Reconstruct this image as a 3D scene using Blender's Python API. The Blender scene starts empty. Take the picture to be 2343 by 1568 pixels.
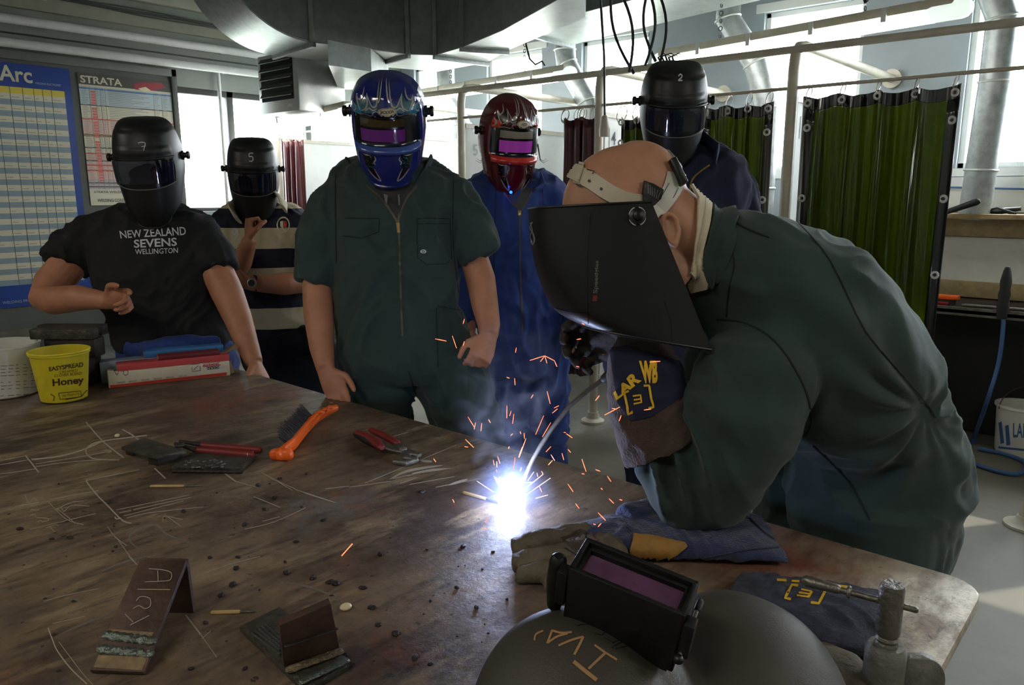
import bpy, bmesh, math, random
from mathutils import Vector, Matrix, noise
from mathutils.bvhtree import BVHTree
random.seed(7)
V = Vector
sc = bpy.context.scene
C = bpy.context.collection
# ------------------------------------------------------------------ camera
FPX, HCAM = 1750.0, 1.47
AZ, PIT = math.radians(48.6), math.radians(11.1)
HD = V((math.sin(AZ), math.cos(AZ), 0)); RT = V((math.cos(AZ), -math.sin(AZ), 0))
FW = HD*math.cos(PIT) + V((0, 0, -math.sin(PIT))); UP = HD*math.sin(PIT) + V((0, 0, math.cos(PIT)))
CAM = V((0, 0, HCAM))
cd = bpy.data.cameras.new('camera'); co = bpy.data.objects.new('camera', cd); C.objects.link(co)
cd.sensor_width = 36; cd.lens = FPX/2343*36; cd.clip_start = .05; cd.clip_end = 500
co.matrix_world = Matrix.Translation(CAM) @ Matrix((RT, UP, -FW)).transposed().to_4x4()
sc.camera = co
# ------------------------------------------------------------------ exposure, sky, sun
sc.view_settings.view_transform = 'Standard'; sc.view_settings.look = 'None'
sc.view_settings.gamma = 1; sc.view_settings.use_curve_mapping = False
sc.view_settings.exposure = 0.9
wd = bpy.data.worlds.new('sky'); sc.world = wd; wd.use_nodes = True
bg = wd.node_tree.nodes['Background']; bg.inputs[0].default_value = (.86, .93, 1, 1); bg.inputs[1].default_value = 13
def area_light(name, loc, size, energy, col, direction):
    l = bpy.data.lights.new(name, 'AREA'); l.shape = 'RECTANGLE'; l.size, l.size_y = size; l.energy = energy; l.color = col
    o = bpy.data.objects.new(name, l); C.objects.link(o); o.location = loc
    o.rotation_euler = V(direction).to_track_quat('-Z', 'Y').to_euler(); return o
sun = bpy.data.lights.new('sun', 'SUN'); sun.energy = 3.0; sun.angle = .01; sun.color = (1, .93, .8)
for q in ((1.2, -1.9, 2.55), (-1.2, .6, 2.9), (-1.5, 3.6, 2.9)): area_light('added_fill_light', q, (1.4, .3), 11.5, (1, .93, .82), (.25, .15, -1) if q[1] < 0 else (.3, 0, -1))  # added fill lamps out of view, brightening the fronts of people and table
so = bpy.data.objects.new('sun', sun); C.objects.link(so); so.rotation_euler = V((-.62, .42, -.62)).to_track_quat('-Z', 'Y').to_euler()

def ray(px, py): return FW + RT*((px-1171.5)/FPX) + UP*((784-py)/FPX)
def W(px, py, d): return CAM + ray(px, py)*d
def onz(px, py, z): q = ray(px, py); return CAM + q*((z-HCAM)/q.z)
def onx(px, py, x): q = ray(px, py); return CAM + q*(x/q.x)
def ony(px, py, y): q = ray(px, py); return CAM + q*(y/q.y)

# ------------------------------------------------------------------ materials
def lin(c):
    c = c/255.0
    return c/12.92 if c <= .04045 else ((c+.055)/1.055)**2.4
def rgb(c): return (lin(c[0]), lin(c[1]), lin(c[2]), 1)
def N(nt, t, **k):
    n = nt.nodes.new(t)
    for a, b in k.items(): setattr(n, a, b)
    return n
def mat(name, col, rough=.6, metal=0., var=None, bump=None, coat=0., spec=.5, stretch=(1, 1, 1), col2=None, emit=None, sheen=0.):
    m = bpy.data.materials.new(name); m.use_nodes = True; nt = m.node_tree; b = nt.nodes['Principled BSDF']; L = nt.links
    b.inputs['Base Color'].default_value = rgb(col); b.inputs['Roughness'].default_value = rough; b.inputs['Metallic'].default_value = metal
    b.inputs['Coat Weight'].default_value = coat; b.inputs['Specular IOR Level'].default_value = spec
    b.inputs['Sheen Weight'].default_value = sheen
    if emit: b.inputs['Emission Color'].default_value = rgb(emit[0]); b.inputs['Emission Strength'].default_value = emit[1]
    if var or bump:
        tc = N(nt, 'ShaderNodeTexCoord'); mp = N(nt, 'ShaderNodeMapping'); L.new(tc.outputs['Object'], mp.inputs[0]); mp.inputs['Scale'].default_value = stretch
    if var:
        no = N(nt, 'ShaderNodeTexNoise'); no.inputs['Scale'].default_value = var[0]; no.inputs['Detail'].default_value = 6; no.inputs['Roughness'].default_value = .65
        L.new(mp.outputs[0], no.inputs[0]); mr = N(nt, 'ShaderNodeMapRange'); mr.inputs[1].default_value = .3; mr.inputs[2].default_value = .7; L.new(no.outputs[0], mr.inputs[0])
        mx = N(nt, 'ShaderNodeMix', data_type='RGBA'); a = rgb(col); s = var[1]
        mx.inputs[6].default_value = tuple(x*(1-s) for x in a[:3])+(1,)
        mx.inputs[7].default_value = rgb(col2) if col2 else tuple(min(1, x*(1+s)) for x in a[:3])+(1,)
        L.new(mr.outputs[0], mx.inputs[0]); L.new(mx.outputs[2], b.inputs['Base Color'])
    if bump:
        nb = N(nt, 'ShaderNodeTexNoise'); nb.inputs['Scale'].default_value = bump[0]; nb.inputs['Detail'].default_value = 4
        L.new(mp.outputs[0], nb.inputs[0]); bp = N(nt, 'ShaderNodeBump'); bp.inputs['Strength'].default_value = bump[1]; bp.inputs['Distance'].default_value = .01
        L.new(nb.outputs[0], bp.inputs['Height']); L.new(bp.outputs[0], b.inputs['Normal'])
    return m
M = {}
def mk(k, *a, **kw): M[k] = mat(k, *a, **kw)
mk('white_paint', (214, 216, 212), .6, var=(3, .08)); mk('wall_grey', (134, 139, 134), .7, var=(2, .12), bump=(30, .1))
mk('wall_blue_grey', (150, 160, 166), .7, var=(2, .1)); mk('wall_white', (205, 205, 196), .7, var=(3, .1)); mk('ceiling_grey', (128, 128, 120), .8, var=(1.5, .15))
mk('beam', (140, 138, 126), .8, var=(2.5, .2)); mk('pipe_white', (200, 202, 200), .4, var=(8, .1)); mk('pipe_cream', (190, 184, 168), .4, var=(9, .15))
mk('floor', (108, 104, 92), .55, var=(1.6, .25), bump=(12, .08)); mk('dark_grey', (62, 64, 62), .6, var=(4, .15)); mk('board_grey', (84, 87, 84), .6, var=(3, .1))
mk('galv', (150, 156, 156), .4, .35, var=(22, .22)); mk('galv_shaded', (112, 120, 118), .5, .2, var=(14, .2)); mk('galv_light', (196, 200, 196), .35, .3, var=(10, .15))
mk('black_plastic', (17, 18, 18), .42, bump=(220, .05)); mk('black_gloss', (14, 15, 17), .22); mk('black_rubber', (22, 22, 22), .6); mk('dark_lens', (12, 14, 34), .05, coat=1.)
mk('lens_cover', (24, 24, 44), .06, coat=1.); mk('inner_black', (10, 10, 10), .8)
mk('skin', (178, 122, 92), .55, var=(14, .14), bump=(60, .08)); mk('skin_head', (176, 128, 100), .5, var=(20, .10), bump=(150, .06)); mk('hair', (38, 30, 24), .7, var=(90, .4)); mk('nail', (206, 160, 140), .35)
mk('cotton_black', (24, 25, 27), .9, bump=(400, .1), sheen=.0); mk('green_cloth', (40, 60, 56), .85, var=(7, .14), bump=(500, .15), sheen=.12)
mk('green_cloth_dark', (27, 46, 45), .85, bump=(500, .15)); mk('blue_cloth', (33, 60, 128), .85, var=(6, .2), bump=(500, .15), sheen=.1); mk('blue_cloth_dark', (24, 42, 92), .85)
mk('navy_cloth', (20, 27, 54), .88, var=(6, .15), bump=(500, .15)); mk('navy_dark', (14, 17, 32), .9); mk('cream_cloth', (206, 196, 168), .85, var=(9, .1), bump=(300, .15))
mk('white_print', (205, 208, 208), .7); mk('thread', (22, 34, 33), .9); mk('brass', (176, 146, 84), .35, .8); mk('zip', (86, 80, 66), .5, .5)
mk('denim', (40, 50, 84), .95, var=(30, .35), bump=(260, .5), sheen=.2); mk('denim_grey', (58, 62, 78), .95, var=(40, .4), bump=(260, .5)); mk('suede_brown', (66, 52, 46), .95, var=(25, .3), bump=(200, .4), sheen=.2)
mk('leather_tan', (150, 112, 52), .7, var=(18, .3), bump=(90, .3)); mk('yellow_print', (214, 172, 30), .7, var=(60, .2)); mk('leather_dark', (44, 38, 32), .8, var=(14, .4), bump=(80, .4)); mk('leather_grey', (96, 88, 74), .8, var=(14, .4), bump=(80, .4))
mk('red_gloss', (128, 14, 22), .16, coat=1., var=(9, .35)); mk('blue_gloss', (22, 34, 108), .16, coat=1., var=(8, .25)); mk('navy_gloss', (13, 16, 44), .15, coat=1.); mk('maroon_gloss', (84, 12, 26), .15, coat=1.)
mk('teal_paint', (22, 84, 96), .2, coat=1., var=(60, .5)); mk('flame_grey', (150, 144, 140), .25, coat=1.); mk('sky_paint', (44, 130, 160), .2, coat=1.); mk('orange_red', (200, 52, 38), .2, coat=1., var=(30, .3))
mk('purple_lens', (98, 32, 116), .08, coat=1., emit=((98, 32, 116), .02)); mk('magenta_lens', (160, 58, 162), .08, coat=1., emit=((160, 60, 165), .09)); mk('amber_lens', (60, 50, 26), .05, coat=1.); mk('silver_lens', (130, 124, 108), .1, coat=1.)  # purple and magenta lenses carry a faint added glow, no lamp inside
mk('badge_cream', (214, 206, 170), .4); mk('lip_blue', (60, 84, 150), .2, coat=1.); mk('grey_number', (176, 176, 170), .7)
mk('strap_beige', (186, 178, 154), .5, var=(12, .06)); mk('strap_white', (205, 204, 194), .35); mk('grey_plastic', (104, 104, 100), .5)
mk('steel', (120, 116, 108), .4, .7, var=(30, .35), bump=(120, .25)); mk('steel_bright', (186, 182, 172), .3, .8, var=(20, .2)); mk('steel_dark', (52, 44, 40), .6, .3, var=(18, .4), bump=(60, .3))
mk('rust_plate', (70, 50, 42), .62, .15, var=(10, .3), bump=(80, .25), col2=(96, 72, 58)); mk('scale', (74, 70, 62), .55, .4, var=(25, .45), bump=(60, .8)); mk('bead', (104, 112, 104), .32, .6, var=(50, .3), bump=(120, .6)); mk('heat_tan', (128, 108, 78), .65, .1, var=(60, .45)); mk('weld_tan', (112, 98, 76), .6, .1, var=(90, .6), bump=(160, .8))
mk('orange_plastic', (232, 96, 22), .38, var=(10, .1)); mk('bristle', (58, 54, 52), .5, .5); mk('red_grip', (122, 36, 34), .5, var=(12, .15)); mk('wood', (176, 150, 96), .7, var=(12, .3), bump=(40, .2)); mk('bench_wood', (148, 128, 92), .7, var=(3, .25), stretch=(1, 6, 6))
mk('yellow_tub', (206, 190, 30), .45, var=(14, .08)); mk('brown_print', (70, 46, 18), .6); mk('white_tub', (212, 210, 200), .5, var=(6, .06)); mk('grey_print', (110, 108, 104), .7); mk('black_print', (30, 30, 32), .6); mk('tin', (168, 166, 152), .3, .85, var=(8, .15))
mk('carton_white', (222, 214, 196), .6, var=(9, .05)); mk('carton_red', (196, 58, 38), .55); mk('carton_pink', (198, 74, 76), .5); mk('carton_blue', (58, 120, 180), .5); mk('carton_brown', (146, 126, 98), .8); mk('carton_maroon', (112, 34, 40), .5); mk('carton_lilac', (150, 164, 190), .5)
mk('poster_blue', (30, 62, 140), .4); mk('poster_paper', (200, 196, 176), .45, spec=.3); mk('row_blue', (128, 146, 158), .45); mk('poster_yellow', (206, 186, 70), .45); mk('poster_pink', (196, 166, 156), .45); mk('poster_lblue', (168, 184, 190), .45); mk('line_red', (196, 70, 62), .5); mk('line_dark', (74, 70, 66), .5); mk('cell_red', (204, 104, 96), .5); mk('line_blue', (72, 116, 178), .5); mk('poster_lilac', (170, 160, 166), .5); mk('text_grey', (134, 136, 132), .6); mk('product_red', (150, 50, 62), .5)
mk('hose_blue', (56, 90, 140), .5); mk('cable_black', (24, 24, 24), .55); mk('dark_red_steel', (92, 26, 24), .55, .1, var=(8, .25)); mk('curtain_maroon', (70, 24, 28), .35, var=(5, .15)); mk('rod_grey', (84, 78, 68), .7, var=(60, .3))
mk('bench_dark', (30, 29, 28), .8, var=(4, .3)); mk('clamp_grey', (112, 112, 104), .5, .3, var=(26, .3), bump=(60, .4)); mk('pebble', (48, 44, 44), .6, .2, var=(60, .4), bump=(150, .6)); mk('wax', (214, 200, 160), .5)
mk('hills', (150, 160, 170), .9); mk('field', (190, 196, 180), .9, var=(.2, .2)); mk('chalk', (168, 158, 140), .9); mk('chalk_faint', (112, 104, 92), .9); mk('helmet_grey', (62, 58, 50), .55, bump=(420, .12)); mk('scribble', (160, 124, 84), .8)
mk('stripe_tube', (255, 255, 255), .5, emit=((255, 255, 250), 14.)); mk('lamp_diffuser', (220, 228, 220), .2, emit=((225, 238, 232), .5)); mk('spark_orange', (255, 120, 70), .5, emit=((255, 105, 70), 1.9)); mk('glare_pale', (255, 190, 140), .5, emit=((255, 190, 140), 2.6)); mk('arc_white', (255, 255, 255), .5, emit=((205, 218, 255), 22.)); mk('led_blue', (20, 60, 255), .5, emit=((20, 70, 255), 5.)); mk('led_orange', (255, 160, 40), .5, emit=((255, 150, 30), 6.))
for k in ('spark_orange', 'glare_pale', 'led_blue', 'led_orange'): M[k].cycles.emission_sampling = 'NONE'
# stripes of the rugby shirt: a woven pattern fixed to the shirt's height
def stripe_mat():
    m = M['cream_cloth'].copy(); m.name = 'striped_jersey'; nt = m.node_tree; b = nt.nodes['Principled BSDF']; L = nt.links
    tc = N(nt, 'ShaderNodeTexCoord'); sp = N(nt, 'ShaderNodeSeparateXYZ'); L.new(tc.outputs['Object'], sp.inputs[0])
    a = N(nt, 'ShaderNodeMath', operation='ADD'); a.inputs[1].default_value = 10-1.263+.002; L.new(sp.outputs[2], a.inputs[0])
    d = N(nt, 'ShaderNodeMath', operation='DIVIDE'); d.inputs[1].default_value = .186; L.new(a.outputs[0], d.inputs[0])
    fr = N(nt, 'ShaderNodeMath', operation='FRACT'); L.new(d.outputs[0], fr.inputs[0])
    lt = N(nt, 'ShaderNodeMath', operation='LESS_THAN'); lt.inputs[1].default_value = .48; L.new(fr.outputs[0], lt.inputs[0])
    mx = N(nt, 'ShaderNodeMix', data_type='RGBA'); mx.inputs[6].default_value = rgb((200, 188, 158)); mx.inputs[7].default_value = rgb((22, 25, 46))
    L.new(lt.outputs[0], mx.inputs[0]); L.new(mx.outputs[2], b.inputs['Base Color']); return m
M['jersey'] = stripe_mat()
def glass_mat():
    m = bpy.data.materials.new('window_glass'); m.use_nodes = True; nt = m.node_tree; nt.nodes.clear(); o = N(nt, 'ShaderNodeOutputMaterial')
    t = N(nt, 'ShaderNodeBsdfTransparent'); g = N(nt, 'ShaderNodeBsdfGlossy'); g.inputs['Roughness'].default_value = .02; x = N(nt, 'ShaderNodeMixShader'); x.inputs[0].default_value = .06
    nt.links.new(t.outputs[0], x.inputs[1]); nt.links.new(g.outputs[0], x.inputs[2]); nt.links.new(x.outputs[0], o.inputs[0]); return m
M['glass'] = glass_mat()
def pvc_mat():
    m = bpy.data.materials.new('green_welding_film'); m.use_nodes = True; nt = m.node_tree; b = nt.nodes['Principled BSDF']; o = nt.nodes['Material Output']
    b.inputs['Base Color'].default_value = rgb((50, 58, 20)); b.inputs['Roughness'].default_value = .12; b.inputs['Coat Weight'].default_value = .6
    t = N(nt, 'ShaderNodeBsdfTransparent'); t.inputs[0].default_value = (.10, .125, .012, 1); tl = N(nt, 'ShaderNodeBsdfTranslucent'); tl.inputs[0].default_value = (.20, .25, .02, 1)
    x = N(nt, 'ShaderNodeMixShader'); x.inputs[0].default_value = .5; y = N(nt, 'ShaderNodeMixShader'); y.inputs[0].default_value = .45
    nt.links.new(t.outputs[0], x.inputs[1]); nt.links.new(tl.outputs[0], x.inputs[2]); nt.links.new(x.outputs[0], y.inputs[1]); nt.links.new(b.outputs[0], y.inputs[2]); nt.links.new(y.outputs[0], o.inputs[0]); return m
M['pvc'] = pvc_mat()
mk('pvc_hem', (16, 18, 16), .2, coat=.6)
def table_mat():
    m = bpy.data.materials.new('worn_steel_top'); m.use_nodes = True; nt = m.node_tree; L = nt.links; b = nt.nodes['Principled BSDF']
    g = N(nt, 'ShaderNodeNewGeometry'); pos = g.outputs['Position']
    def noi(s, det=6, st=(1, 1, 1), rg=(.35, .65), rot=0, off=0):
        mp = N(nt, 'ShaderNodeMapping'); mp.inputs['Scale'].default_value = st; mp.inputs['Rotation'].default_value[2] = rot; mp.inputs['Location'].default_value[0] = off; L.new(pos, mp.inputs[0])
        n = N(nt, 'ShaderNodeTexNoise'); n.inputs['Scale'].default_value = s; n.inputs['Detail'].default_value = det; n.inputs['Roughness'].default_value = .68; L.new(mp.outputs[0], n.inputs[0])
        r = N(nt, 'ShaderNodeMapRange'); r.inputs[1].default_value, r.inputs[2].default_value = rg; L.new(n.outputs[0], r.inputs[0]); return r.outputs[0]
    def mix(f, c, d):
        x = N(nt, 'ShaderNodeMix', data_type='RGBA'); L.new(f, x.inputs[0])
        for i, v in ((6, c), (7, d)):
            if isinstance(v, tuple): x.inputs[i].default_value = rgb(v)
            else: L.new(v, x.inputs[i])
        return x.outputs[2]
    def mul(a, k):
        x = N(nt, 'ShaderNodeMath', operation='MULTIPLY'); L.new(a, x.inputs[0])
        if isinstance(k, (int, float)): x.inputs[1].default_value = k
        else: L.new(k, x.inputs[1])
        return x.outputs[0]
    c = mix(noi(2.6, 8, rg=(.38, .62)), (70, 56, 46), (138, 118, 94))
    c = mix(mul(noi(3.4, 9, (1, 3.2, 1), (.52, .66), .5), .62), c, (178, 156, 120))
    c = mix(mul(noi(1.7, 5, rg=(.56, .7), off=3), .75), c, (132, 68, 44))
    c = mix(mul(noi(2.6, 5, rg=(.58, .72), off=9), .6), c, (98, 112, 116))
    c = mix(mul(noi(9, 9, (1, 5, 1), (.50, .66), .35), .7), c, (54, 42, 36))
    c = mix(mul(noi(30, 6, (1, 9, 1), (.62, .78), .9), .35), c, (166, 152, 124))
    sd = N(nt, 'ShaderNodeVectorMath', operation='DISTANCE'); L.new(pos, sd.inputs[0]); sd.inputs[1].default_value = (1.33, .50, .82); sr = N(nt, 'ShaderNodeMapRange'); sr.inputs[1].default_value = .30; sr.inputs[2].default_value = .03; L.new(sd.outputs['Value'], sr.inputs[0])
    c = mix(mul(mul(sr.outputs[0], noi(6, 6, (1, 1.6, 1), (.35, .6), off=5)), .85), c, (128, 60, 40))
    # bare bright metal worn around one corner
    sub = N(nt, 'ShaderNodeVectorMath', operation='DISTANCE'); L.new(pos, sub.inputs[0]); sub.inputs[1].default_value = (1.32, .2, .82)
    r = N(nt, 'ShaderNodeMapRange'); r.inputs[1].default_value = .34; r.inputs[2].default_value = .02; L.new(sub.outputs['Value'], r.inputs[0])
    worn = mul(r.outputs[0], noi(6, 8, (1, 1.8, 1), (.40, .58)))
    c = mix(worn, c, (196, 184, 158))
    pit = noi(46, 3, rg=(.67, .71)); c = mix(mul(pit, .8), c, (26, 22, 20))
    L.new(c, b.inputs['Base Color']); b.inputs['Metallic'].default_value = .18
    rr = N(nt, 'ShaderNodeMapRange'); rr.inputs[3].default_value = .62; rr.inputs[4].default_value = .34; L.new(worn, rr.inputs[0])
    r2 = N(nt, 'ShaderNodeMath', operation='ADD'); L.new(rr.outputs[0], r2.inputs[0]); L.new(mul(noi(14, 6), -.16), r2.inputs[1]); L.new(r2.outputs[0], b.inputs['Roughness'])
    bp = N(nt, 'ShaderNodeBump'); bp.inputs['Strength'].default_value = .35; bp.inputs['Distance'].default_value = .004; L.new(noi(38, 8), bp.inputs['Height']); L.new(bp.outputs[0], b.inputs['Normal'])
    return m
M['table'] = table_mat()

# ------------------------------------------------------------------ mesh helpers
def MB(): return bmesh.new()
def frame(t, hint=V((0, 0, 1))):
    t = t.normalized(); a = hint - t*hint.dot(t)
    if a.length < 1e-3: h2 = V((0, 1, 0)) if abs(t.y) < .9 else V((0, 0, 1)); a = h2 - t*h2.dot(t)
    a.normalize(); return a, t.cross(a)
def loft(bm, rings, caps=True, closed=True):
    vs = [[bm.verts.new(p) for p in r] for r in rings]; n = len(vs[0])
    for i in range(len(vs)-1):
        for j in range(n if closed else n-1):
            k = (j+1) % n
            try: bm.faces.new((vs[i][j], vs[i][k], vs[i+1][k], vs[i+1][j]))
            except ValueError: pass
    if caps and closed: bm.faces.new(vs[0][::-1]); bm.faces.new(vs[-1])
    return vs
def tube(bm, pts, r, seg=10, hint=None, caps=True, dome=False):
    """r: scalar, list, or list of (along-hint, across) radii; rings follow the path"""
    pts = [V(p) for p in pts]; n = len(pts)
    if not isinstance(r, (list, tuple)): r = [r]*n
    r = [q if isinstance(q, (tuple, list)) else (q, q) for q in r]
    rings = []; a = None
    T = []
    for i in range(n):
        t = (pts[min(i+1, n-1)]-pts[max(i-1, 0)]); T.append(t.normalized() if t.length > 1e-9 else V((0, 0, 1)))
    P = list(pts); R = list(r)
    if dome:
        m0 = max(r[0]); m1 = max(r[-1])
        for k in (.5, .87):
            P.insert(0, pts[0]-T[0]*m0*k); R.insert(0, (r[0][0]*math.sqrt(1-k*k), r[0][1]*math.sqrt(1-k*k))); T.insert(0, T[0])
            P.append(pts[-1]+T[-1]*m1*k); R.append((r[-1][0]*math.sqrt(1-k*k), r[-1][1]*math.sqrt(1-k*k))); T.append(T[-1])
    for i in range(len(P)):
        if hint is not None: a, b = frame(T[i], V(hint))
        elif a is None: a, b = frame(T[i])
        else:
            a = a - T[i]*a.dot(T[i]); a.normalize(); b = T[i].cross(a)
        rings.append([P[i]+a*(R[i][0]*math.cos(2*math.pi*j/seg))+b*(R[i][1]*math.sin(2*math.pi*j/seg)) for j in range(seg)])
    loft(bm, rings, caps)
def box(bm, c, s, X=V((1, 0, 0)), Y=V((0, 1, 0)), Z=V((0, 0, 1))):
    c = V(c); vs = [bm.verts.new(c+X*(s[0]*i/2)+Y*(s[1]*j/2)+Z*(s[2]*k/2)) for i in (-1, 1) for j in (-1, 1) for k in (-1, 1)]
    for f in ((0, 1, 3, 2), (4, 6, 7, 5), (0, 4, 5, 1), (2, 3, 7, 6), (0, 2, 6, 4), (1, 5, 7, 3)): bm.faces.new([vs[i] for i in f])
def boxm(bm, a, b): box(bm, (V(a)+V(b))/2, [abs(b[i]-a[i]) for i in range(3)])
def prism(bm, poly, ext):
    ext = V(ext); a = [bm.verts.new(V(p)) for p in poly]; b = [bm.verts.new(V(p)+ext) for p in poly]; n = len(a)
    bm.faces.new(a[::-1]); bm.faces.new(b)
    for i in range(n): bm.faces.new((a[i], a[(i+1) % n], b[(i+1) % n], b[i]))
def ball(bm, c, r, X=V((1, 0, 0)), Y=V((0, 1, 0)), Z=V((0, 0, 1)), u=24, v=14):
    if not isinstance(r, (tuple, list)): r = (r, r, r)
    res = bmesh.ops.create_uvsphere(bm, u_segments=u, v_segments=v, radius=1)
    for q in res['verts']: q.co = V(c)+X*(q.co.x*r[0])+Y*(q.co.y*r[1])+Z*(q.co.z*r[2])
def lathe(bm, c, prof, seg=40, ax=V((0, 0, 1)), caps=True):
    a, b = frame(V(ax), V((1, 0, 0))); ax = V(ax).normalized()
    loft(bm, [[V(c)+ax*z+a*(r*math.cos(2*math.pi*j/seg))+b*(r*math.sin(2*math.pi*j/seg)) for j in range(seg)] for r, z in prof], caps)
def torus(bm, c, R, r, ax=V((0, 0, 1)), seg=20, s2=8):
    a, b = frame(V(ax), V((1, 0, 0))); ax = V(ax).normalized(); rings = []
    for i in range(seg):
        t = 2*math.pi*i/seg; o = a*math.cos(t)+b*math.sin(t)
        rings.append([V(c)+o*(R+r*math.cos(2*math.pi*j/s2))+ax*(r*math.sin(2*math.pi*j/s2)) for j in range(s2)])
    rings.append(rings[0]); loft(bm, rings, False); bmesh.ops.remove_doubles(bm, verts=bm.verts, dist=1e-6)
ROOTS = {}
def loc_of(o):
    while o.parent: o = o.parent
    return V(o.location)
def obj(name, bm, m, parent=None, smooth=True, bevel=0, solid=0, sub=0, split=40, keep=False):
    me = bpy.data.meshes.new(name)
    if isinstance(bm, bpy.types.Mesh): me = bm
    else:
        bmesh.ops.recalc_face_normals(bm, faces=bm.faces) if not keep else None
        bm.to_mesh(me); bm.free()
    me.name = name
    if not me.materials: me.materials.append(M[m] if isinstance(m, str) else m)
    o = bpy.data.objects.new(name, me); C.objects.link(o)
    if solid or bevel or sub:
        if solid: q = o.modifiers.new('s', 'SOLIDIFY'); q.thickness = abs(solid); q.offset = -1 if solid > 0 else 1
        if bevel: q = o.modifiers.new('b', 'BEVEL'); q.width = bevel; q.segments = 2; q.limit_method = 'ANGLE'; q.angle_limit = math.radians(35)
        if sub: q = o.modifiers.new('u', 'SUBSURF'); q.levels = q.render_levels = sub
        bake(o)
    me = o.data
    if parent is None:
        xs = [v.co for v in me.vertices]
        lo = [min(p[i] for p in xs) for i in range(3)]; hi = [max(p[i] for p in xs) for i in range(3)]
        off = V(((lo[0]+hi[0])/2, (lo[1]+hi[1])/2, lo[2])); o.location = off
    else: o.parent = parent; off = loc_of(parent)
    me.transform(Matrix.Translation(-off))
    if smooth:
        me.polygons.foreach_set('use_smooth', [True]*len(me.polygons))
        if split < 180: me.set_sharp_from_angle(angle=math.radians(split))
    return o
def bake(o):
    dg = bpy.context.evaluated_depsgraph_get(); dg.update(); e = o.evaluated_get(dg)
    me = bpy.data.meshes.new_from_object(e, depsgraph=dg); old = o.data; n = old.name; o.modifiers.clear(); o.data = me; bpy.data.meshes.remove(old); me.name = n
def remesh(bm, vox, it=6, fac=.5):
    me = bpy.data.meshes.new('t'); bmesh.ops.recalc_face_normals(bm, faces=bm.faces); bm.to_mesh(me); bm.free(); o = bpy.data.objects.new('t', me); C.objects.link(o)
    q = o.modifiers.new('r', 'REMESH'); q.mode = 'VOXEL'; q.voxel_size = vox
    q = o.modifiers.new('m', 'SMOOTH'); q.iterations = it; q.factor = fac
    bake(o); me = o.data; bpy.data.objects.remove(o); return me
def wrinkle(me, amp=.006, sc_=5, st=(1, 1, 1), seed=0, fine=.3):
    n = len(me.vertices); co = [0.0]*(3*n); nr = [0.0]*(3*n); me.vertices.foreach_get('co', co); me.vertices.foreach_get('normal', nr); D = V((seed, seed*2.3, seed))
    for i in range(n):
        j = 3*i; p = V((co[j]*st[0], co[j+1]*st[1], co[j+2]*st[2]))*sc_+D
        w = noise.noise_vector(p*.6); a = noise.noise(p+w*1.2); b = 1-abs(noise.noise(p*1.7+w*1.8+V((5, 5, 5))))*3.2
        k = amp*(a*.7+max(-.35, b)*.85)+amp*fine*noise.noise(p*5)
        co[j] += nr[j]*k; co[j+1] += nr[j+1]*k; co[j+2] += nr[j+2]*k
    me.vertices.foreach_set('co', co); me.update()
def thing(name, label, cat, loc, group=None):
    o = bpy.data.objects.new(name, None); C.objects.link(o); o.location = V(loc); o.empty_display_size = .05
    o['label'] = label; o['category'] = cat
    if group: o['group'] = group
    return o
def tag(o, label, cat, group=None, kind=None):
    o['label'] = label; o['category'] = cat
    if group: o['group'] = group
    if kind: o['kind'] = kind
    return o
def struct(name, bm, m, parent=None, **k):
    o = obj(name, bm, m, parent, **k)
    if parent is None: o['kind'] = 'structure'
    return o
def bvh(*objs):
    vs, fs = [], []
    for o in objs:
        off = V(o.location) if o.parent is None else loc_of(o); b = len(vs)
        vs += [v.co+off for v in o.data.vertices]; fs += [[b+i for i in p.vertices] for p in o.data.polygons]
    return BVHTree.FromPolygons(vs, fs)
# prints, seams and paint laid on a surface: drawn in the picture plane, dropped onto the real surface
def shape_text(s, quad, bold=0, ret=None):
    cu = bpy.data.curves.new('t', 'FONT'); cu.body = s; cu.size = 1; cu.offset = bold; cu.resolution_u = 3
    o = bpy.data.objects.new('t', cu); C.objects.link(o); dg = bpy.context.evaluated_depsgraph_get(); dg.update()
    me = bpy.data.meshes.new_from_object(o.evaluated_get(dg), depsgraph=dg); bpy.data.objects.remove(o)
    xs = [v.co.x for v in me.vertices]; ys = [v.co.y for v in me.vertices]; x0, x1, y0, y1 = min(xs), max(xs), min(ys), max(ys)
    TL, TR, BR, BL = [V((q[0], q[1], 0)) for q in quad]; vs = []
    for v in me.vertices:
        a = (v.co.x-x0)/(x1-x0); b = (v.co.y-y0)/(y1-y0); vs.append((BL*(1-a)+BR*a)*(1-b)+(TL*(1-a)+TR*a)*b)
    fs = [list(p.vertices) for p in me.polygons]; bpy.data.meshes.remove(me)
    w_ = max(v.x for v in vs)-min(v.x for v in vs)
    if w_ < 12: return vs, fs
    bm = bmesh.new(); q = [bm.verts.new(v) for v in vs]
    for f in fs:
        try: bm.faces.new([q[i] for i in f])
        except ValueError: pass
    bmesh.ops.triangulate(bm, faces=bm.faces)
    for _ in range(3):
        e = [x for x in bm.edges if x.calc_length() > 5]
        if not e: break
        bmesh.ops.subdivide_edges(bm, edges=e, cuts=1); bmesh.ops.triangulate(bm, faces=bm.faces)
    bm.verts.index_update(); r = ([v.co.copy() for v in bm.verts], [[v.index for v in f.verts] for f in bm.faces]); bm.free(); return r
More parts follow.
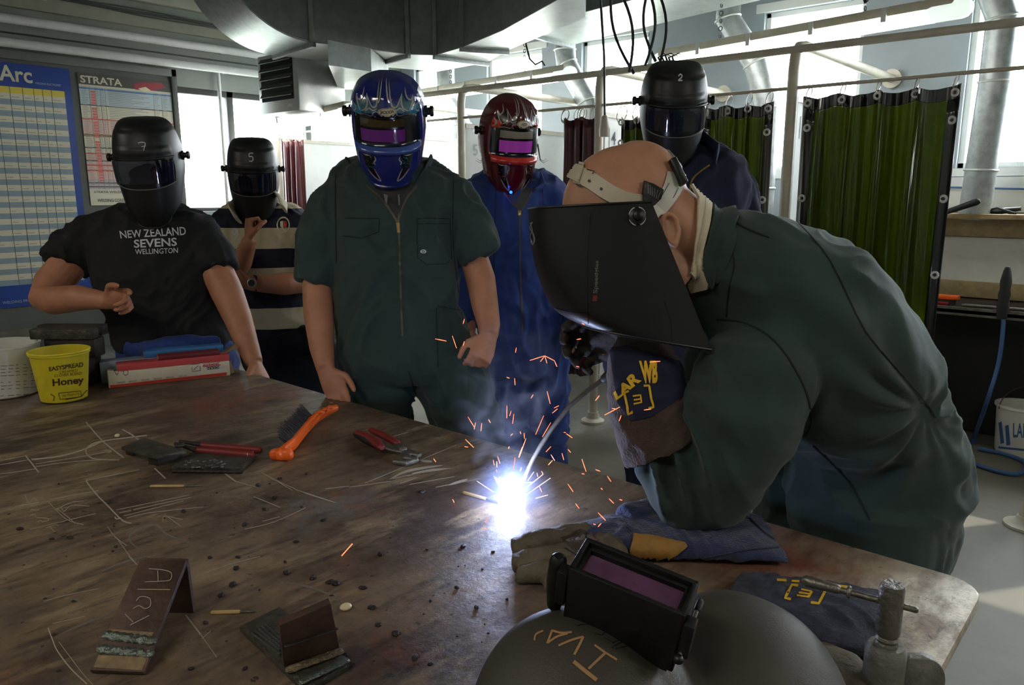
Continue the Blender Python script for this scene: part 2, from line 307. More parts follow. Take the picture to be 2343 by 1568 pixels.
def smoothpts(p, n=4):
    if len(p) < 3: return [V((q[0], q[1], 0)) for q in p]
    P = [V((q[0], q[1], 0)) for q in p]; out = []
    for i in range(len(P)-1):
        a, b, c, d = P[max(i-1, 0)], P[i], P[i+1], P[min(i+2, len(P)-1)]
        for k in range(n):
            t = k/n; out.append(.5*((2*b)+(c-a)*t+(2*a-5*b+4*c-d)*t*t+(-a+3*b-3*c+d)*t**3))
    return out+[P[-1]]
def shape_line(p, w, curve=True, step=6, taper=False):
    P = smoothpts(p) if curve else [V((q[0], q[1], 0)) for q in p]; Q = [P[0]]
    for a, b in zip(P, P[1:]):
        n = max(1, int((b-a).length/step))
        for k in range(1, n+1): Q.append(a.lerp(b, k/n))
    vs, fs = [], []; n = len(Q)
    for i, q in enumerate(Q):
        t = (Q[min(i+1, n-1)]-Q[max(i-1, 0)]); t = t.normalized() if t.length > 0 else V((1, 0, 0)); s = V((-t.y, t.x, 0)); ww = w/2
        if taper: ww *= max(.08, math.sin(math.pi*(i+.3)/n)**.6)
        vs += [q+s*ww, q-s*ww]
        if i: fs.append([2*i-2, 2*i-1, 2*i+1, 2*i])
    return vs, fs
def shape_poly(p, curve=False, step=10):
    P = smoothpts(list(p)+[p[0]], 4)[:-1] if curve else [V((q[0], q[1], 0)) for q in p]
    bm = bmesh.new(); bm.faces.new([bm.verts.new(q) for q in P]); bmesh.ops.triangulate(bm, faces=bm.faces)
    for _ in range(5):
        e = [x for x in bm.edges if x.calc_length() > step]
        if not e: break
        bmesh.ops.subdivide_edges(bm, edges=e, cuts=1); bmesh.ops.triangulate(bm, faces=bm.faces)
    bm.verts.index_update(); r = ([v.co.copy() for v in bm.verts], [[v.index for v in f.verts] for f in bm.faces]); bm.free(); return r
def ellipse(cx, cy, a, b, n=20, rot=0):
    c, s = math.cos(rot), math.sin(rot)
    return [(cx+a*math.cos(t)*c-b*math.sin(t)*s, cy+a*math.cos(t)*s+b*math.sin(t)*c) for t in [2*math.pi*i/n for i in range(n)]]
def decal(name, shapes, m, parent, tree, off=.0012, mapf=None, thick=0, maxlen=.09):
    bm = MB()
    for vs, fs in shapes:
        hit = []
        for p in vs:
            if mapf: o_, d_ = mapf(p.x, p.y)
            else: o_, d_ = CAM, ray(p.x, p.y).normalized()
            h = tree.ray_cast(o_, d_)
            if h[0] is None: hit.append(None); continue
            nn = h[1] if h[1].dot(d_) < 0 else -h[1]
            hit.append(bm.verts.new(h[0]+nn*off))
        for f in fs:
            q = [hit[i] for i in f]
            if None in q: continue
            if max((a.co-q[0].co).length for a in q) > maxlen: continue
            try: bm.faces.new(q)
            except ValueError: pass
    if not bm.faces: bm.free(); print('EMPTY decal', name); return None
    lo = [v for v in bm.verts if not v.link_faces]; bmesh.ops.delete(bm, geom=lo, context='VERTS')
    return obj(name, bm, m, parent, smooth=True, solid=-thick if thick else 0, keep=not thick)
# ================================================================== the room
XW, YW, ZC = 5.6, 6.5, 3.2
XL, YN = -3.2, -3.6
bm = MB(); boxm(bm, (XL-.2, YN-.2, -.12), (XW+.2, YW+.2, 0)); struct('floor', bm, 'floor')
bm = MB(); boxm(bm, (XL-.2, YN-.2, ZC), (XW+.2, YW+.2, ZC+.1)); struct('ceiling', bm, 'ceiling_grey')
# window wall (x = XW): piers, sill wall and head
wins = [(-3.1, -2.4), (-1.95, -1.25), (-.8, -.1), (.35, 1.18), (1.81, 2.51), (3.47, 4.14), (4.58, 5.26), (5.70, 6.3)]
Z0, Z1 = 1.62, 2.74
bm = MB(); boxm(bm, (XW, YN-.2, 0), (XW+.2, YW+.2, Z0)); boxm(bm, (XW, YN-.2, Z1), (XW+.2, YW+.2, ZC))
ys = [YN-.2]+[a for w in wins for a in w]+[YW+.2]
for i in range(0, len(ys), 2): boxm(bm, (XW, ys[i], Z0), (XW+.2, ys[i+1], Z1))
struct('wall_right', bm, 'wall_blue_grey')
for i, (a, b) in enumerate(wins):
    bm = MB(); t = .035
    for A, B in (((a, Z0), (b, Z0+t)), ((a, Z1-t), (b, Z1)), ((a, Z0), (a+t, Z1)), ((b-t, Z0), (b, Z1))): boxm(bm, (XW+.04, A[0], A[1]), (XW+.1, B[0], B[1]))
    w = struct('window_%d' % (i+1), bm, 'white_paint', bevel=.003)
    bm = MB(); boxm(bm, (XW+.065, a+t, Z0+t), (XW+.071, b-t, Z1-t)); struct('glass_pane', bm, 'glass', w)
    bm = MB(); boxm(bm, (XW-.012, a-.06, Z1), (XW-.001, b+.06, Z1+.06)); boxm(bm, (XW-.012, a-.06, Z0-.05), (XW-.001, b+.06, Z0)); struct('trim_%d' % (i+1), bm, 'white_paint')
# poster wall (y = YW) with its long window
WX0, WX1, WZ0, WZ1 = 3.145, 5.2, 1.31, 2.34
bm = MB(); boxm(bm, (XL-.2, YW, 0), (XW+.2, YW+.2, WZ0)); boxm(bm, (XL-.2, YW, WZ1), (XW+.2, YW+.2, ZC)); boxm(bm, (XL-.2, YW, WZ0), (WX0, YW+.2, WZ1)); boxm(bm, (WX1, YW, WZ0), (XW+.2, YW+.2, WZ1))
struct('wall_left', bm, 'wall_grey')
bm = MB(); t = .05
boxm(bm, (WX0, YW+.02, WZ1-t), (WX1, YW+.08, WZ1)); boxm(bm, (WX0, YW+.02, WZ0), (WX1, YW+.08, WZ0+.03)); boxm(bm, (WX0, YW+.02, WZ0), (WX0+.02, YW+.08, WZ1)); boxm(bm, (WX1-t, YW+.02, WZ0), (WX1, YW+.08, WZ1))
for x in (3.6, 4.4): boxm(bm, (x, YW+.02, WZ0), (x+.06, YW+.08, WZ1))
w = struct('window_9', bm, 'dark_grey', bevel=.003); bm = MB(); boxm(bm, (WX0, YW+.045, WZ0), (WX1, YW+.05, WZ1)); struct('glass_pane', bm, 'glass', w)
bm = MB(); boxm(bm, (WX0-.05, YW-.03, WZ0-.03), (WX1, YW, WZ0)); struct('trim_9', bm, 'wall_blue_grey')
bm = MB(); boxm(bm, (XL-.2, YN-.2, 0), (XL, YW+.2, ZC)); struct('wall_back', bm, 'wall_white')
bm = MB(); boxm(bm, (XL-.2, YN-.2, 0), (XW+.2, YN, ZC)); struct('wall_near', bm, 'wall_white')
# boards and beams on the upper poster wall
for i, (z, h, d) in enumerate(((2.95, .16, .07), (2.76, .10, .04), (2.58, .012, .012))):
    bm = MB(); boxm(bm, (XL, YW-d, z), (XW, YW, z+h)); struct('trim_%d' % (10+i), bm, 'beam' if i < 2 else 'dark_grey', bevel=.006)
for k, z in enumerate((2.66, 2.50)):
    bm = MB(); tube(bm, [(XL, YW-.12, z), (XW-.1, YW-.12, z)], .032, 14)
    r = obj('wall_pipe', bm, 'pipe_white'); tag(r, 'upper white pipe running along the wall above the posters' if k == 0 else 'lower white pipe running along the wall just above the poster board', 'pipe', 'white wall pipes')
    for x in (1.2, 2.5, 3.55, 4.6):
        bm = MB(); box(bm, (x, YW-.075, z), (.04, .09, .05)); obj('bracket', bm, 'wall_blue_grey', r)
bm = MB(); tube(bm, [(3.5, YW-.05, 1.0), (3.5, YW-.05, 2.5)], .016, 10); tag(obj('downpipe', bm, 'pipe_white'), 'thin white vertical pipe in front of the window at left', 'pipe')
bm = MB(); boxm(bm, (2.06, YW-.09, 2.83), (2.2, YW-.065, 2.91)); tag(obj('junction_box', bm, 'badge_cream', bevel=.005), 'small square cream junction box on the beam above the posters', 'electrical box')
bm = MB()
for k in range(4): tube(bm, [V((1.0+3.0*t/10, YW-.085, 2.87+.012*k-.05*t/10+.006*math.sin(t*1.7+k))) for t in range(11)], .005, 6)
tag(obj('cable_run', bm, 'dark_grey'), 'thin dark cables clipped along the beam above the posters', 'cable', kind='stuff')
# outside
bm = MB(); boxm(bm, (-60, -60, -1.2), (260, 260, -1.0)); struct('trim_20', bm, 'field')
bm = MB(); P = [V((-40+i*14, 175+8*math.sin(i), -1)) for i in range(22)]
rows = [[p+V((0, 6*k, (3.5+3*noise.noise(V((i*.35, 3, 1))))*[0, .7, 1, .6][k])) for k in range(4)] for i, p in enumerate(P)]
vs = [[bm.verts.new(q) for q in r] for r in rows]
for i in range(len(vs)-1):
    for k in range(3): bm.faces.new((vs[i][k], vs[i+1][k], vs[i+1][k+1], vs[i][k+1]))
struct('trim_21', bm, 'hills')
# ------------------------------------------------------------------ display board and posters
bd = thing('display_board', 'tall grey board behind the two welding posters', 'display board', (1.5, YW-.04, .25))
bm = MB(); boxm(bm, (-.9, YW-.05, .25), (3.09, YW-.01, 2.44)); obj('panel', bm, 'board_grey', bd)
bm = MB(); boxm(bm, (-.9, YW-.075, 2.40), (3.12, YW-.01, 2.46)); boxm(bm, (3.075, YW-.075, .25), (3.12, YW-.01, 2.46)); obj('frame', bm, 'board_grey', bd, bevel=.004)
PY = YW-.056
def onp(px, py): return ony(px, py, PY)
def pb(bm, x0, z0, x1, z1, k=0): boxm(bm, (x0, PY-.0015-.0006*k, z0), (x1, PY-.0005, z1))
def ptext(name, s, x0, z0, x1, z1, m, par, k=2, bold=0):
    vs, fs = shape_text(s, [(x0, z1), (x1, z1), (x1, z0), (x0, z0)], bold); bm = MB(); q = [bm.verts.new(V((p.x, PY-.0015-.0006*k, p.y))) for p in vs]
    for f in fs:
        try: bm.faces.new([q[i] for i in f])
        except ValueError: pass
    return obj(name, bm, m, par, smooth=False, keep=True)
# blue poster: measured corners
X1 = 2.31; ZT, ZB = 2.375, .64; X0 = X1-1.0
p = thing('wall_poster', 'large blue-bordered welding electrode chart with Arc in big pale letters', 'poster', ((X0+X1)/2, PY, ZB))
bm = MB(); boxm(bm, (X0, PY-.0015, ZB), (X1, PY+.004, ZT)); obj('sheet', bm, 'poster_blue', p)
cx0, cx1, cz1, cz0 = X0+.05, X1-.05, ZT-.165, ZB+.16
bm = MB(); pb(bm, cx0, cz0, cx1, cz1, 1); obj('chart', bm, 'poster_paper', p)
bm = MB(); pb(bm, cx0, cz1-.045, cx1, cz1, 2); obj('heading_row', bm, 'poster_yellow', p)
bm = MB(); n = 17; hh = (cz1-.045-cz0)/n
for i in range(n):
    z = cz1-.045-hh*(i+.5); pb(bm, cx0, z-hh*.5, cx1, z, 2)
obj('chart_bands', bm, 'row_blue', p)
bm = MB()
for x in (.50, .60, .69, .77, .835, .90): pb(bm, cx0+(cx1-cx0)*x, cz0, cx0+(cx1-cx0)*x+.003, cz1, 3)
obj('chart_rules', bm, 'line_dark', p)
bm = MB(); rnd = random.Random(3)
for i in range(n*2):
    z = cz1-.06-hh*(i*.5)-.008
    for (u, v) in ((.02, .48), (.51, .58), (.61, .68), (.70, .76), (.78, .83), (.845, .89), (.91, .98)):
        for q in range(2 if v-u > .2 else 1):
            e = u+(v-u)*rnd.uniform(.4, .95); zz = z-q*.013; pb(bm, cx0+(cx1-cx0)*u, zz-.004, cx0+(cx1-cx0)*e, zz, 4)
obj('chart_text', bm, 'text_grey', p)
L0, L1 = onp(-60, 190).x, onp(76, 190).x
ptext('lettering', 'Arc', 1.845, 2.245, 2.055, 2.355, 'poster_paper', p, 3, .02)
ptext('small_lettering', 'WELDING ELECTRODES', 2.07, 2.243, 2.24, 2.257, 'poster_lblue', p, 3)
ptext('small_lettering', 'LIQUIDARC', X1-.36, ZB+.085, X1-.2, ZB+.11, 'poster_paper', p, 3); ptext('small_lettering', 'WELDING PRODUCTS AND ACCESSORIES', X1-.62, ZB+.03, X1-.1, ZB+.05, 'poster_lblue', p, 3)
# STRATA poster
X0, X1 = 2.365, 3.07; ZT = 2.36; ZB = 1.372
p = thing('wall_poster', 'smaller welding wire chart headed STRATA, right of the blue chart', 'poster', ((X0+X1)/2, PY, ZB))
bm = MB(); boxm(bm, (X0, PY-.0015, ZB), (X1, PY+.004, ZT)); obj('sheet', bm, 'poster_paper', p)
h = ZT-ZB
def zz(t): return ZT-h*t
bm = MB(); pb(bm, X0, zz(.085), X1, ZT, 2); obj('heading_band', bm, 'line_dark', p)
ptext('lettering', 'STRATA', X0+.015, zz(.075), X0+.32, zz(.02), 'poster_paper', p, 3, .025)
bm = MB(); prism(bm, [(X0+.40, PY-.002, zz(.05)), (X0+.46, PY-.002, zz(.03)), (X0+.63, PY-.002, zz(.015)), (X0+.66, PY-.002, zz(.05)), (X0+.56, PY-.002, zz(.085)), (X0+.42, PY-.002, zz(.088))], (0, -.002, 0)); obj('product_picture', bm, 'product_red', p, smooth=False)
bm = MB(); prism(bm, [(X0+.44, PY-.004, zz(.078)), (X0+.5, PY-.004, zz(.06)), (X0+.54, PY-.004, zz(.085)), (X0+.48, PY-.004, zz(.1))], (0, -.001, 0)); obj('product_picture', bm, 'badge_cream', p, smooth=False)
for (t0, t1, m) in ((.10, .24, 'poster_lblue'), (.345, .455, 'poster_pink'), (.60, .80, 'poster_pink'), (.80, .875, 'poster_lilac')):
    bm = MB(); pb(bm, X0, zz(t1), X1, zz(t0), 2); obj('chart_area', bm, m, p)
for (t, w_, m) in ((.112, .006, 'line_blue'), (.235, .005, 'line_dark'), (.338, .006, 'line_red'), (.46, .012, 'heat_tan'), (.555, .006, 'line_dark'), (.60, .005, 'line_red'), (.655, .006, 'line_dark'), (.69, .006, 'line_red'), (.73, .007, 'line_red'), (.825, .005, 'line_dark'), (.855, .005, 'line_dark')):
    bm = MB(); pb(bm, X0, zz(t)-w_, X1, zz(t)+w_/2, 3); obj('chart_line', bm, m, p)
bm = MB()
for t in range(33):
    if t not in (5, 10, 17): pb(bm, X0+.08, zz(.14+t*.021)-.004, X0+.11, zz(.128+t*.021), 4)
obj('chart_cells', bm, 'cell_red', p)
bm = MB()
for t in range(58):
    z = zz(.105+t*.0128)
    for (u, v) in ((.02, .09), (.17, .2), (.22, .25), (.29, .78), (.80, .86), (.89, .95)): e = u+(v-u)*rnd.uniform(.5, 1); pb(bm, X0+(X1-X0)*u, z-.0035, X0+(X1-X0)*e, z, 4)
obj('chart_text', bm, 'text_grey', p)
bm = MB()
for u in (.1, .16, .21, .26, .79, .88): pb(bm, X0+(X1-X0)*u, zz(.875), X0+(X1-X0)*u+.002, zz(.10), 4)
obj('chart_rules', bm, 'text_grey', p)
ptext('small_lettering', 'STRATA WELDING', X0+.03, zz(.905), X0+.28, zz(.888), 'black_print', p, 3); ptext('small_lettering', 'WELDING CONSUMABLES', X0+.05, zz(.975), X0+.36, zz(.95), 'black_print', p, 3)
# ------------------------------------------------------------------ heater unit
hx, hy0, hy1, hz0, hz1 = 3.34, 5.02, 5.56, 2.06, 2.49
t = thing('unit_heater', 'grey box heater with black louvres hanging high beside the duct', 'heater', (hx+.2, (hy0+hy1)/2, hz0))
bm = MB(); boxm(bm, (hx, hy0, hz0), (hx+.42, hy1, hz1)); obj('casing', bm, 'galv_light', t, bevel=.015)
bm = MB(); boxm(bm, (hx-.004, hy0+.06, hz0+.09), (hx+.002, hy1-.05, hz1-.04)); obj('opening', bm, 'inner_black', t)
for k in range(5):
    bm = MB(); z = hz0+.13+k*.062; prism(bm, [(hx-.02, hy0+.065, z-.014), (hx-.024, hy0+.065, z-.010), (hx-.002, hy0+.065, z+.022), (hx, hy0+.065, z+.018)], (0, hy1-hy0-.12, 0)); obj('louvre', bm, 'dark_grey', t)
bm = MB(); boxm(bm, (hx-.004, hy0+.08, hz0+.035), (hx+.002, hy0+.14, hz0+.055)); obj('name_plate', bm, 'white_print', t)
for y in (hy0+.05, hy1-.05):
    bm = MB(); tube(bm, [(hx+.2, y, hz1-.01), (hx+.2, y, ZC)], .006, 6); obj('hanger_rod', bm, 'dark_grey', t)
# ------------------------------------------------------------------ rectangular ducts
def duct(name, label, near, far, z, h, m_side='galv_shaded', m_bot='galv_light'):  # lit bottom and shaded sides are put into two galvanised tones
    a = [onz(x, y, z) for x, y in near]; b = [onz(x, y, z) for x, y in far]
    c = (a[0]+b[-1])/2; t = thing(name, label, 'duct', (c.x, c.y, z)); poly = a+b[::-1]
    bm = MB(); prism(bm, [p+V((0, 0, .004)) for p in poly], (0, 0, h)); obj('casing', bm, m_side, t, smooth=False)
    bm = MB(); prism(bm, poly, (0, 0, .004)); obj('lit_underside', bm, m_bot, t, smooth=False)
    return t, a, b
def bar(bm, p, q, w=.03, h=.03):
    d = (q-p).normalized(); s = d.cross(V((0, 0, 1))); box(bm, (p+q)/2, ((q-p).length+.03, w, h), d, s)
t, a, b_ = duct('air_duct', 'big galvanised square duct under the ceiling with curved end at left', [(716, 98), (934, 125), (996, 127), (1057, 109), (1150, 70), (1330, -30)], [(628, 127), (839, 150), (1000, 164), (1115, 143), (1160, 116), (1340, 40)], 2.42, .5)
for i in (0, 1, 2, 3):
    bm = MB(); bar(bm, a[i]+V((0, 0, -.012)), b_[(0, 1, 3, 4)[i]]+V((0, 0, -.012))); obj('flange', bm, 'galv', t, bevel=.003)
    bm = MB(); box(bm, a[i]+V((0, 0, .26))-HD*.012, (.03, .03, .52), RT, HD); obj('flange', bm, 'galv_shaded', t, bevel=.003)
u = (a[0]-a[1]).normalized(); R = .62; rings_o = []; s0, s1 = a[0], b_[0]
for w_, nm, mm in ((0, 'elbow_cheek', 'galv_shaded'), (1, 'elbow_underside', 'galv')):
    bm = MB(); n = 14
    if w_:
        rr = []
        for i in range(n+1):
            th = i/n*math.radians(80); o = u*(R*math.sin(th))+V((0, 0, R*(1-math.cos(th)))); rr.append([s0+o, s1+o, s1+o+V((0, 0, .012)), s0+o+V((0, 0, .012))])
        loft(bm, rr)
    else:
        poly = [s0+V((0, 0, .013))]+[s0+u*(R*math.sin(i/n*math.radians(80)))+V((0, 0, .013+R*(1-math.cos(i/n*math.radians(80))))) for i in range(1, n+1)]+[s0+V((0, 0, .60))]
        prism(bm, poly, (s1-s0)*.98)
    obj(nm, bm, mm, t, split=50)
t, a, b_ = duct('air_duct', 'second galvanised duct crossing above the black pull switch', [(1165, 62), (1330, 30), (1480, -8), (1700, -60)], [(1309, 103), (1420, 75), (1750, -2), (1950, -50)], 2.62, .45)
bm = MB(); bar(bm, a[0]+V((0, 0, -.012)), b_[0]+V((0, 0, -.012))); obj('flange', bm, 'galv', t)
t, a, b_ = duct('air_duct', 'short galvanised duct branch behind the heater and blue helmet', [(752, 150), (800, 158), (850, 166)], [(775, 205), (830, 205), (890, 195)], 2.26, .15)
# ------------------------------------------------------------------ round extraction ducts
def rduct(label, pts, r=.085):
    t = thing('extraction_duct', label, 'duct', (pts[-1][0], pts[-1][1], pts[-1][2]), 'round extraction ducts by the windows')
    bm = MB(); tube(bm, pts, r, 20); obj('pipe', bm, 'galv', t)
    for i in range(len(pts)):
        if i == 0 or i == len(pts)-1: continue
        bm = MB(); d = (V(pts[i+1])-V(pts[i-1])).normalized(); torus(bm, pts[i], r+.002, .007, d); obj('joint_ring', bm, 'galv_light', t)
    return t
rduct('round galvanised duct at far right dropping to the bench ledge', [(5.3, 1.06, ZC), (5.3, 1.06, 2.68), (5.34, .97, 2.45), (5.34, .97, 2.1), (5.34, .99, 1.6), (5.34, 1.0, 1.31)])
rduct('round galvanised duct between the black helmet and big green curtain', [(5.25, 2.62, ZC), (5.25, 2.62, 2.66), (5.3, 2.42, 2.35), (5.35, 2.34, 2.05), (5.35, 2.34, 1.5), (5.35, 2.34, 1.0)])
rduct('round galvanised duct with bend above the pull switch', [(5.25, 4.05, ZC), (5.25, 4.05, 2.62), (5.25, 4.03, 2.5), (5.3, 3.85, 2.2), (5.35, 3.78, 1.9), (5.35, 3.78, 1.2)])
rduct('short round galvanised duct behind the middle strip light', [(5.2, 5.42, ZC), (5.2, 5.42, 2.7), (5.2, 5.4, 2.4), (5.3, 5.3, 2.1), (5.3, 5.3, 1.2)])
# ------------------------------------------------------------------ strip lights
def strip(label, A, B):
    A, B = V(A), V(B); d = (B-A).normalized(); s = d.cross(V((0, 0, 1))).normalized(); c = (A+B)/2; L_ = (B-A).length
    t = thing('strip_light', label, 'light fitting', c, 'fluorescent strip lights')
    bm = MB(); box(bm, c+V((0, 0, .035)), (L_, .10, .05), d, s); obj('body', bm, 'pipe_cream', t, bevel=.01)
    bm = MB(); tube(bm, [A+d*.07-V((0, 0, .02)), B-d*.07-V((0, 0, .02))], .03, 12); obj('lamp_tube', bm, 'stripe_tube', t)
    for e, q in ((A, 1), (B, -1)):
        bm = MB(); tube(bm, [e-d*q*.02, e+d*q*.10], [(.05, .055)]*2, 14, hint=(0, 0, 1), dome=True); obj('end_cap', bm, 'lamp_diffuser', t)
    for k in (.18, .38, .6, .82):
        bm = MB(); box(bm, A.lerp(B, k)+V((0, 0, .02)), (.03, .115, .07), d, s); obj('clip', bm, 'pipe_white', t, bevel=.004)
    for k in (.25, .75):
        p = A.lerp(B, k)+V((0, 0, .06)); bm = MB(); n = int((ZC-p.z)/.045)
        for i in range(n): torus(bm, p+V((0, 0, .022+i*.045)), .013, .003, (1, 0, 0) if i % 2 else (0, 1, 0), 8, 5)
        obj('hanging_chain', bm, 'dark_grey', t)
strip('long strip light at upper right above the black helmet', onz(1515, 137, 2.35), onz(2190, 20, 2.35))
strip('strip light above and between the blue and red helmets', onz(960, 222, 2.33), onz(1300, 168, 2.33))
strip('strip light at left below the box heater', onz(577, 302, 2.05), onz(800, 252, 2.05))

for (x, y, z), lab in (((1.2, -1.9, 2.55), 'added fill lamp housing behind the camera near the table end'), ((-1.2, .6, 2.9), 'added fill lamp housing left of the camera'), ((-1.5, 3.6, 2.9), 'added fill lamp housing in the left part of the room')):  # housings added over the unseen fill lamps
    bm = MB(); boxm(bm, (x-.72, y-.17, z+.015), (x+.72, y+.17, z+.06)); t = tag(obj('fill_lamp_housing', bm, 'pipe_white', bevel=.008), lab, 'light fitting')
    for s_ in (-1, 1):
        bm = MB(); tube(bm, [(x+.5*s_, y, z+.05), (x+.5*s_, y, ZC)], .006, 6); obj('hanger_rod', bm, 'dark_grey', t)
# ------------------------------------------------------------------ booths
BX = 3.95; PY_ = [.42, 1.6, 2.78, 3.96, 5.14, 6.3]
for i, y in enumerate(PY_):
    desc = ['booth frame post outside the picture at right', 'cream booth post left of the big green curtain', 'cream booth post beside the number 4 sign', 'cream booth post beside the number 5 panel', 'cream booth post hidden behind the blue helmet', 'cream booth post beside the far maroon curtain'][i]
    if i in (0,): continue
    t = thing('booth_post', desc+', with bent arm to the wall', 'post', (BX, y, 0), 'welding booth posts')
    bm = MB(); z = 2.2; r = .028
    pts = [(BX, y, .02), (BX, y, z-.12), (BX+.012, y, z-.05), (BX+.05, y, z-.012), (BX+.12, y, z), (5.55, y, z)]; tube(bm, pts, r, 14); obj('tube', bm, 'pipe_cream', t)
    bm = MB(); lathe(bm, (BX, y, 0), [(.075, 0), (.075, .015), (.045, .03), (.035, .07)], 20); obj('foot', bm, 'pipe_cream', t)
    bm = MB(); lathe(bm, (5.57, y, z), [(.06, -.02), (.06, 0), (.03, .03)], 20, (1, 0, 0)); obj('wall_flange', bm, 'pipe_cream', t)
for nm, z, r, m, lab in (('booth_rail', 2.17, .019, 'pipe_cream', 'upper cream rail joining the booth posts'), ('curtain_rod', 1.985, .009, 'pipe_cream', 'thin lower rod the booth curtains hang from')):
    bm = MB(); tube(bm, [(BX, YN+.2, z), (BX, YW-.1, z)], r, 12); tag(obj(nm, bm, m), lab, 'rail')
for i, y in enumerate(PY_[1:]):
    lab = ['white booth partition behind the big green curtain', 'white booth partition carrying the number 4 sign', 'white booth partition numbered 5 between two helmets', 'white booth partition behind the red helmet', 'white booth partition behind the far maroon curtain'][i]
    t = thing('booth_partition', lab, 'partition', (4.75, y, .3), 'welding booth partitions')
    bm = MB(); boxm(bm, (BX+.05, y-.012, .3), (5.5, y+.012, 1.93)); obj('panel', bm, 'white_paint', t)
    bm = MB(); boxm(bm, (BX+.03, y-.02, .27), (5.5, y+.02, .31)); boxm(bm, (BX+.03, y-.02, 1.92), (5.5, y+.02, 1.95)); obj('frame', bm, 'pipe_cream', t)
    if i in (0, 1, 2):
        xx = BX+(.10 if i < 2 else .09); zc = 1.80 if i < 2 else 1.77
        if i < 2: bm = MB(); boxm(bm, (xx-.005, y-.015, zc-.055), (xx+.08, y-.012, zc+.055)); obj('number_card', bm, 'white_print', t)
        vs, fs = shape_text('345'[i], [(xx+.012, zc+.04), (xx+.062, zc+.04), (xx+.062, zc-.04), (xx+.012, zc-.04)], .01); bm = MB(); q = [bm.verts.new(V((p.x, y-.0165, p.y))) for p in vs]
        for f in fs: bm.faces.new([q[k] for k in f])
        obj('number', bm, 'black_print' if i < 2 else 'grey_number', t, smooth=False, keep=True)
def curtain(label, x, y0, y1, zt, zb, m, hem, folds, amp, group=None, rings=6, seed=1, lean=0):
    t = thing('booth_curtain', label, 'curtain', (x, (y0+y1)/2, zb), group); rnd = random.Random(seed); nu, nv = 110, 26
    ph = [rnd.uniform(0, 6.28) for _ in range(4)]
    def P(u, v):
        k = folds*2*math.pi*(u+.05*math.sin(5*u+ph[1])); f = 1.25*math.sin(k+ph[0]+.9*math.sin(v*2+ph[1]))+.5*math.sin(2.3*k+ph[2]+1.6*v)+.22*math.sin(5.1*k+3*v)
        sag = .022*abs(math.sin(math.pi*u*(rings-1)))*(1-v)
        y = y0+(y1-y0)*u*(1-.08*v*lean)+.012*math.cos(k+ph[3]); return V((x+amp*f*(.55+.45*v), y, zt-sag-(zt-sag-zb)*v))
    def sheet(u0, u1, v0, v1, name, mm, off, nu_=nu, nv_=nv, par_=None):
        bm = MB(); g = [[bm.verts.new(P(u0+(u1-u0)*i/nu_, v0+(v1-v0)*j/nv_)+V((off, 0, 0))) for j in range(nv_+1)] for i in range(nu_+1)]
        for i in range(nu_):
            for j in range(nv_): bm.faces.new((g[i][j], g[i+1][j], g[i+1][j+1], g[i][j+1]))
        return obj(name, bm, mm, par_ or t, solid=.0025, split=180)
    s = sheet(0, 1, 0, 1, 'sheet', m, 0)
    if hem:
        for (a_, b2, c_, d_) in ((0, 1, 0, .035), (0, .055, .035, 1), (.93, 1, .035, 1)): sheet(a_, b2, c_, d_, 'hem', hem, -.003, nu if b2-a_ > .5 else 8, par_=s)
        for k in range(5):
            for u in (.03, .965):
                bm = MB(); torus(bm, P(u, .09+k*.21)+V((-.009, 0, 0)), .014, .006, (1, 0, 0), 16, 6); obj('eyelet', bm, 'white_paint', t)
    for k in range(rings):
        u = .03+.94*k/(rings-1); p = P(u, 0); bm = MB()
        if hem: torus(bm, P(u, .018)+V((-.009, 0, 0)), .014, .006, (1, 0, 0), 16, 6); obj('eyelet', bm, 'white_paint', t); bm = MB()
        torus(bm, p+V((0, 0, .018-.0)), max(.02, (1.985-p.z)*.6), .0028, (0, 1, .3), 18, 5); obj('curtain_ring', bm, 'steel_bright', t)
curtain('large translucent green welding curtain at right, nearest one', BX, .86, 1.545, 1.945, .28, 'pvc', 'pvc_hem', 4, .030, 'green welding curtains', 5, 3)
curtain('green welding curtain just right of the plain black helmet', BX, 1.70, 2.08, 1.93, .28, 'pvc', 'pvc_hem', 4, .022, 'green welding curtains', 4, 5)
curtain('narrow green welding curtain just left of the plain black helmet', BX, 2.30, 2.62, 1.91, .28, 'pvc', 'pvc_hem', 4, .03, 'green welding curtains', 4, 8)
curtain('gathered maroon curtain left of the number 4 sign', BX, 2.83, 3.06, 1.93, .30, 'curtain_maroon', None, 3, .03, 'maroon booth curtains', 6, 11)
curtain('gathered maroon curtain at far left behind the striped shirt', BX, 5.93, 6.25, 1.93, .5, 'curtain_maroon', None, 3, .03, 'maroon booth curtains', 6, 12)
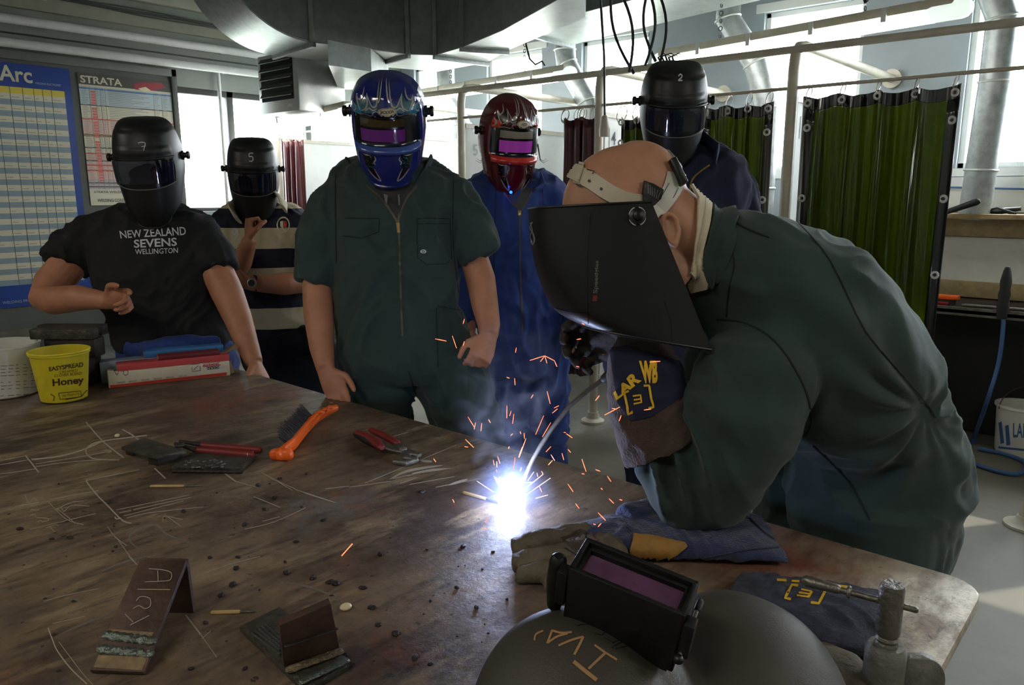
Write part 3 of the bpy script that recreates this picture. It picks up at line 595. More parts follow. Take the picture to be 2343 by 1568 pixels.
# hanging cables and the pull switch
p = onx(1383, 300, 3.6)
t = thing('pull_switch', 'cream pull switch hanging on a black cord above the bald head', 'switch', (p.x, p.y, p.z))
bm = MB(); lathe(bm, p, [(.028, -.03), (.03, .0), (.022, .05), (.018, .075), (.007, .085)], 16); obj('handle', bm, 'pipe_cream', t)
bm = MB(); tube(bm, [p+V((0, 0, .08)), p+V((.01, .02, .4)), p+V((-.01, .05, .8)), V((p.x, p.y+.07, ZC))], .007, 6); obj('cord', bm, 'cable_black', t)
for k, (x0, x1, yb) in enumerate(((1408, 1440, 165), (1400, 1450, 168), (1478, 1476, 150), (1488, 1500, 140), (1497, 1508, 150))):
    x = 3.0+.06*k; bm = MB(); a = onx(x0, -40, x); b2 = onx(x1, yb, x)
    pts = [a.lerp(b2, s/10)+V((0, .05*math.sin(math.pi*s/10)*(1 if k % 2 else -1), 0)) for s in range(11)]; tube(bm, pts, .007, 6)
    tag(obj('hanging_cable', bm, 'cable_black'), ['black cable looping down left of the plain black helmet, nearest the red one', 'second black looping cable left of the plain black helmet', 'straight black cable dropping beside the plain black helmet', 'black cable curving toward the top of the plain black helmet', 'rightmost black cable above the plain black helmet'][k], 'cable', 'black hanging cables')
p0 = onx(1205, 60, 4.9); bm = MB(); tube(bm, [V((p0.x, p0.y, 2.95)), onx(1203, 100, 4.9), onx(1212, 135, 4.9), onx(1225, 148, 4.9), onx(1240, 140, 4.9), onx(1246, 150, 4.9)], .008, 6); tag(obj('light_flex', bm, 'cable_black'), 'curled black flex feeding the middle strip light', 'cable')
# ------------------------------------------------------------------ bench and things at right
t = thing('work_bench', 'dark steel bench under the windows at right with red leg', 'workbench', (5.2, 0, 0))
bm = MB(); boxm(bm, (4.86, -2.2, .80), (5.55, 1.52, .825)); obj('top', bm, 'steel_dark', t, bevel=.003)
bm = MB(); boxm(bm, (4.86, -2.2, .79), (4.868, 1.52, .838)); obj('edge_strip', bm, 'steel', t)
for y in (1.3, -.9):
    bm = MB(); boxm(bm, (4.9, y, 0), (4.98, y+.09, .79)); obj('leg', bm, 'dark_red_steel', t)
bm = MB(); boxm(bm, (5.3, -2.2, .02), (5.34, 1.52, .78)); obj('back_panel', bm, 'bench_dark', t)
bm = MB(); boxm(bm, (5.44, -2.2, .93), (5.56, 1.55, 1.20)); struct('trim_22', bm, 'wall_white')
bm = MB(); boxm(bm, (5.42, -2.2, .83), (5.56, 1.55, .93)); boxm(bm, (5.40, -2.2, 1.205), (5.56, 1.55, 1.31)); struct('trim_23', bm, 'bench_wood', bevel=.004)
bm = MB(); boxm(bm, (5.56, -2.2, 1.35), (5.598, 1.75, 1.565)); struct('trim_24', bm, 'white_paint')
bm = MB(); tube(bm, [(5.54, .75, 1.49), (5.54, 1.3, 1.505)], .006, 8); tag(obj('blue_rod', bm, 'hose_blue'), 'thin blue rod along the wall under the right window', 'rod')
bm = MB(); boxm(bm, (5.24, -2.2, 1.315), (5.58, 1.55, 1.345)); tag(obj('wall_shelf', bm, 'bench_wood', bevel=.004), 'worn wooden ledge below the right window carrying a black tool', 'shelf')
A = onx(2145, 492, 5.2); B = onx(2235, 462, 5.2); t = thing('pry_handle', 'black bent tool handle lying on the ledge by the duct', 'tool', A)
bm = MB(); tube(bm, [A, A.lerp(B, .35)+V((0, 0, -.0)), B], [.012, .016, .02], 10, dome=True); obj('handle', bm, 'black_rubber', t)
bm = MB(); tube(bm, [A+V((0, .08, -.02)), A], .008, 8); obj('shank', bm, 'steel_dark', t)
P = onx(2280, 489, 5.35); t = thing('spring_clamp', 'black spring clamp lying on the ledge at far right', 'clamp', P)
bm = MB(); tube(bm, [P+V((0, .12, .02)), P+V((0, 0, .012)), P+V((0, -.12, .03))], [.012, .02, .012], 8); obj('jaw', bm, 'black_plastic', t)
bm = MB(); tube(bm, [P+V((-.03, .10, .0)), P+V((0, 0, .03)), P+V((-.03, -.1, .0))], .011, 8); obj('handle', bm, 'bench_dark', t)
A = onx(2150, 695, 5.0); t = thing('wire_brush', 'orange-backed wire brush on the dark bench at right', 'brush', (A.x, A.y, .83))
bm = MB(); boxm(bm, (4.96, A.y-.10, .86), (5.02, A.y+.12, .885)); obj('back', bm, 'orange_plastic', t, bevel=.006)
bm = MB(); boxm(bm, (4.965, A.y-.08, .83), (5.015, A.y+.1, .86)); obj('bristles', bm, 'bristle', t)
bm = MB(); boxm(bm, (4.92, A.y-.06, .828), (4.955, A.y+.1, .85)); tag(obj('tool_grip', bm, 'red_gloss', bevel=.008), 'small red grip lying in front of the wire brush on the bench', 'tool')
bm = MB(); tube(bm, [(4.97, A.y-.12, .836), (5.0, A.y-.55, .836)], .009, 8); tag(obj('steel_rod', bm, 'steel'), 'dark steel rod lying along the bench at right', 'rod')
# earth clamp and blue hose
P = onx(2300, 660, 4.82); t = thing('air_gun_hose', 'blue hose ending in a black ribbed connector hung on the bench edge', 'hose', (P.x, P.y, 0))
bm = MB(); lathe(bm, (P.x, P.y, .80), [(.024, 0), (.03, .06), (.026, .1), (.03, .13), (.025, .16), (.028, .2), (.018, .26), (.01, .28)], 14); obj('connector', bm, 'black_rubber', t)
q = [V((P.x, P.y, .80)), onx(2296, 740, 4.82), onx(2285, 830, 4.8), onx(2258, 920, 4.75), onz(2228, 1005, .015), onz(2216, 1050, .015), onz(2270, 1075, .015), onz(2330, 1085, .015), onz(2345, 1060, .015), onz(2300, 1040, .015), onz(2230, 1025, .015)]
Q = []
for i in range(len(q)-1):
    a, b, c, d = q[max(i-1, 0)], q[i], q[i+1], q[min(i+2, len(q)-1)]
    for k in range(6): s = k/6; Q.append(.5*((2*b)+(c-a)*s+(2*a-5*b+4*c-d)*s*s+(-a+3*b-3*c+d)*s**3))
bm = MB(); tube(bm, Q, .011, 8); obj('hose', bm, 'hose_blue', t)
P = onz(2330, 1035, 0); t = thing('plastic_pail', 'white printed plastic pail on the floor under the bench', 'bucket', P)
bm = MB(); lathe(bm, P, [(.115, 0), (.12, .01), (.135, .27), (.145, .27), (.145, .285), (.13, .285), (.115, .02)], 36); pb_ = obj('tub', bm, 'white_tub', t)
bm = MB(); tube(bm, [P+RT*(.145*math.cos(s*math.pi/12))+V((0, 0, .26+.13*math.sin(s*math.pi/12))) for s in range(13)], .003, 6); obj('handle', bm, 'dark_grey', t)
tr = bvh(pb_)
decal('lettering', [shape_text('LABEL', [(2318, 968), (2372, 970), (2370, 1003), (2318, 1001)], .02), shape_poly([(2285, 968), (2292, 964), (2298, 1014), (2290, 1016)]), shape_poly([(2300, 975), (2308, 972), (2312, 1018), (2303, 1020)]), shape_line([(2285, 1024), (2345, 1030)], 5)], 'hose_blue', t, tr)
UZ_ = V((0, 0, 1)); P = onz(2348, 1205, 0); t = thing('stand_foot', 'cream tubular stand leg at the right picture edge', 'stand', P)
bm = MB(); lathe(bm, P, [(.09, 0), (.09, .012), (.05, .03), (.04, .05)], 24); tube(bm, [P+UZ_*.04, P+UZ_*1.0+RT*.18], .036, 20); obj('leg', bm, 'pipe_cream', t)
P = onx(2118, 815, 3.93); t = thing('curtain_weight', 'metal clip at the foot of the large green curtain edge', 'clip', P)
bm = MB(); torus(bm, P, .018, .006, (1, 0, 0)); obj('ring', bm, 'steel_bright', t); bm = MB(); ball(bm, P+V((0, .005, -.04)), (.012, .02, .018)); obj('catch', bm, 'steel', t)
# daylight through each window opening (the bright overcast sky outside)
# ================================================================== people
def hand(bm, wr, D, T, Nn, s=1.0, curl=(.35, .5, .4), spread=.012, thumb=(.5, .2), each=None):
    """wr: wrist, D: towards the fingers, T: towards the thumb side, Nn: palm side"""
    D = D.normalized(); T = (T-D*T.dot(D)).normalized(); Nn = D.cross(T) if D.cross(T).dot(Nn) > 0 else -D.cross(T)
    pl = .092*s
    tube(bm, [wr-D*.02*s, wr+D*.02*s, wr+D*.055*s, wr+D*pl], [(.027*s, .020*s), (.035*s, .018*s), (.041*s, .017*s), (.040*s, .013*s)], 14, hint=T, dome=False)
    for i, (o, l, r) in enumerate(((.031, .070, .0092), (.010, .078, .0094), (-.011, .073, .009), (-.031, .058, .008))):
        c = each[i] if each else curl; p = wr+D*(pl*(.94-.03*abs(i-1)))+T*(o*s); d = (D+T*(o*spread/.012*.25/ .03*.03)).normalized(); pts = [p-D*.02*s, p]; a = 0; rr = [r*s*1.05, r*s*1.08]
        for k, q in enumerate((.46, .30, .24)):
            a += c[k]; dd = d*math.cos(a)+Nn*math.sin(a); p = p+dd*(l*q*s); pts.append(p); rr.append(r*s*(1.0, .92, .8)[k])
        tube(bm, pts, rr, 10, dome=True)
    p = wr+D*.022*s+T*.026*s; q = p+(D*.75+T*.75+Nn*thumb[0]*.5).normalized()*.040*s; d2 = (D*.95+T*(.35-thumb[0]*.6)+Nn*thumb[0]).normalized(); q2 = q+d2*.032*s; q3 = q2+(d2+Nn*thumb[1]-T*thumb[1]).normalized()*.026*s
    tube(bm, [p-T*.012*s, p, q, q2, q3], [.014*s, .0145*s, .012*s, .0105*s, .009*s], 10, dome=True)
def headmesh(bm, c, F, U, s=1.0):
    S = F.cross(U).normalized()
    ball(bm, c+F*.0, (.078*s, .098*s, .115*s), S, F, U); ball(bm, c+F*.025*s-U*.055*s, (.058*s, .066*s, .062*s), S, F, U)
    ball(bm, c+F*.10*s-U*.01*s, (.013*s, .018*s, .024*s), S, F, U)               # nose
    for q in (-1, 1):
        ball(bm, c+S*(.079*s*q)-U*.01*s, (.010*s, .020*s, .032*s), S, F, U); ball(bm, c+F*.088*s+S*(.032*s*q)+U*.018*s, (.02*s, .012*s, .008*s), S, F, U)
    tube(bm, [c+F*.088*s-U*.055*s-S*.02*s, c+F*.094*s-U*.055*s, c+F*.088*s-U*.055*s+S*.02*s], .007*s, 8)
def px(bm, pts, k=1.0, **kw):
    """limb through measured points (x, y, depth, radius in picture units)"""
    P = [W(a, b, d) for a, b, d, r in pts]; tube(bm, P, [r*d*k/FPX for a, b, d, r in pts], 20, **kw)
def torso(bm, rows, F, k=1.0):
    """rows: (x, y, depth, half width px, half depth m)"""
    S = F.cross(V((0, 0, 1))).normalized(); rg = []
    for x, y, d, hw, hd in rows:
        c = W(x, y, d); w = hw*d/FPX*k; n = 28
        rg.append([c+S*(math.copysign(abs(math.cos(t))**.85, math.cos(t))*w)+F*(math.copysign(abs(math.sin(t))**.85, math.sin(t))*hd*k) for t in [2*math.pi*j/n for j in range(n)]])
    loft(bm, rg)
def legs(bm, rows, k=1.0):
    for pts, foot in rows:
        P = [W(a, b, d) for a, b, d, r in pts]; R = [r*d/FPX*k for a, b, d, r in pts]; P.append(V(foot)+V((0, 0, .09))); R.append(.07*k); tube(bm, P, R, 20)
def shoes(par, feet, F, m='black_rubber'):
    for f in feet:
        bm = MB(); f = V(f); tube(bm, [f+F*-.10+V((0, 0, .05)), f+V((0, 0, .06)), f+F*.08+V((0, 0, .045)), f+F*.19+V((0, 0, .035))], [(.05, .04), (.06, .045), (.042, .05), (.034, .042)], 14, hint=(0, 0, 1), dome=True)
        for v in bm.verts: v.co.z = max(v.co.z, .004)
        obj('shoe', bm, m, par)
# ---- helmets: a shell (t: crown 0 .. chin 1, a: side -1 .. +1) in the frame S (to picture right), F (front), U (up)
def lerp_tab(tab, t):
    for (a, x), (b, y) in zip(tab, tab[1:]):
        if t <= b: u = (t-a)/(b-a); u = u*u*(3-2*u) if False else u; return x+(y-x)*u
    return tab[-1][1]
def cat(tab, t):
    n = len(tab)
    for i in range(n-1):
        if t <= tab[i+1][0] or i == n-2:
            a = tab[max(i-1, 0)]; b = tab[i]; c = tab[i+1]; d = tab[min(i+2, n-1)]; u = min(1, max(0, (t-b[0])/(c[0]-b[0])))
            return .5*((2*b[1])+(c[1]-a[1])*u+(2*a[1]-5*b[1]+4*c[1]-d[1])*u*u+(-a[1]+3*b[1]-3*c[1]+d[1])*u**3)
class Shell:
    def __init__(s, c, F, U, sw=1.0, sh=1.0, style=0):
        s.c = V(c); s.F = F.normalized(); s.U = (U-s.F*U.dot(s.F)).normalized(); s.S = s.F.cross(s.U).normalized()
        if s.S.dot(RT) < 0: s.S = -s.S
        s.sw, s.sh, s.style = sw, sh, style
        s.H = [(0, .172), (.06, .168), (.15, .148), (.3, .10), (.45, .05), (.6, .0), (.75, -.06), (.88, -.12), (1, -.170)]
        s.Wd = [(0, .018), (.06, .066), (.15, .094), (.3, .112), (.45, .118), (.6, .117), (.75, .105), (.88, .088), (1, .060)]
        s.Y = [(0, .0), (.06, .048), (.15, .088), (.3, .116), (.45, .128), (.6, .130), (.75, .130), (.88, .126), (1, .112)]
        s.B = [(0, -.02), (.15, -.02), (.3, -.03), (.45, -.035), (.6, -.03), (.75, .0), (.88, .03), (1, .06)]
        if style == 1:
            s.Wd = [(0, .02), (.06, .050), (.15, .086), (.3, .112), (.45, .119), (.6, .120), (.75, .112), (.88, .098), (1, .070)]
            s.H = [(0, .178), (.06, .170), (.15, .148), (.3, .10), (.45, .05), (.6, .0), (.75, -.06), (.88, -.12), (1, -.172)]
    def pt(s, a, t, off=0):
        w, y, z, b = cat(s.Wd, t), cat(s.Y, t), cat(s.H, t), cat(s.B, t)
        def raw(a):
            th = a*math.pi/2*1.0; e = .82 if t > .2 else 1.0
            x = math.copysign(abs(math.sin(th))**e, th)*w; f = b+(y-b)*max(0, math.cos(th))**e
            zz = z
            if t > .85: zz += .028*(t-.85)/.15*(abs(a)**2)*1.2
            if s.style == 1:
                f += .016*math.exp(-(a/.13)**2)*max(0, math.sin(math.pi*min(1, t/.42)))
                if t < .34: k = max(0, math.sin(math.pi*t/.34)); f += .012*k*math.exp(-((abs(a)-.62)/.13)**2); x *= 1+.07*k*math.exp(-((abs(a)-.66)/.16)**2)
                if .36 < t < .70: f -= .010*(1 if abs(a) < .62 else max(0, 1-(abs(a)-.62)/.08))*min(1, (t-.36)/.02, (.70-t)/.03)
                if .655 < t < .73 and abs(a) < .66: f += .012*math.sin(math.pi*(t-.655)/.075)
            elif .34 < t < .40 and abs(a) < .6: f += .004
            return V((x*s.sw, f*s.sw, zz*s.sh))
        p = raw(a)
        q = s.c+s.S*p.x+s.F*p.y+s.U*p.z
        if off:
            d = .01; pa, pb2 = raw(max(-1, a-d)), raw(min(1, a+d)); ta = pb2-pa; tt = s.raw2(a, t+.01)-s.raw2(a, t-.01); n = ta.cross(tt).normalized()
            if n.dot(V((p.x, p.y+.05, p.z*.3))) < 0: n = -n
            q += (s.S*n.x+s.F*n.y+s.U*n.z)*off
        return q
    def raw2(s, a, t):
        t = min(1, max(0, t)); p = s.pt(a, t)-s.c; return V((p.dot(s.S), p.dot(s.F), p.dot(s.U)))
    def shell(s, par, m, nu=72, nv=64):
        bm = MB(); g = [[bm.verts.new(s.pt(-1+2*i/nu, j/nv)) for j in range(nv+1)] for i in range(nu+1)]
        for i in range(nu):
            for j in range(nv): bm.faces.new((g[i][j], g[i+1][j], g[i+1][j+1], g[i][j+1]))
        top = [g[i][0] for i in range(nu+1)]
        bm.faces.new(top); s.o = obj('shell', bm, m, par, solid=.004, split=70); s.tree = bvh(s.o)
        bm = MB(); tube(bm, [s.pt(-1+2*i/nu, 1) for i in range(nu+1)], .0035, 8); obj('rim', bm, m, par); return s.o
    def patch(s, outline, m, par, name, off, nu=26, nv=14, thick=0):
        """outline(u,v) -> (a,t)"""
        bm = MB(); g = [[bm.verts.new(s.pt(*outline(i/nu, j/nv), off)) for j in range(nv+1)] for i in range(nu+1)]
        for i in range(nu):
            for j in range(nv): bm.faces.new((g[i][j], g[i+1][j], g[i+1][j+1], g[i][j+1]))
        return obj(name, bm, m, par, solid=-thick if thick else 0, split=60)
    def pivot(s, q, par, m='black_plastic', r=.018):
        p = s.c+s.S*(q*(.119*s.sw))+s.F*(-.012)+s.U*(.045*s.sh); bm = MB(); lathe(bm, p, [(r*.95, -.006), (r*.95, .004), (r*.6, .006), (r*.6, .012), (r*.85, .014), (r*.85, .023), (r*.6, .026)], 14, s.S*q); obj('pivot_knob', bm, m, par)
    def mapf(s):
        # drawings in (mm right, mm up) seen straight from the front
        return lambda x, y: (s.c+s.S*(x*.001*s.sw)+s.U*(y*.001*s.sh)+s.F*.6, -s.F)
def mm_decal(sh, name, shapes, m, par, off=.0013): return decal(name, shapes, m, par, sh.tree, off, mapf=sh.mapf(), maxlen=.06)
def plain_helmet(par, sh, num=None):
    sh.shell(par, 'black_plastic')
    def win(k0, k1):
        def f(u, v):
            a = -.60+1.2*u; top = .44; bot = .655+.04*(1-(2*u-1)**2); return (a*k0, top+(bot-top)*v+k1*(v-.5)*2)
        return f
    wc = sh.patch(win(1.0, 0), 'black_gloss', par, 'window_cover', .004, thick=.006)
    sh.patch(lambda u, v: (-.56+1.12*u, .45+.205*v), 'lens_cover', wc, 'front_lens', .0105, thick=.001)
    sh.patch(lambda u, v: (-.36+.72*u, .475+.13*v), 'dark_lens', wc, 'filter', .0125, thick=.0006)
    bm = MB(); tube(bm, [sh.pt(-.60+1.2*i/20, .66+.04*(1-(2*i/20-1)**2), .007) for i in range(21)], .0022, 6); obj('window_lip', bm, 'grey_plastic', par)
    bm = MB(); tube(bm, [sh.pt(-.60+1.2*i/20, .435, .006) for i in range(21)], .004, 6); obj('brow_edge', bm, 'black_plastic', par)
    for q in (-1, 1): sh.pivot(q, par)
def figure(spec):
    F = spec['F']; t = thing('person', spec['label'], 'person', spec['loc'])
    S = F.cross(V((0, 0, 1))).normalized()
    bm = MB(); spec['skin'](bm); me = remesh(bm, spec.get('vox', .0055), 3); b = obj('body', me, 'skin', t, split=180); return t, b
def cloth(name, build, m, par, vox=.008, it=8, amp=.006, sc_=6, st=(1, 1, .6), seed=0, fine=.25):
    bm = MB(); build(bm); me = remesh(bm, vox, it); wrinkle(me, amp, sc_, st, seed, fine); return obj(name, me, m, par, split=180)
def facing(yaw=0, down=0):
    F = Matrix.Rotation(math.radians(yaw), 3, 'Z') @ (-HD); return (F*math.cos(math.radians(down))-V((0, 0, 1))*math.sin(math.radians(down))).normalized()

# ---------------- C: standing man in dark green short-sleeved coverall, blue patterned helmet
F = facing(4)
ftC = [V((1.86, 2.25, 0)), V((1.98, 1.96, 0))]
ftC = [W(900, 1250, 2.62), W(1105, 1250, 2.62)]; ftC = [V((p.x, p.y, 0)) for p in ftC]
def skinC(bm):
    d = 2.62
    headmesh(bm, W(888, 285, d+.03), facing(4, 20), (UP+F*.25).normalized(), 1.0)
    tube(bm, [W(888, 330, d+.05), W(892, 400, d+.05)], .058, 16)
    torso(bm, [(892, 392, d, 90, .07), (895, 440, d, 130, .09), (905, 600, d, 115, .10), (915, 760, d, 110, .10), (940, 850, d, 120, .11)], F)
    legs(bm, [([(890, 860, d, 60), (895, 1000, d, 55)], ftC[0]), ([(1010, 860, d, 60), (1050, 1000, d, 55)], ftC[1])], .7)
    px(bm, [(800, 455, d, 26), (738, 560, d-.02, 34), (728, 660, d-.03, 36), (730, 720, d-.06, 35), (736, 795, d-.10, 28), (745, 845, d-.14, 21)])
    px(bm, [(1005, 450, d, 26), (1070, 545, d-.01, 32), (1100, 640, d-.03, 34), (1110, 700, d-.06, 31), (1119, 745, d-.10, 26), (1118, 770, d-.13, 22)])
    wr = W(746, 848, d-.14); hand(bm, wr, W(768, 893, d-.15)-wr, RT*.9+UP*.2-FW*.15, -FW*.9+RT*.2, 1.0, each=[(.35, .35, .3), (.55, .5, .4), (.65, .6, .5), (.7, .7, .5)], thumb=(.25, .1))
    wr = W(1118, 770, d-.13); hand(bm, wr, W(1100, 815, d-.17)-wr, -RT*.9+UP*.2-FW*.3, FW*.4-RT, 1.0, each=[(.75, .85, .6), (1.0, 1.1, .7), (1.1, 1.2, .8), (1.1, 1.2, .8)], thumb=(.25, .3))
tC, bC = figure(dict(F=F, loc=(1.80, 2.12, 0), label='person in dark green short-sleeved coverall and blue patterned welding helmet, standing', skin=skinC))
def covC(bm):
    d = 2.62
    torso(bm, [(890, 352, d+.04, 62, .05), (892, 372, d+.03, 105, .085), (896, 392, d+.01, 132, .115), (902, 430, d, 155, .135), (905, 500, d, 150, .15), (906, 600, d, 143, .155), (912, 700, d, 142, .155), (926, 780, d, 150, .155), (940, 830, d, 156, .155), (948, 862, d, 154, .13)], F)
    px(bm, [(822, 428, d, 48), (768, 458, d-.01, 52), (735, 545, d-.03, 54), (726, 640, d-.03, 50), (725, 648, d-.03, 49)]); px(bm, [(972, 420, d, 48), (1028, 452, d, 54), (1070, 520, d-.02, 54), (1098, 584, d-.02, 54), (1101, 590, d-.02, 52)])
    legs(bm, [([(880, 820, d, 84), (872, 900, d, 74), (870, 960, d, 68), (882, 1050, d, 62)], ftC[0]), ([(1010, 820, d, 92), (1042, 900, d, 82), (1068, 960, d, 78), (1094, 1060, d, 70)], ftC[1])])
covCo = cloth('coverall', covC, 'green_cloth', tC, it=13, seed=2, amp=.013, sc_=6.5, st=(1, 1, .75))
shoes(tC, ftC, F)
trC = bvh(covCo)
decal('zip', [shape_line([(838, 425), (872, 455), (898, 490), (911, 520), (915, 600), (918, 700), (921, 770)], 5), shape_line([(955, 425), (930, 455), (914, 492), (911, 520)], 5)], 'zip', tC, trC, .002, thick=.002)
o = decal('undershirt', [shape_poly([(850, 418), (950, 418), (930, 455), (912, 500), (904, 498), (876, 455)])], 'black_print', tC, trC, .0012)
decal('shirt_print', [shape_poly([(878, 444), (888, 447), (886, 468), (881, 462)]), shape_line([(912, 445), (913, 470)], 3)], 'grey_print', tC, trC, .002)
decal('zip_puller', [shape_poly([(906, 510), (914, 510), (915, 532), (909, 532)])], 'brass', tC, trC, .003, thick=.003)
decal('seam', [shape_line([(768, 400), (768, 480), (770, 600)], 2), shape_line([(785, 540), (830, 545), (867, 530), (868, 500), (790, 500)], 2, False), shape_line([(955, 500), (1030, 500), (1033, 590), (1022, 604), (976, 606), (955, 590), (955, 500)], 2.2, False), shape_line([(955, 512), (1030, 512)], 1.6), shape_line([(1038, 410), (1036, 500), (1040, 600), (1060, 740)], 2), shape_line([(998, 705), (1002, 840)], 2), shape_line([(935, 850), (953, 905)], 2.5), shape_line([(1000, 700), (1060, 712)], 1.6)], 'thread', tC, trC, .0015)
decal('chest_badge', [shape_poly(ellipse(968, 576, 7, 5))], 'white_print', tC, trC, .003); decal('badge_letter', [shape_text('D', [(965, 573), (971, 573), (971, 580), (965, 580)], .03)], 'black_print', tC, trC, .0045)
bm = MB(); d = 2.55
for sgn, pts in ((-1, [(800, 372), (822, 405), (850, 432)]), (1, [(985, 368), (968, 402), (945, 430)])):
    tube(bm, [W(x, y, d+.06-k*.05) for k, (x, y) in enumerate(pts)], [(.030, .008), (.034, .008), (.016, .006)], 12, hint=FW)
obj('collar', bm, 'green_cloth_dark', tC)

def fancy_helmet(par, sh, base, box_m, c_patch, c_hi, lens, filt, lip, rim, led):
    sh.shell(par, base)
    lh = sh.patch(lambda u, v: (-.60+1.2*u, .375+.30*v), box_m, par, 'lens_housing', .0015, thick=.003)
    sh.patch(lambda u, v: (-.64+1.28*u, .665+.055*v+.006*math.cos((u-.5)*3)), lip, par, 'chin_lip', .002, thick=.003)
    sh.patch(lambda u, v: (-.48+.96*u, .385+.255*v), 'black_gloss', lh, 'front_lens', .005, thick=.001)
    sh.patch(lambda u, v: (-.37+.62*u, .41+.075*v), lens, lh, 'sensor_window', .0075, thick=.0006)
    sh.patch(lambda u, v: (-.37+.62*u, .51+.115*v), filt, lh, 'filter', .0075, thick=.0006)
    bm = MB(); tube(bm, [sh.pt(-1+2*i/60, 1) for i in range(61)], .0055, 8); obj('rim_band', bm, rim, par)
    def both(f): return [g for q in (-1, 1) for g in f(q)]
    P = lambda q, pts: [(x*q, y if y < 75 else 75+(y-75)*1.13) for x, y in pts]
    mm_decal(sh, 'painted_panel', both(lambda q: [shape_poly(P(q, [(14, 92), (24, 112), (38, 100), (52, 128), (66, 108), (84, 112), (100, 80), (60, 78), (34, 84)]))]), c_patch, par)
    mm_decal(sh, 'painted_panel', both(lambda q: [shape_poly(P(q, [(72, 92), (98, 96), (102, 70), (84, 66), (70, 76)]))]), c_hi, par, .0016)
    mm_decal(sh, 'painted_panel', both(lambda q: [shape_poly(P(q, [(40, -55), (78, -50), (72, -90), (48, -125), (30, -140), (44, -105)]))]), 'black_gloss', par, .0012)
    fl = [[(14, 158), (17, 130), (22, 104), (34, 98), (42, 108), (52, 128)], [(52, 128), (50, 108), (56, 92), (70, 84)], [(14, 82), (22, 88), (34, 84), (40, 74), (62, 76), (82, 70), (90, 62), (70, 54), (52, 56)], [(86, 118), (80, 98), (74, 84)], [(34, 78), (28, 70), (34, 64)], [(6, 160), (10, 128), (16, 112), (24, 120)], [(60, 140), (66, 118), (78, 110), (84, 122)], [(96, 100), (88, 86), (98, 72)], [(20, 96), (34, 90), (46, 94), (58, 84)], [(40, -56), (36, -68), (42, -78), (38, -86)], [(78, -52), (66, -56), (50, -54)], [(44, -100), (34, -122), (26, -146), (44, -132), (64, -104)]]
    mm_decal(sh, 'flame_lines', both(lambda q: [shape_line(P(q, f), 4.4, taper=True, step=3) for f in fl]), 'flame_grey', par, .0022)
    rnd = random.Random(4); web = []
    for q in (-1, 1):
        for k in range(16):
            x, y = rnd.uniform(24, 84), rnd.uniform(76, 100); web.append(shape_line([(q*x, y), (q*(x+rnd.uniform(-10, 10)), y+rnd.uniform(-8, 8))], .9, step=3))
        for k in range(16):
            x, y = rnd.uniform(40, 72), rnd.uniform(-100, -56); web.append(shape_line([(q*x, y), (q*(x+rnd.uniform(-9, 9)), y+rnd.uniform(-9, 9))], .9, step=3))
    mm_decal(sh, 'web_lines', web, c_hi, par, .0024)
    b = mm_decal(sh, 'badge', [shape_poly(ellipse(8, 90, 27, 13, 28))], 'badge_cream', par, .004); mm_decal(sh, 'badge_ring', [shape_line(ellipse(8, 90, 24.5, 11, 28)+[(32.5, 90)], 1.4, step=3)], 'black_print', par, .005)
    for q in (-1, 1): sh.pivot(q, par, r=.02)
    return b
c0 = W(887, 302, 2.41)
hC = thing('welding_helmet', 'glossy blue welding helmet with grey flame lines and purple lens', 'welding helmet', c0)
shC = Shell(c0-facing(4, 24)*.06, facing(4, 24), V((0, 0, 1)), 1.0, .95, 1)
fancy_helmet(hC, shC, 'blue_gloss', 'navy_gloss', 'teal_paint', 'sky_paint', 'amber_lens', 'purple_lens', 'lip_blue', 'blue_gloss', None)
mm_decal(shC, 'badge_lettering', [shape_text('JACKSON', [(-11, 96), (27, 96), (27, 84), (-11, 84)], .03)], 'black_print', hC, .0055)

# ---------------- D: person in blue coverall and red helmet
d = 3.25; F = facing(14)
ftD = [W(1168, 1150, d), W(1262, 1150, d)]; ftD = [V((p.x, p.y, 0)) for p in ftD]
def skinD(bm):
    headmesh(bm, W(1175, 325, d+.06), facing(10, 14), UP, 1.0); tube(bm, [W(1178, 380, d+.05), W(1180, 425, d+.04)], .055, 16)
    torso(bm, [(1180, 420, d, 70, .07), (1178, 470, d, 95, .09), (1180, 700, d, 90, .09), (1190, 800, d, 85, .1)], F)
    legs(bm, [([(1155, 800, d, 38), (1160, 950, d, 34)], ftD[0]), ([(1230, 800, d, 38), (1245, 950, d, 34)], ftD[1])], .62)
    px(bm, [(1255, 480, d, 20), (1302, 600, d, 20), (1320, 690, d-.04, 22), (1326, 742, d-.08, 19)]); px(bm, [(1095, 480, d, 20), (1060, 600, d, 20), (1062, 690, d-.03, 22), (1070, 760, d-.08, 19)])
    wr = W(1326, 742, d-.08); hand(bm, wr, W(1330, 800, d-.1)-wr, -RT*.8-FW*.5, -RT*.5+FW*.8, .95, each=[(.35, .4, .3), (.5, .5, .4), (.6, .6, .4), (.65, .6, .5)], thumb=(.2, .1))
    wr = W(1072, 760, d-.08); hand(bm, wr, W(1076, 815, d-.1)-wr, RT*.8-FW*.5, RT*.5+FW*.8, .95, curl=(.5, .5, .4))
tD, bD = figure(dict(F=F, loc=(2.52, 2.2, 0), label='person in blue long-sleeved coverall and red patterned helmet, behind the green coverall', skin=skinD))
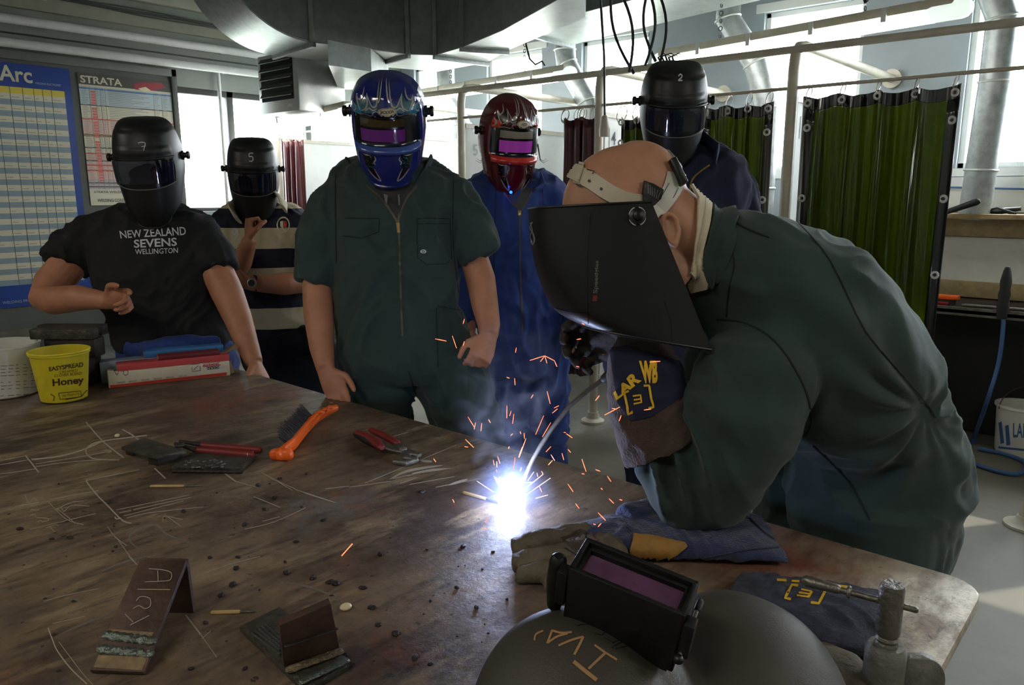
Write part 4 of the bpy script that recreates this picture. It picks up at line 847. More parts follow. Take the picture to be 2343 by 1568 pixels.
def covD(bm):
    torso(bm, [(1178, 384, d+.04, 55, .05), (1178, 402, d+.02, 95, .09), (1176, 425, d, 120, .115), (1176, 480, d, 112, .13), (1180, 600, d, 104, .135), (1188, 700, d, 102, .135), (1200, 780, d, 102, .135), (1208, 850, d, 100, .13)], F)
    px(bm, [(1245, 440, d, 34), (1278, 492, d, 38), (1302, 600, d, 36), (1318, 700, d-.03, 30), (1325, 738, d-.07, 26)]); px(bm, [(1108, 440, d, 34), (1074, 492, d, 38), (1058, 600, d, 36), (1060, 700, d-.03, 30), (1068, 745, d-.07, 26)])
    legs(bm, [([(1160, 820, d, 54), (1166, 920, d, 50), (1172, 1040, d, 44)], ftD[0]), ([(1248, 820, d, 54), (1252, 920, d, 50), (1250, 1040, d, 46)], ftD[1])])
covDo = cloth('coverall', covD, 'blue_cloth', tD, seed=5, amp=.012, sc_=7, st=(1, 1, .7)); shoes(tD, ftD, F); trD = bvh(covDo)
decal('zip', [shape_line([(1148, 436), (1172, 468), (1188, 488), (1190, 600), (1196, 760)], 3.5), shape_line([(1220, 430), (1205, 462), (1188, 488)], 3.5)], 'zip', tD, trD, .002, thick=.002)
decal('undershirt', [shape_poly([(1158, 432), (1216, 430), (1202, 464), (1188, 484), (1174, 466)])], 'dark_grey', tD, trD, .0012)
decal('zip_puller', [shape_poly([(1185, 482), (1191, 482), (1192, 493), (1186, 493)])], 'brass', tD, trD, .003, thick=.002)
decal('seam', [shape_line([(1135, 430), (1130, 600), (1128, 740)], 2), shape_line([(1240, 470), (1290, 476)], 2), shape_line([(1240, 420), (1250, 600)], 2)], 'blue_cloth_dark', tD, trD, .0015)
bm = MB()
for pts in ([(1112, 400), (1126, 428), (1146, 440)], [(1238, 404), (1240, 428), (1222, 436)]): tube(bm, [W(x, y, d-.06-k*.03) for k, (x, y) in enumerate(pts)], [(.028, .007), (.032, .007), (.012, .005)], 12, hint=FW)
obj('collar', bm, 'blue_cloth', tD)
bm = MB()
for sx, x0 in ((-1, 1106), (1, 1236)):
    for k in range(2): tube(bm, [W(x0-sx*6, 330, d+.03), W(x0-sx*3, 348, d), W(x0, 364+k*3, d), W(x0+sx*7, 369+k*4, d), W(x0+sx*(15+k*3), 363+k*4, d)], [.004, .003, .0016, .001, .0005], 5)
obj('hair', bm, 'hair', tD)
c0 = W(1172, 335, d-.14); Fh = facing(22, 14)
hD = thing('welding_helmet', 'glossy red and black flame-painted welding helmet with magenta lens', 'welding helmet', c0)
shD = Shell(c0-Fh*.05, Fh, V((0, 0, 1)), 1.0, 1.12, 1)
fancy_helmet(hD, shD, 'maroon_gloss', 'navy_gloss', 'black_gloss', 'orange_red', 'silver_lens', 'magenta_lens', 'orange_red', 'red_gloss', None)
mm_decal(shD, 'badge_mark', [shape_poly(ellipse(8, 90, 13, 6))], 'flame_grey', hD, .006)
bm = MB(); ball(bm, W(1169, 440, d-.16), .006); obj('power_light', bm, 'led_blue', tD)

# ---------------- A: man in black T-shirt, helmet 7
dA = 3.02; F = facing(6)
ftA = [V((p.x, p.y, 0)) for p in (W(350, 1100, dA+.05), W(470, 1100, dA+.05))]
def skinA(bm):
    d = dA
    headmesh(bm, W(338, 385, d+.05), facing(6, 20), UP, 1.03); tube(bm, [W(340, 450, d+.05), W(345, 500, d+.04)], .064, 16)
    torso(bm, [(345, 492, d, 90, .08), (348, 540, d, 118, .1), (370, 700, d, 112, .1), (400, 800, d, 105, .11), (415, 860, d, 105, .11)], F)
    legs(bm, [([(365, 860, d+.02, 45), (365, 950, d+.03, 42)], ftA[0]), ([(460, 860, d+.02, 45), (465, 950, d+.03, 42)], ftA[1])], .62)
    px(bm, [(250, 545, d-.0, 24), (170, 590, d-.04, 40), (120, 650, d-.10, 40), (100, 683, d-.16, 31), (125, 688, d-.20, 33), (180, 682, d-.26, 30), (225, 686, d-.30, 22), (250, 690, d-.32, 19)])
    px(bm, [(450, 560, d, 24), (490, 605, d-.02, 36), (520, 670, d-.06, 36), (545, 730, d-.10, 31), (570, 800, d-.15, 24), (583, 832, d-.18, 19)])
    wr = W(245, 688, d-.32); hand(bm, wr, W(300, 684, d-.36)-wr, UP*.75-FW*.5, -UP*.6+FW*.2, 1.08, each=[(.15, .45, .35), (.75, 1.0, .7), (.95, 1.15, .8), (1.05, 1.2, .8)], thumb=(.3, .1))
    wr = W(583, 832, d-.18); hand(bm, wr, W(598, 866, d-.2)-wr, -RT*.4-FW, FW-RT*.3, 1.02, curl=(.45, .5, .4), thumb=(.2, .1))
tA, bA = figure(dict(F=F, loc=(1.42, 3.1, 0), label='person in black T-shirt printed NEW ZEALAND SEVENS, leaning at far left', skin=skinA))
def shirtA(bm):
    d = dA
    torso(bm, [(342, 468, d+.04, 62, .06), (345, 486, d+.02, 110, .095), (346, 505, d, 140, .12), (350, 560, d, 142, .135), (362, 640, d, 136, .14), (380, 710, d, 132, .15), (396, 770, d, 126, .15), (402, 792, d, 122, .145)], F)
    px(bm, [(268, 524, d, 40), (215, 545, d-.01, 52), (165, 580, d-.04, 56), (150, 608, d-.06, 54)]); px(bm, [(428, 522, d, 40), (468, 550, d, 46), (492, 590, d-.02, 46), (500, 618, d-.03, 44)])
shA_ = cloth('t_shirt', shirtA, 'cotton_black', tA, seed=9, amp=.012, sc_=6, st=(1, 1, .8)); trA = bvh(shA_)
def pantsA(bm):
    d = dA; torso(bm, [(402, 780, d, 124, .135), (412, 830, d, 128, .145), (415, 880, d, 122, .14)], F)
    legs(bm, [([(362, 870, d+.02, 62), (365, 960, d+.03, 55)], ftA[0]), ([(462, 870, d+.02, 62), (465, 960, d+.03, 55)], ftA[1])])
    px(bm, [(300, 800, d-.12, 22), (360, 800, d-.16, 25), (430, 795, d-.16, 26), (500, 790, d-.10, 24)])
cloth('coverall_bottoms', pantsA, 'blue_cloth', tA, seed=4, amp=.008); shoes(tA, ftA, F)
decal('lettering', [shape_text('NEW ZEALAND', [(274, 529), (424, 519), (426, 538), (277, 546)], .012)], 'white_print', tA, trA, .002)
decal('lettering', [shape_text('SEVENS', [(306, 549), (404, 544), (405, 563), (307, 568)], .02)], 'white_print', tA, trA, .002)
decal('lettering', [shape_text('WELLINGTON', [(309, 571), (407, 567), (407, 579), (310, 583)], .008)], 'white_print', tA, trA, .002)
c0 = W(338, 396, dA-.15); Fh = facing(12, 12)
hA = thing('welding_helmet', 'black welding helmet marked 7 in white on the forehead', 'welding helmet', c0)
s7 = Shell(c0-Fh*.05, Fh, V((0, 0, 1))-RT*.04, 1.02, 1.15); plain_helmet(hA, s7)
mm_decal(s7, 'painted_number', [shape_line([(2, 104), (14, 106), (25, 103), (22, 92), (19, 82)], 3, step=3), shape_line([(12, 93), (26, 95)], 2.5, step=3)], 'white_print', hA, .002)

# ---------------- B: man in striped rugby shirt, helmet 5, hand to chin
dB = 3.75; F = facing(8)
ftB = [V((p.x, p.y, 0)) for p in (W(640, 1000, dB), W(715, 1000, dB))]
def skinB(bm):
    d = dB
    headmesh(bm, W(580, 395, d+.05), facing(6, 20), UP, 1.0); tube(bm, [W(585, 440, d+.05), W(592, 480, d+.04)], .06, 16)
    torso(bm, [(595, 478, d, 72, .08), (600, 520, d, 92, .1), (620, 680, d, 85, .1), (650, 780, d, 85, .11), (670, 830, d, 80, .1)], F)
    legs(bm, [([(645, 830, d, 36), (645, 920, d, 32)], ftB[0]), ([(715, 830, d, 36), (715, 920, d, 32)], ftB[1])], .62)
    px(bm, [(520, 535, d, 22), (512, 580, d-.05, 28), (530, 635, d-.12, 27), (552, 600, d-.20, 24), (568, 560, d-.26, 18), (570, 548, d-.27, 16)])
    px(bm, [(680, 540, d, 22), (703, 590, d-.03, 32), (700, 645, d-.08, 29), (650, 650, d-.20, 26), (595, 650, d-.27, 19), (570, 648, d-.27, 17)])
    wr = W(570, 550, d-.26); hand(bm, wr, UP*.9-FW*.15+RT*.05, RT*.5-FW*.8, RT*.7+FW*.6, 1.08, each=[(1.2, 1.5, .8), (1.35, 1.5, .8), (1.4, 1.5, .8), (1.4, 1.5, .8)], thumb=(.9, .5))
    wr = W(572, 648, d-.27); hand(bm, wr, -RT*.95+UP*.05, UP*.8-FW*.4, FW*.8+UP*.1, .95, curl=(.5, .6, .4))
tB, bB = figure(dict(F=F, loc=(2.15, 3.45, 0), label='person in cream and navy striped rugby shirt, one fist raised to chin', skin=skinB))
def shirtB(bm):
    d = dB
    torso(bm, [(590, 455, d+.04, 48, .06), (594, 472, d+.02, 82, .09), (598, 495, d, 108, .12), (602, 560, d, 100, .135), (618, 650, d, 96, .14), (634, 720, d, 96, .145), (642, 770, d, 96, .145)], F)
    px(bm, [(545, 505, d, 32), (510, 530, d, 36), (508, 560, d-.03, 38), (512, 590, d-.06, 36)]); px(bm, [(652, 500, d, 34), (690, 528, d, 40), (702, 575, d-.03, 40), (704, 612, d-.05, 38)])
shB = cloth('rugby_shirt', shirtB, 'jersey', tB, seed=12, amp=.010, sc_=7); trB = bvh(shB)
def pantsB(bm):
    d = dB; torso(bm, [(645, 765, d, 100, .14), (665, 830, d, 104, .14), (680, 880, d, 100, .14)], F); legs(bm, [([(645, 870, d, 56), (645, 950, d, 50)], ftB[0]), ([(722, 870, d, 56), (715, 950, d, 50)], ftB[1])])
    px(bm, [(625, 800, d-.14, 24), (700, 775, d-.14, 30), (745, 800, d-.05, 34), (745, 860, d-.02, 34)])
cloth('trousers', pantsB, 'navy_dark', tB, seed=14, amp=.01); shoes(tB, ftB, F)
bm = MB(); d = dB-.12
for pts in ([(545, 455), (530, 480), (545, 505)], [(632, 442), (646, 458), (650, 478)]): tube(bm, [W(x, y, d+.02-k*.04) for k, (x, y) in enumerate(pts)], [(.03, .008), (.04, .01), (.03, .007)], 12, hint=FW)
obj('collar', bm, 'cream_cloth', tB)
decal('crest', [shape_line(ellipse(648, 515, 14, 17, 26)+[(662, 515)], 3, step=4), shape_poly([(641, 507), (648, 505), (648, 524), (641, 519)])], 'badge_cream', tB, trB, .002)
decal('crest', [shape_poly([(649, 505), (656, 507), (656, 519), (649, 524)])], 'line_red', tB, trB, .002)
decal('shirt_logo', [shape_line([(538, 523), (545, 530), (538, 537), (531, 530), (538, 523)], 3, False, 4), shape_line([(538, 530), (546, 537), (539, 543)], 3, False, 4)], 'white_print', tB, trB, .002)
decal('logo_lettering', [shape_text('lotto', [(532, 544), (552, 543), (552, 549), (532, 550)])], 'white_print', tB, trB, .002)
p = W(575, 649, dB-.30); ax = RT
bm = MB(); torus(bm, W(583, 649, dB-.27), .0325, .007, (W(650, 650, dB-.20)-W(595, 650, dB-.27)), 28, 8); obj('watch_strap', bm, 'black_rubber', tB)
bm = MB(); q = W(577, 648, dB-.315); lathe(bm, q, [(.021, 0), (.021, .008), (.017, .010)], 24, -FW); wa = obj('watch_case', bm, 'steel_bright', tB); bm = MB(); lathe(bm, q-FW*.0102, [(.015, 0), (.015, .0008)], 24, -FW); obj('watch_face', bm, 'dark_grey', wa)
c0 = W(580, 418, dB-.15); Fh = facing(15, 14)
hB = thing('welding_helmet', 'black welding helmet marked 5, seen behind the number 7 one', 'welding helmet', c0)
s5 = Shell(c0-Fh*.05, Fh, V((0, 0, 1)), 1.0, 1.15); plain_helmet(hB, s5)
mm_decal(s5, 'painted_number', [shape_line([(12, 128), (-4, 127), (-6, 116), (6, 116), (10, 107), (4, 99), (-8, 100)], 3.5, step=3)], 'white_print', hB, .002)

# ---------------- E: man in navy coverall behind the welder
dE = 2.75; F = facing(-6)
ftE = [V((p.x, p.y, 0)) for p in (W(1500, 1100, dE), W(1640, 1100, dE))]
def skinE(bm):
    d = dE
    headmesh(bm, W(1543, 250, d+.05), facing(-6, 20), UP, 1.0); tube(bm, [W(1550, 310, d+.05), W(1560, 375, d+.04)], .06, 16)
    torso(bm, [(1565, 368, d, 80, .08), (1575, 420, d, 110, .1), (1575, 650, d, 100, .1), (1570, 800, d, 95, .1)], F)
    legs(bm, [([(1520, 800, d, 50), (1510, 950, d, 46)], ftE[0]), ([(1630, 800, d, 50), (1635, 950, d, 46)], ftE[1])], .62)
    px(bm, [(1670, 460, d, 24), (1710, 600, d, 24), (1707, 720, d-.05, 22), (1700, 780, d-.1, 22)]); px(bm, [(1475, 460, d, 24), (1438, 600, d, 24), (1443, 700, d-.05, 22), (1450, 760, d-.1, 22)])
    wr = W(1700, 780, d-.1); hand(bm, wr, -UP, -RT-FW*.4, FW-RT*.3, 1.0); wr = W(1450, 762, d-.1); hand(bm, wr, -UP, RT-FW*.4, FW+RT*.3, 1.0)
tE, bE = figure(dict(F=F, loc=(2.5, 1.45, 0), label='tall person in navy coverall and plain black helmet behind the welder', skin=skinE))
def covE(bm):
    d = dE
    torso(bm, [(1560, 318, d+.04, 55, .05), (1565, 338, d+.03, 90, .09), (1575, 365, d, 125, .12), (1580, 420, d, 130, .14), (1580, 520, d, 122, .145), (1578, 700, d, 118, .15), (1575, 820, d, 125, .15)], F)
    px(bm, [(1645, 395, d, 42), (1682, 440, d, 48), (1705, 520, d, 46), (1712, 640, d, 42), (1706, 770, d-.08, 34)]); px(bm, [(1500, 395, d, 42), (1458, 440, d, 48), (1438, 520, d, 46), (1436, 640, d, 42), (1446, 745, d-.08, 34)])
    legs(bm, [([(1510, 800, d, 72), (1492, 950, d, 66)], ftE[0]), ([(1640, 800, d, 72), (1640, 950, d, 66)], ftE[1])])
covEo = cloth('coverall', covE, 'navy_cloth', tE, seed=21, amp=.013, sc_=7); shoes(tE, ftE, F); trE = bvh(covEo)
decal('zip', [shape_line([(1624, 378), (1600, 395), (1584, 412), (1578, 440)], 4)], 'brass', tE, trE, .002, thick=.002)
bm = MB(); d = dE-.10
for pts in ([(1600, 305), (1640, 350), (1632, 385)], [(1500, 330), (1492, 370), (1540, 400)]): tube(bm, [W(x, y, d+.06-k*.05) for k, (x, y) in enumerate(pts)], [(.03, .009), (.045, .009), (.02, .006)], 12, hint=FW)
obj('collar', bm, 'navy_cloth', tE)
c0 = W(1543, 272, dE-.15); Fh = facing(-4, 20)
hE = thing('welding_helmet', 'black welding helmet marked 2 at its crown, on the tallest person', 'welding helmet', c0)
s2 = Shell(c0-Fh*.05, Fh, V((0, 0, 1)), .96, 1.03); plain_helmet(hE, s2)
mm_decal(s2, 'painted_number', [shape_line([(-4, 143), (2, 148), (8, 144), (4, 138), (-4, 132), (9, 132)], 3.5, step=3)], 'white_print', hE, .002)
bm = MB()
for k in range(5): tube(bm, [W(1516+k*7, 150, dE+.02), W(1506+k*8, 132-3*(k % 3), dE+.03), W(1518+k*9, 122+3*(k % 2), dE+.05), W(1530+k*8, 130, dE+.06)], [.004, .003, .002, .001], 6)
obj('hair_tuft', bm, 'hair', tE)
# ================================================================== the steel table
TX0, TX1, TY0, TY1, TZ = .1, 1.42, .185, 2.93, .82
tab = thing('welding_table', 'large worn brown steel welding table with chalk marks across the foreground', 'table', (.76, 1.55, 0))
bm = MB(); poly = []
for cx, cy, a0 in ((TX1-.06, TY1-.06, 0), (TX0+.06, TY1-.06, 90), (TX0+.06, TY0+.06, 180), (TX1-.06, TY0+.06, 270)):
    for k in range(7): a = math.radians(a0+k*15); poly.append((cx+.06*math.cos(a), cy+.06*math.sin(a), TZ-.022))
prism(bm, poly, (0, 0, .022)); top = obj('table_top', bm, 'table', tab, bevel=.003)
trT = bvh(top)
for x, y in ((1.30, .29), (.2, .29), (1.30, 2.8), (.2, 2.8)):
    bm = MB(); boxm(bm, (x-.035, y-.035, 0), (x+.035, y+.035, TZ-.022)); obj('leg', bm, 'dark_red_steel', tab, bevel=.004)
bm = MB(); boxm(bm, (.2, .26, .70), (1.33, .3, TZ-.022)); boxm(bm, (1.29, .29, .70), (1.33, 2.8, TZ-.022)); boxm(bm, (.2, 2.78, .70), (1.33, 2.82, TZ-.022)); boxm(bm, (.17, .29, .70), (.21, 2.8, TZ-.022)); obj('under_frame', bm, 'dark_red_steel', tab)
def cv(l, s, ox, oy): return [(ox+x/s, oy+y/s) for x, y in l]
ch = [cv(l, 2.929, 0, 850) for l in ([(575, 340), (690, 470), (830, 580)], [(820, 390), (890, 430), (940, 470)], [(985, 430), (690, 468), (600, 500), (575, 540), (610, 580), (680, 592), (800, 595)], [(690, 468), (560, 525), (400, 570), (210, 592)], [(170, 565), (215, 620), (260, 680)],
      [(590, 730), (580, 740), (650, 830), (720, 900), (820, 1000), (880, 1020)], [(1035, 650), (1110, 720)], [(1500, 680), (1580, 740)], [(770, 975), (780, 990), (810, 985)])]
thin = [cv(l, 2.929, 0, 850) for l in ([(750, 535), (560, 570), (240, 622)], [(700, 530), (750, 535), (715, 550)], [(800, 592), (500, 605), (240, 640)], [(0, 600), (170, 567)], [(0, 628), (190, 595)], [(0, 690), (240, 655)], [(935, 660), (590, 730)], [(1580, 740), (1730, 780)], [(1750, 680), (2000, 800), (2240, 880)], [(100, 908), (310, 870)], [(320, 870), (440, 990), (560, 1030)], [(340, 860), (660, 800)], [(200, 1060), (640, 955)], [(780, 930), (1270, 830)], [(800, 950), (1280, 845)], [(830, 970), (1230, 870)], [(850, 985), (1000, 950), (1360, 910)], [(170, 830), (190, 880), (230, 850), (245, 870)],
      [(240, 980), (330, 990), (290, 1010), (270, 1000), (250, 1010)], [(200, 970), (230, 960), (240, 980)], [(205, 940), (215, 925), (240, 935), (260, 925)], [(310, 1050), (370, 1030), (395, 1035)], [(330, 1040), (375, 1085)], [(1090, 1010), (1110, 970), (1210, 1040)], [(1130, 975), (1225, 995)], [(720, 1040), (770, 1110), (850, 1170)], [(860, 1240), (930, 1310)], [(370, 930), (480, 880), (560, 870)], [(380, 920), (470, 990), (500, 1020)], [(410, 910), (430, 940), (480, 900), (600, 905)], [(1820, 715), (1960, 800)], [(1700, 840), (1880, 915)], [(1640, 1060), (1840, 1010), (2050, 915)], [(2180, 790), (2340, 770)])]
ch += [cv(l, 2.929, 100, 1230) for l in ([(30, 610), (60, 690), (90, 760), (180, 880), (290, 985)], [(950, 520), (1050, 650)])]
thin += [cv(l, 2.929, 100, 1230) for l in ([(1050, 650), (1160, 805)], [(1080, 240), (1250, 180), (1450, 130)], [(0, 430), (190, 380), (370, 345)], [(500, 20), (580, 130), (640, 200)], [(1060, 680), (1120, 630)], [(60, 580), (280, 530)], [(100, 700), (250, 900), (330, 990)])]
thin += [cv(l, 4.686, 600, 880) for l in ([(930, 1105), (1380, 1040)], [(1400, 1010), (1700, 950), (2020, 900)], [(1480, 1065), (1660, 1000)], [(1580, 1075), (2060, 990)], [(1560, 985), (1850, 900)], [(1860, 1105), (2340, 1010)], [(1400, 560), (1560, 515)], [(1100, 1060), (1560, 870), (2080, 650)], [(0, 1470), (190, 1420)], [(80, 1005), (350, 1120)], [(360, 1130), (620, 1215), (790, 1270)], [(680, 1120), (740, 1112)])]
smear = [cv(l, 4.686, 600, 880) for l in ([(1370, 1020), (1560, 930), (1930, 870)], [(1600, 960), (1760, 930), (1980, 905)], [(1700, 820), (1820, 830)], [(2000, 1080), (2200, 1020)])]
faint = [cv([(1000, 1230), (880, 1150), (890, 1080), (1040, 1030), (1130, 1100), (1320, 1165)], 2.929, 0, 850), cv([(360, 250), (500, 180), (720, 120)], 2.929, 100, 1230), cv([(90, 660), (250, 590), (520, 480)], 2.929, 100, 1230), cv([(1600, 300), (1800, 340), (2000, 420)], 2.929, 100, 1230)]
decal('chalk_lines', [shape_line(l, 3.0, step=6) for l in ch], 'chalk', tab, trT, .0004)
decal('fine_chalk_lines', [shape_line(l, 1.5, step=8) for l in thin], 'chalk', tab, trT, .0004)
decal('chalk_smears', [shape_line(l, 6, step=6, taper=True) for l in smear], 'chalk', tab, trT, .0005)
decal('faint_chalk_lines', [shape_line(l, 5, step=6, taper=True) for l in faint], 'chalk_faint', tab, trT, .0003)

def T(x, y, dz=0): return onz(x, y, TZ+dz)
UZ = V((0, 0, 1))
# -- angled plate lettered in chalk
a, b = T(210, 1543), T(332, 1547); c, d = onz(430, 1290, .905), onz(325, 1288, .905)
t = thing('weld_sample', 'rusty bent steel plate propped like a ramp with two weld beads and chalk writing', 'steel sample', (a+b)/2)
nrm = (b-a).cross(d-a).normalized(); nrm = nrm if nrm.z > 0 else -nrm
bm = MB(); prism(bm, [a+UZ*.001, b+UZ*.001, c, d], nrm*.009); pl = obj('plate', bm, 'rust_plate', t, bevel=.0012)
l0, l1 = onz(380, 1395, TZ), onz(446, 1405, TZ); bm = MB(); e = (c-d).normalized(); dn = ((l0+l1)/2-(c+d)/2).normalized()
prism(bm, [d+e*.002, c-e*.002, c-e*.002+V((l1.x-c.x, l1.y-c.y, TZ+.001-c.z)), d+e*.002+V((l1.x-c.x, l1.y-c.y, TZ+.001-d.z))], (c-b).normalized()*.009); obj('prop_plate', bm, 'rust_plate', t)
tr = bvh(pl)
decal('heat_mark', [shape_poly([(250, 1440), (352, 1448), (345, 1462), (243, 1452)]), shape_poly([(226, 1500), (340, 1504), (330, 1535), (214, 1528)])], 'heat_tan', t, tr, .0006)
for (u, v) in (((243, 1454), (350, 1468)), ((232, 1486), (344, 1498))):
    P = [onz(u[0], u[1], TZ+.03), onz(v[0], v[1], TZ+.03)]; h0 = tr.ray_cast(CAM, ray(*u).normalized())[0]; h1 = tr.ray_cast(CAM, ray(*v).normalized())[0]
    bm = MB(); n = 22; tube(bm, [h0.lerp(h1, k/n)+nrm*.001 for k in range(n+1)], [(.003+.0006*math.sin(k*2.4), .0068+.001*math.sin(k*1.9)) for k in range(n+1)], 12, hint=nrm, dome=True); obj('weld_bead', bm, 'bead', t)
decal('chalk_lettering', [shape_line(cv(l, 2.929, 100, 1230), 1.8, step=5) for l in ([(705, 212), (800, 220), (855, 240), (850, 285), (800, 295), (680, 300)], [(765, 225), (768, 295)], [(630, 350), (850, 352)], [(620, 430), (650, 400), (710, 410), (715, 460), (680, 480), (640, 460), (600, 480)], [(545, 515), (600, 570)], [(710, 525), (600, 580), (580, 590)])], 'chalk', t, tr, .0008)
# -- T joint
t = thing('weld_sample', 'rusty steel T-joint sample with an upright plate and broad welds', 'steel sample', T(690, 1500))
B0, B1, B2, B3 = T(549, 1446, .001), T(700, 1592, .001), T(808, 1528, .001), T(640, 1400, .001)
bm = MB(); prism(bm, [B0, B1, B2, B3], UZ*.009); base = obj('base_plate', bm, 'scale', t, bevel=.001)
u0, u1 = onz(650, 1527, TZ+.010), onz(778, 1487, TZ+.010); hgt = .098
u0b = T(649, 1535, .009); up = (UZ*1.0-(u1-u0).cross(UZ).normalized()*-.02); ln = u1-u0; side = ln.cross(UZ).normalized()
bm = MB(); w0 = onz(640, 1432, TZ+.095); w1 = onz(757, 1381, TZ+.095)
prism(bm, [u0, u1, w1, w0], -ln.cross(w0-u0).normalized()*.010); obj('upright_plate', bm, 'rust_plate', t, bevel=.001)
for k, (p, q, r, m) in enumerate((((665, 1532), (775, 1492), .0062, 'weld_tan'), ((690, 1560), (790, 1513), .005, 'bead'), ((655, 1478), (768, 1440), .003, 'steel_dark'))):
    A_, B_ = onz(p[0], p[1], TZ+(.014 if k < 2 else .055)), onz(q[0], q[1], TZ+(.014 if k < 2 else .055)); bm = MB(); n = 20
    tube(bm, [A_.lerp(B_, i/n) for i in range(n+1)], [(r*.55*(1+.10*math.sin(i*2.1)), r*1.25*(1+.06*math.sin(i*1.3))) for i in range(n+1)], 12, hint=UZ, dome=True); obj('weld_bead', bm, m, t)
tr = bvh(base); decal('weld_runs', [shape_line([(575+8*k, 1452-5*k), (640, 1500-9*k)], 3, step=5) for k in range(5)], 'bead', t, tr, .001, thick=.002)
# -- block on supports, flat welded plate
t = thing('weld_sample', 'oily steel plate raised on two short feet, left of red-handled tongs', 'steel sample', T(345, 1045))
P = [T(278, 1030, .022), T(358, 1052, .022), T(428, 1038, .022), T(330, 1008, .022)]; bm = MB(); prism(bm, P, UZ*.008); obj('plate', bm, 'scale', t, bevel=.001)
bm = MB(); prism(bm, [T(340, 1062, .001), T(362, 1066, .001), T(415, 1050, .001), T(398, 1044, .001)], UZ*.021); obj('foot', bm, 'steel_dark', t)
bm = MB(); prism(bm, [T(288, 1040, .001), T(304, 1045, .001), T(330, 1032, .001), T(315, 1028, .001)], UZ*.021); obj('foot', bm, 'steel_dark', t)
t = thing('weld_sample', 'flat steel plate with a rough weld pool, just below the red-handled tongs', 'steel sample', T(490, 1065))
P = [T(393, 1076, .001), T(555, 1078, .001), T(584, 1052, .001), T(440, 1042, .001)]; bm = MB(); prism(bm, P, UZ*.009); pl = obj('plate', bm, 'scale', t, bevel=.001)
bm = MB(); rr = random.Random(5)
for k in range(26):
    p = T(rr.uniform(425, 515), rr.uniform(1052, 1070), .010); ball(bm, p, (rr.uniform(.003, .008), rr.uniform(.003, .006), .0025), u=8, v=6)
obj('weld_pool', remesh(bm, .0012, 2), 'bead', t)
bm = MB(); n = 30; A_, B_ = T(393, 1078, .005), T(555, 1080, .005); tube(bm, [A_.lerp(B_, i/n) for i in range(n+1)], [.004+.0012*math.sin(i*2.3) for i in range(n+1)], 8); obj('cut_edge', bm, 'steel_dark', t)
t = thing('tongs', 'steel tongs with dark red sleeved handles lying on the table', 'tongs', T(500, 1030))
for k, (p, q, s0, s1) in enumerate((((448, 1030), (575, 1041), (400, 1015), (448, 1030)), ((462, 1020), (592, 1030), (410, 1010), (462, 1018)))):
    bm = MB(); tube(bm, [T(*p, .012), T((p[0]+q[0])/2, (p[1]+q[1])/2, .012), T(*q, .012)], [.0085, .0095, .009], 12, dome=True); obj('grip', bm, 'red_grip', t)
    bm = MB(); tube(bm, [T(*s0, .03), T((s0[0]+s1[0])/2, (s0[1]+s1[1])/2, .024), T(*s1, .014)], [.004, .005, .006], 8); obj('jaw', bm, 'steel_dark', t)
bm = MB(); tube(bm, [T(566, 1041, .012), T(580, 1040, .012)], .0085, 10); obj('worn_tip', bm, 'steel_bright', t)
bm = MB(); ball(bm, T(412, 1019, .034), (.012, .012, .006)); obj('rivet', bm, 'steel_dark', t)
# -- wire brush
t = thing('wire_brush', 'orange-handled wire brush lying on its side on the table', 'brush', T(690, 1000))
P = [T(640, 1040, .018), T(672, 1015, .018), T(700, 980, .018), T(724, 955, .020), T(745, 943, .022), T(768, 934, .026)]
bm = MB(); tube(bm, P, [(.016, .011), (.017, .010), (.017, .009), (.016, .010), (.014, .010), (.011, .009)], 14, hint=UZ, dome=True); tube(bm, [T(630, 1040, .017), T(658, 1040, .017)], [(.016, .012)]*2, 12, hint=UZ, dome=True)
for x, y in ((722, 950), (733, 943), (744, 937), (755, 932), (712, 958)): ball(bm, T(x, y, .034), (.009, .009, .006), u=12, v=8)
obj('handle', remesh(bm, .0018, 3), 'orange_plastic', t)
bm = MB(); rr = random.Random(6)
A_, B_ = T(668, 1020, .018), T(716, 962, .018); ax = (B_-A_).normalized(); out = (-RT*.55+HD*.35+UZ*.55); out = (out-ax*out.dot(ax)).normalized()
for i in range(17):
    for j in range(5):
        for q in range(4):
            p = A_.lerp(B_, i/16)+UZ*(-.012+.006*j)+V((rr.uniform(-.001, .001),)*3); L_ = .046+rr.uniform(-.004, .004); o = (out+ax*rr.uniform(-.15, .15)+UZ*rr.uniform(-.08, .16)).normalized(); tube(bm, [p, p+o*L_], .0009, 3, caps=False)
for i in range(34): p = A_.lerp(B_, rr.random()*.4); o = (out+ax*rr.uniform(-.9, .3)+UZ*rr.uniform(-.1, .3)).normalized(); tube(bm, [p, p+o*rr.uniform(.045, .065)], .0005, 3, caps=False)
w = obj('bristles', bm, 'bristle', t); w['kind'] = 'stuff'
bm = MB(); 
rings = []
for i in range(9):
    c_ = A_.lerp(B_, i/8); rings.append([c_+out*(.004+.036*abs(math.cos(a))*(1 if math.cos(a) > 0 else 0))+UZ*(.002+.011*math.sin(a)) for a in [2*math.pi*j/14 for j in range(14)]])
loft(bm, rings); obj('bristle_core', bm, 'bristle', t)
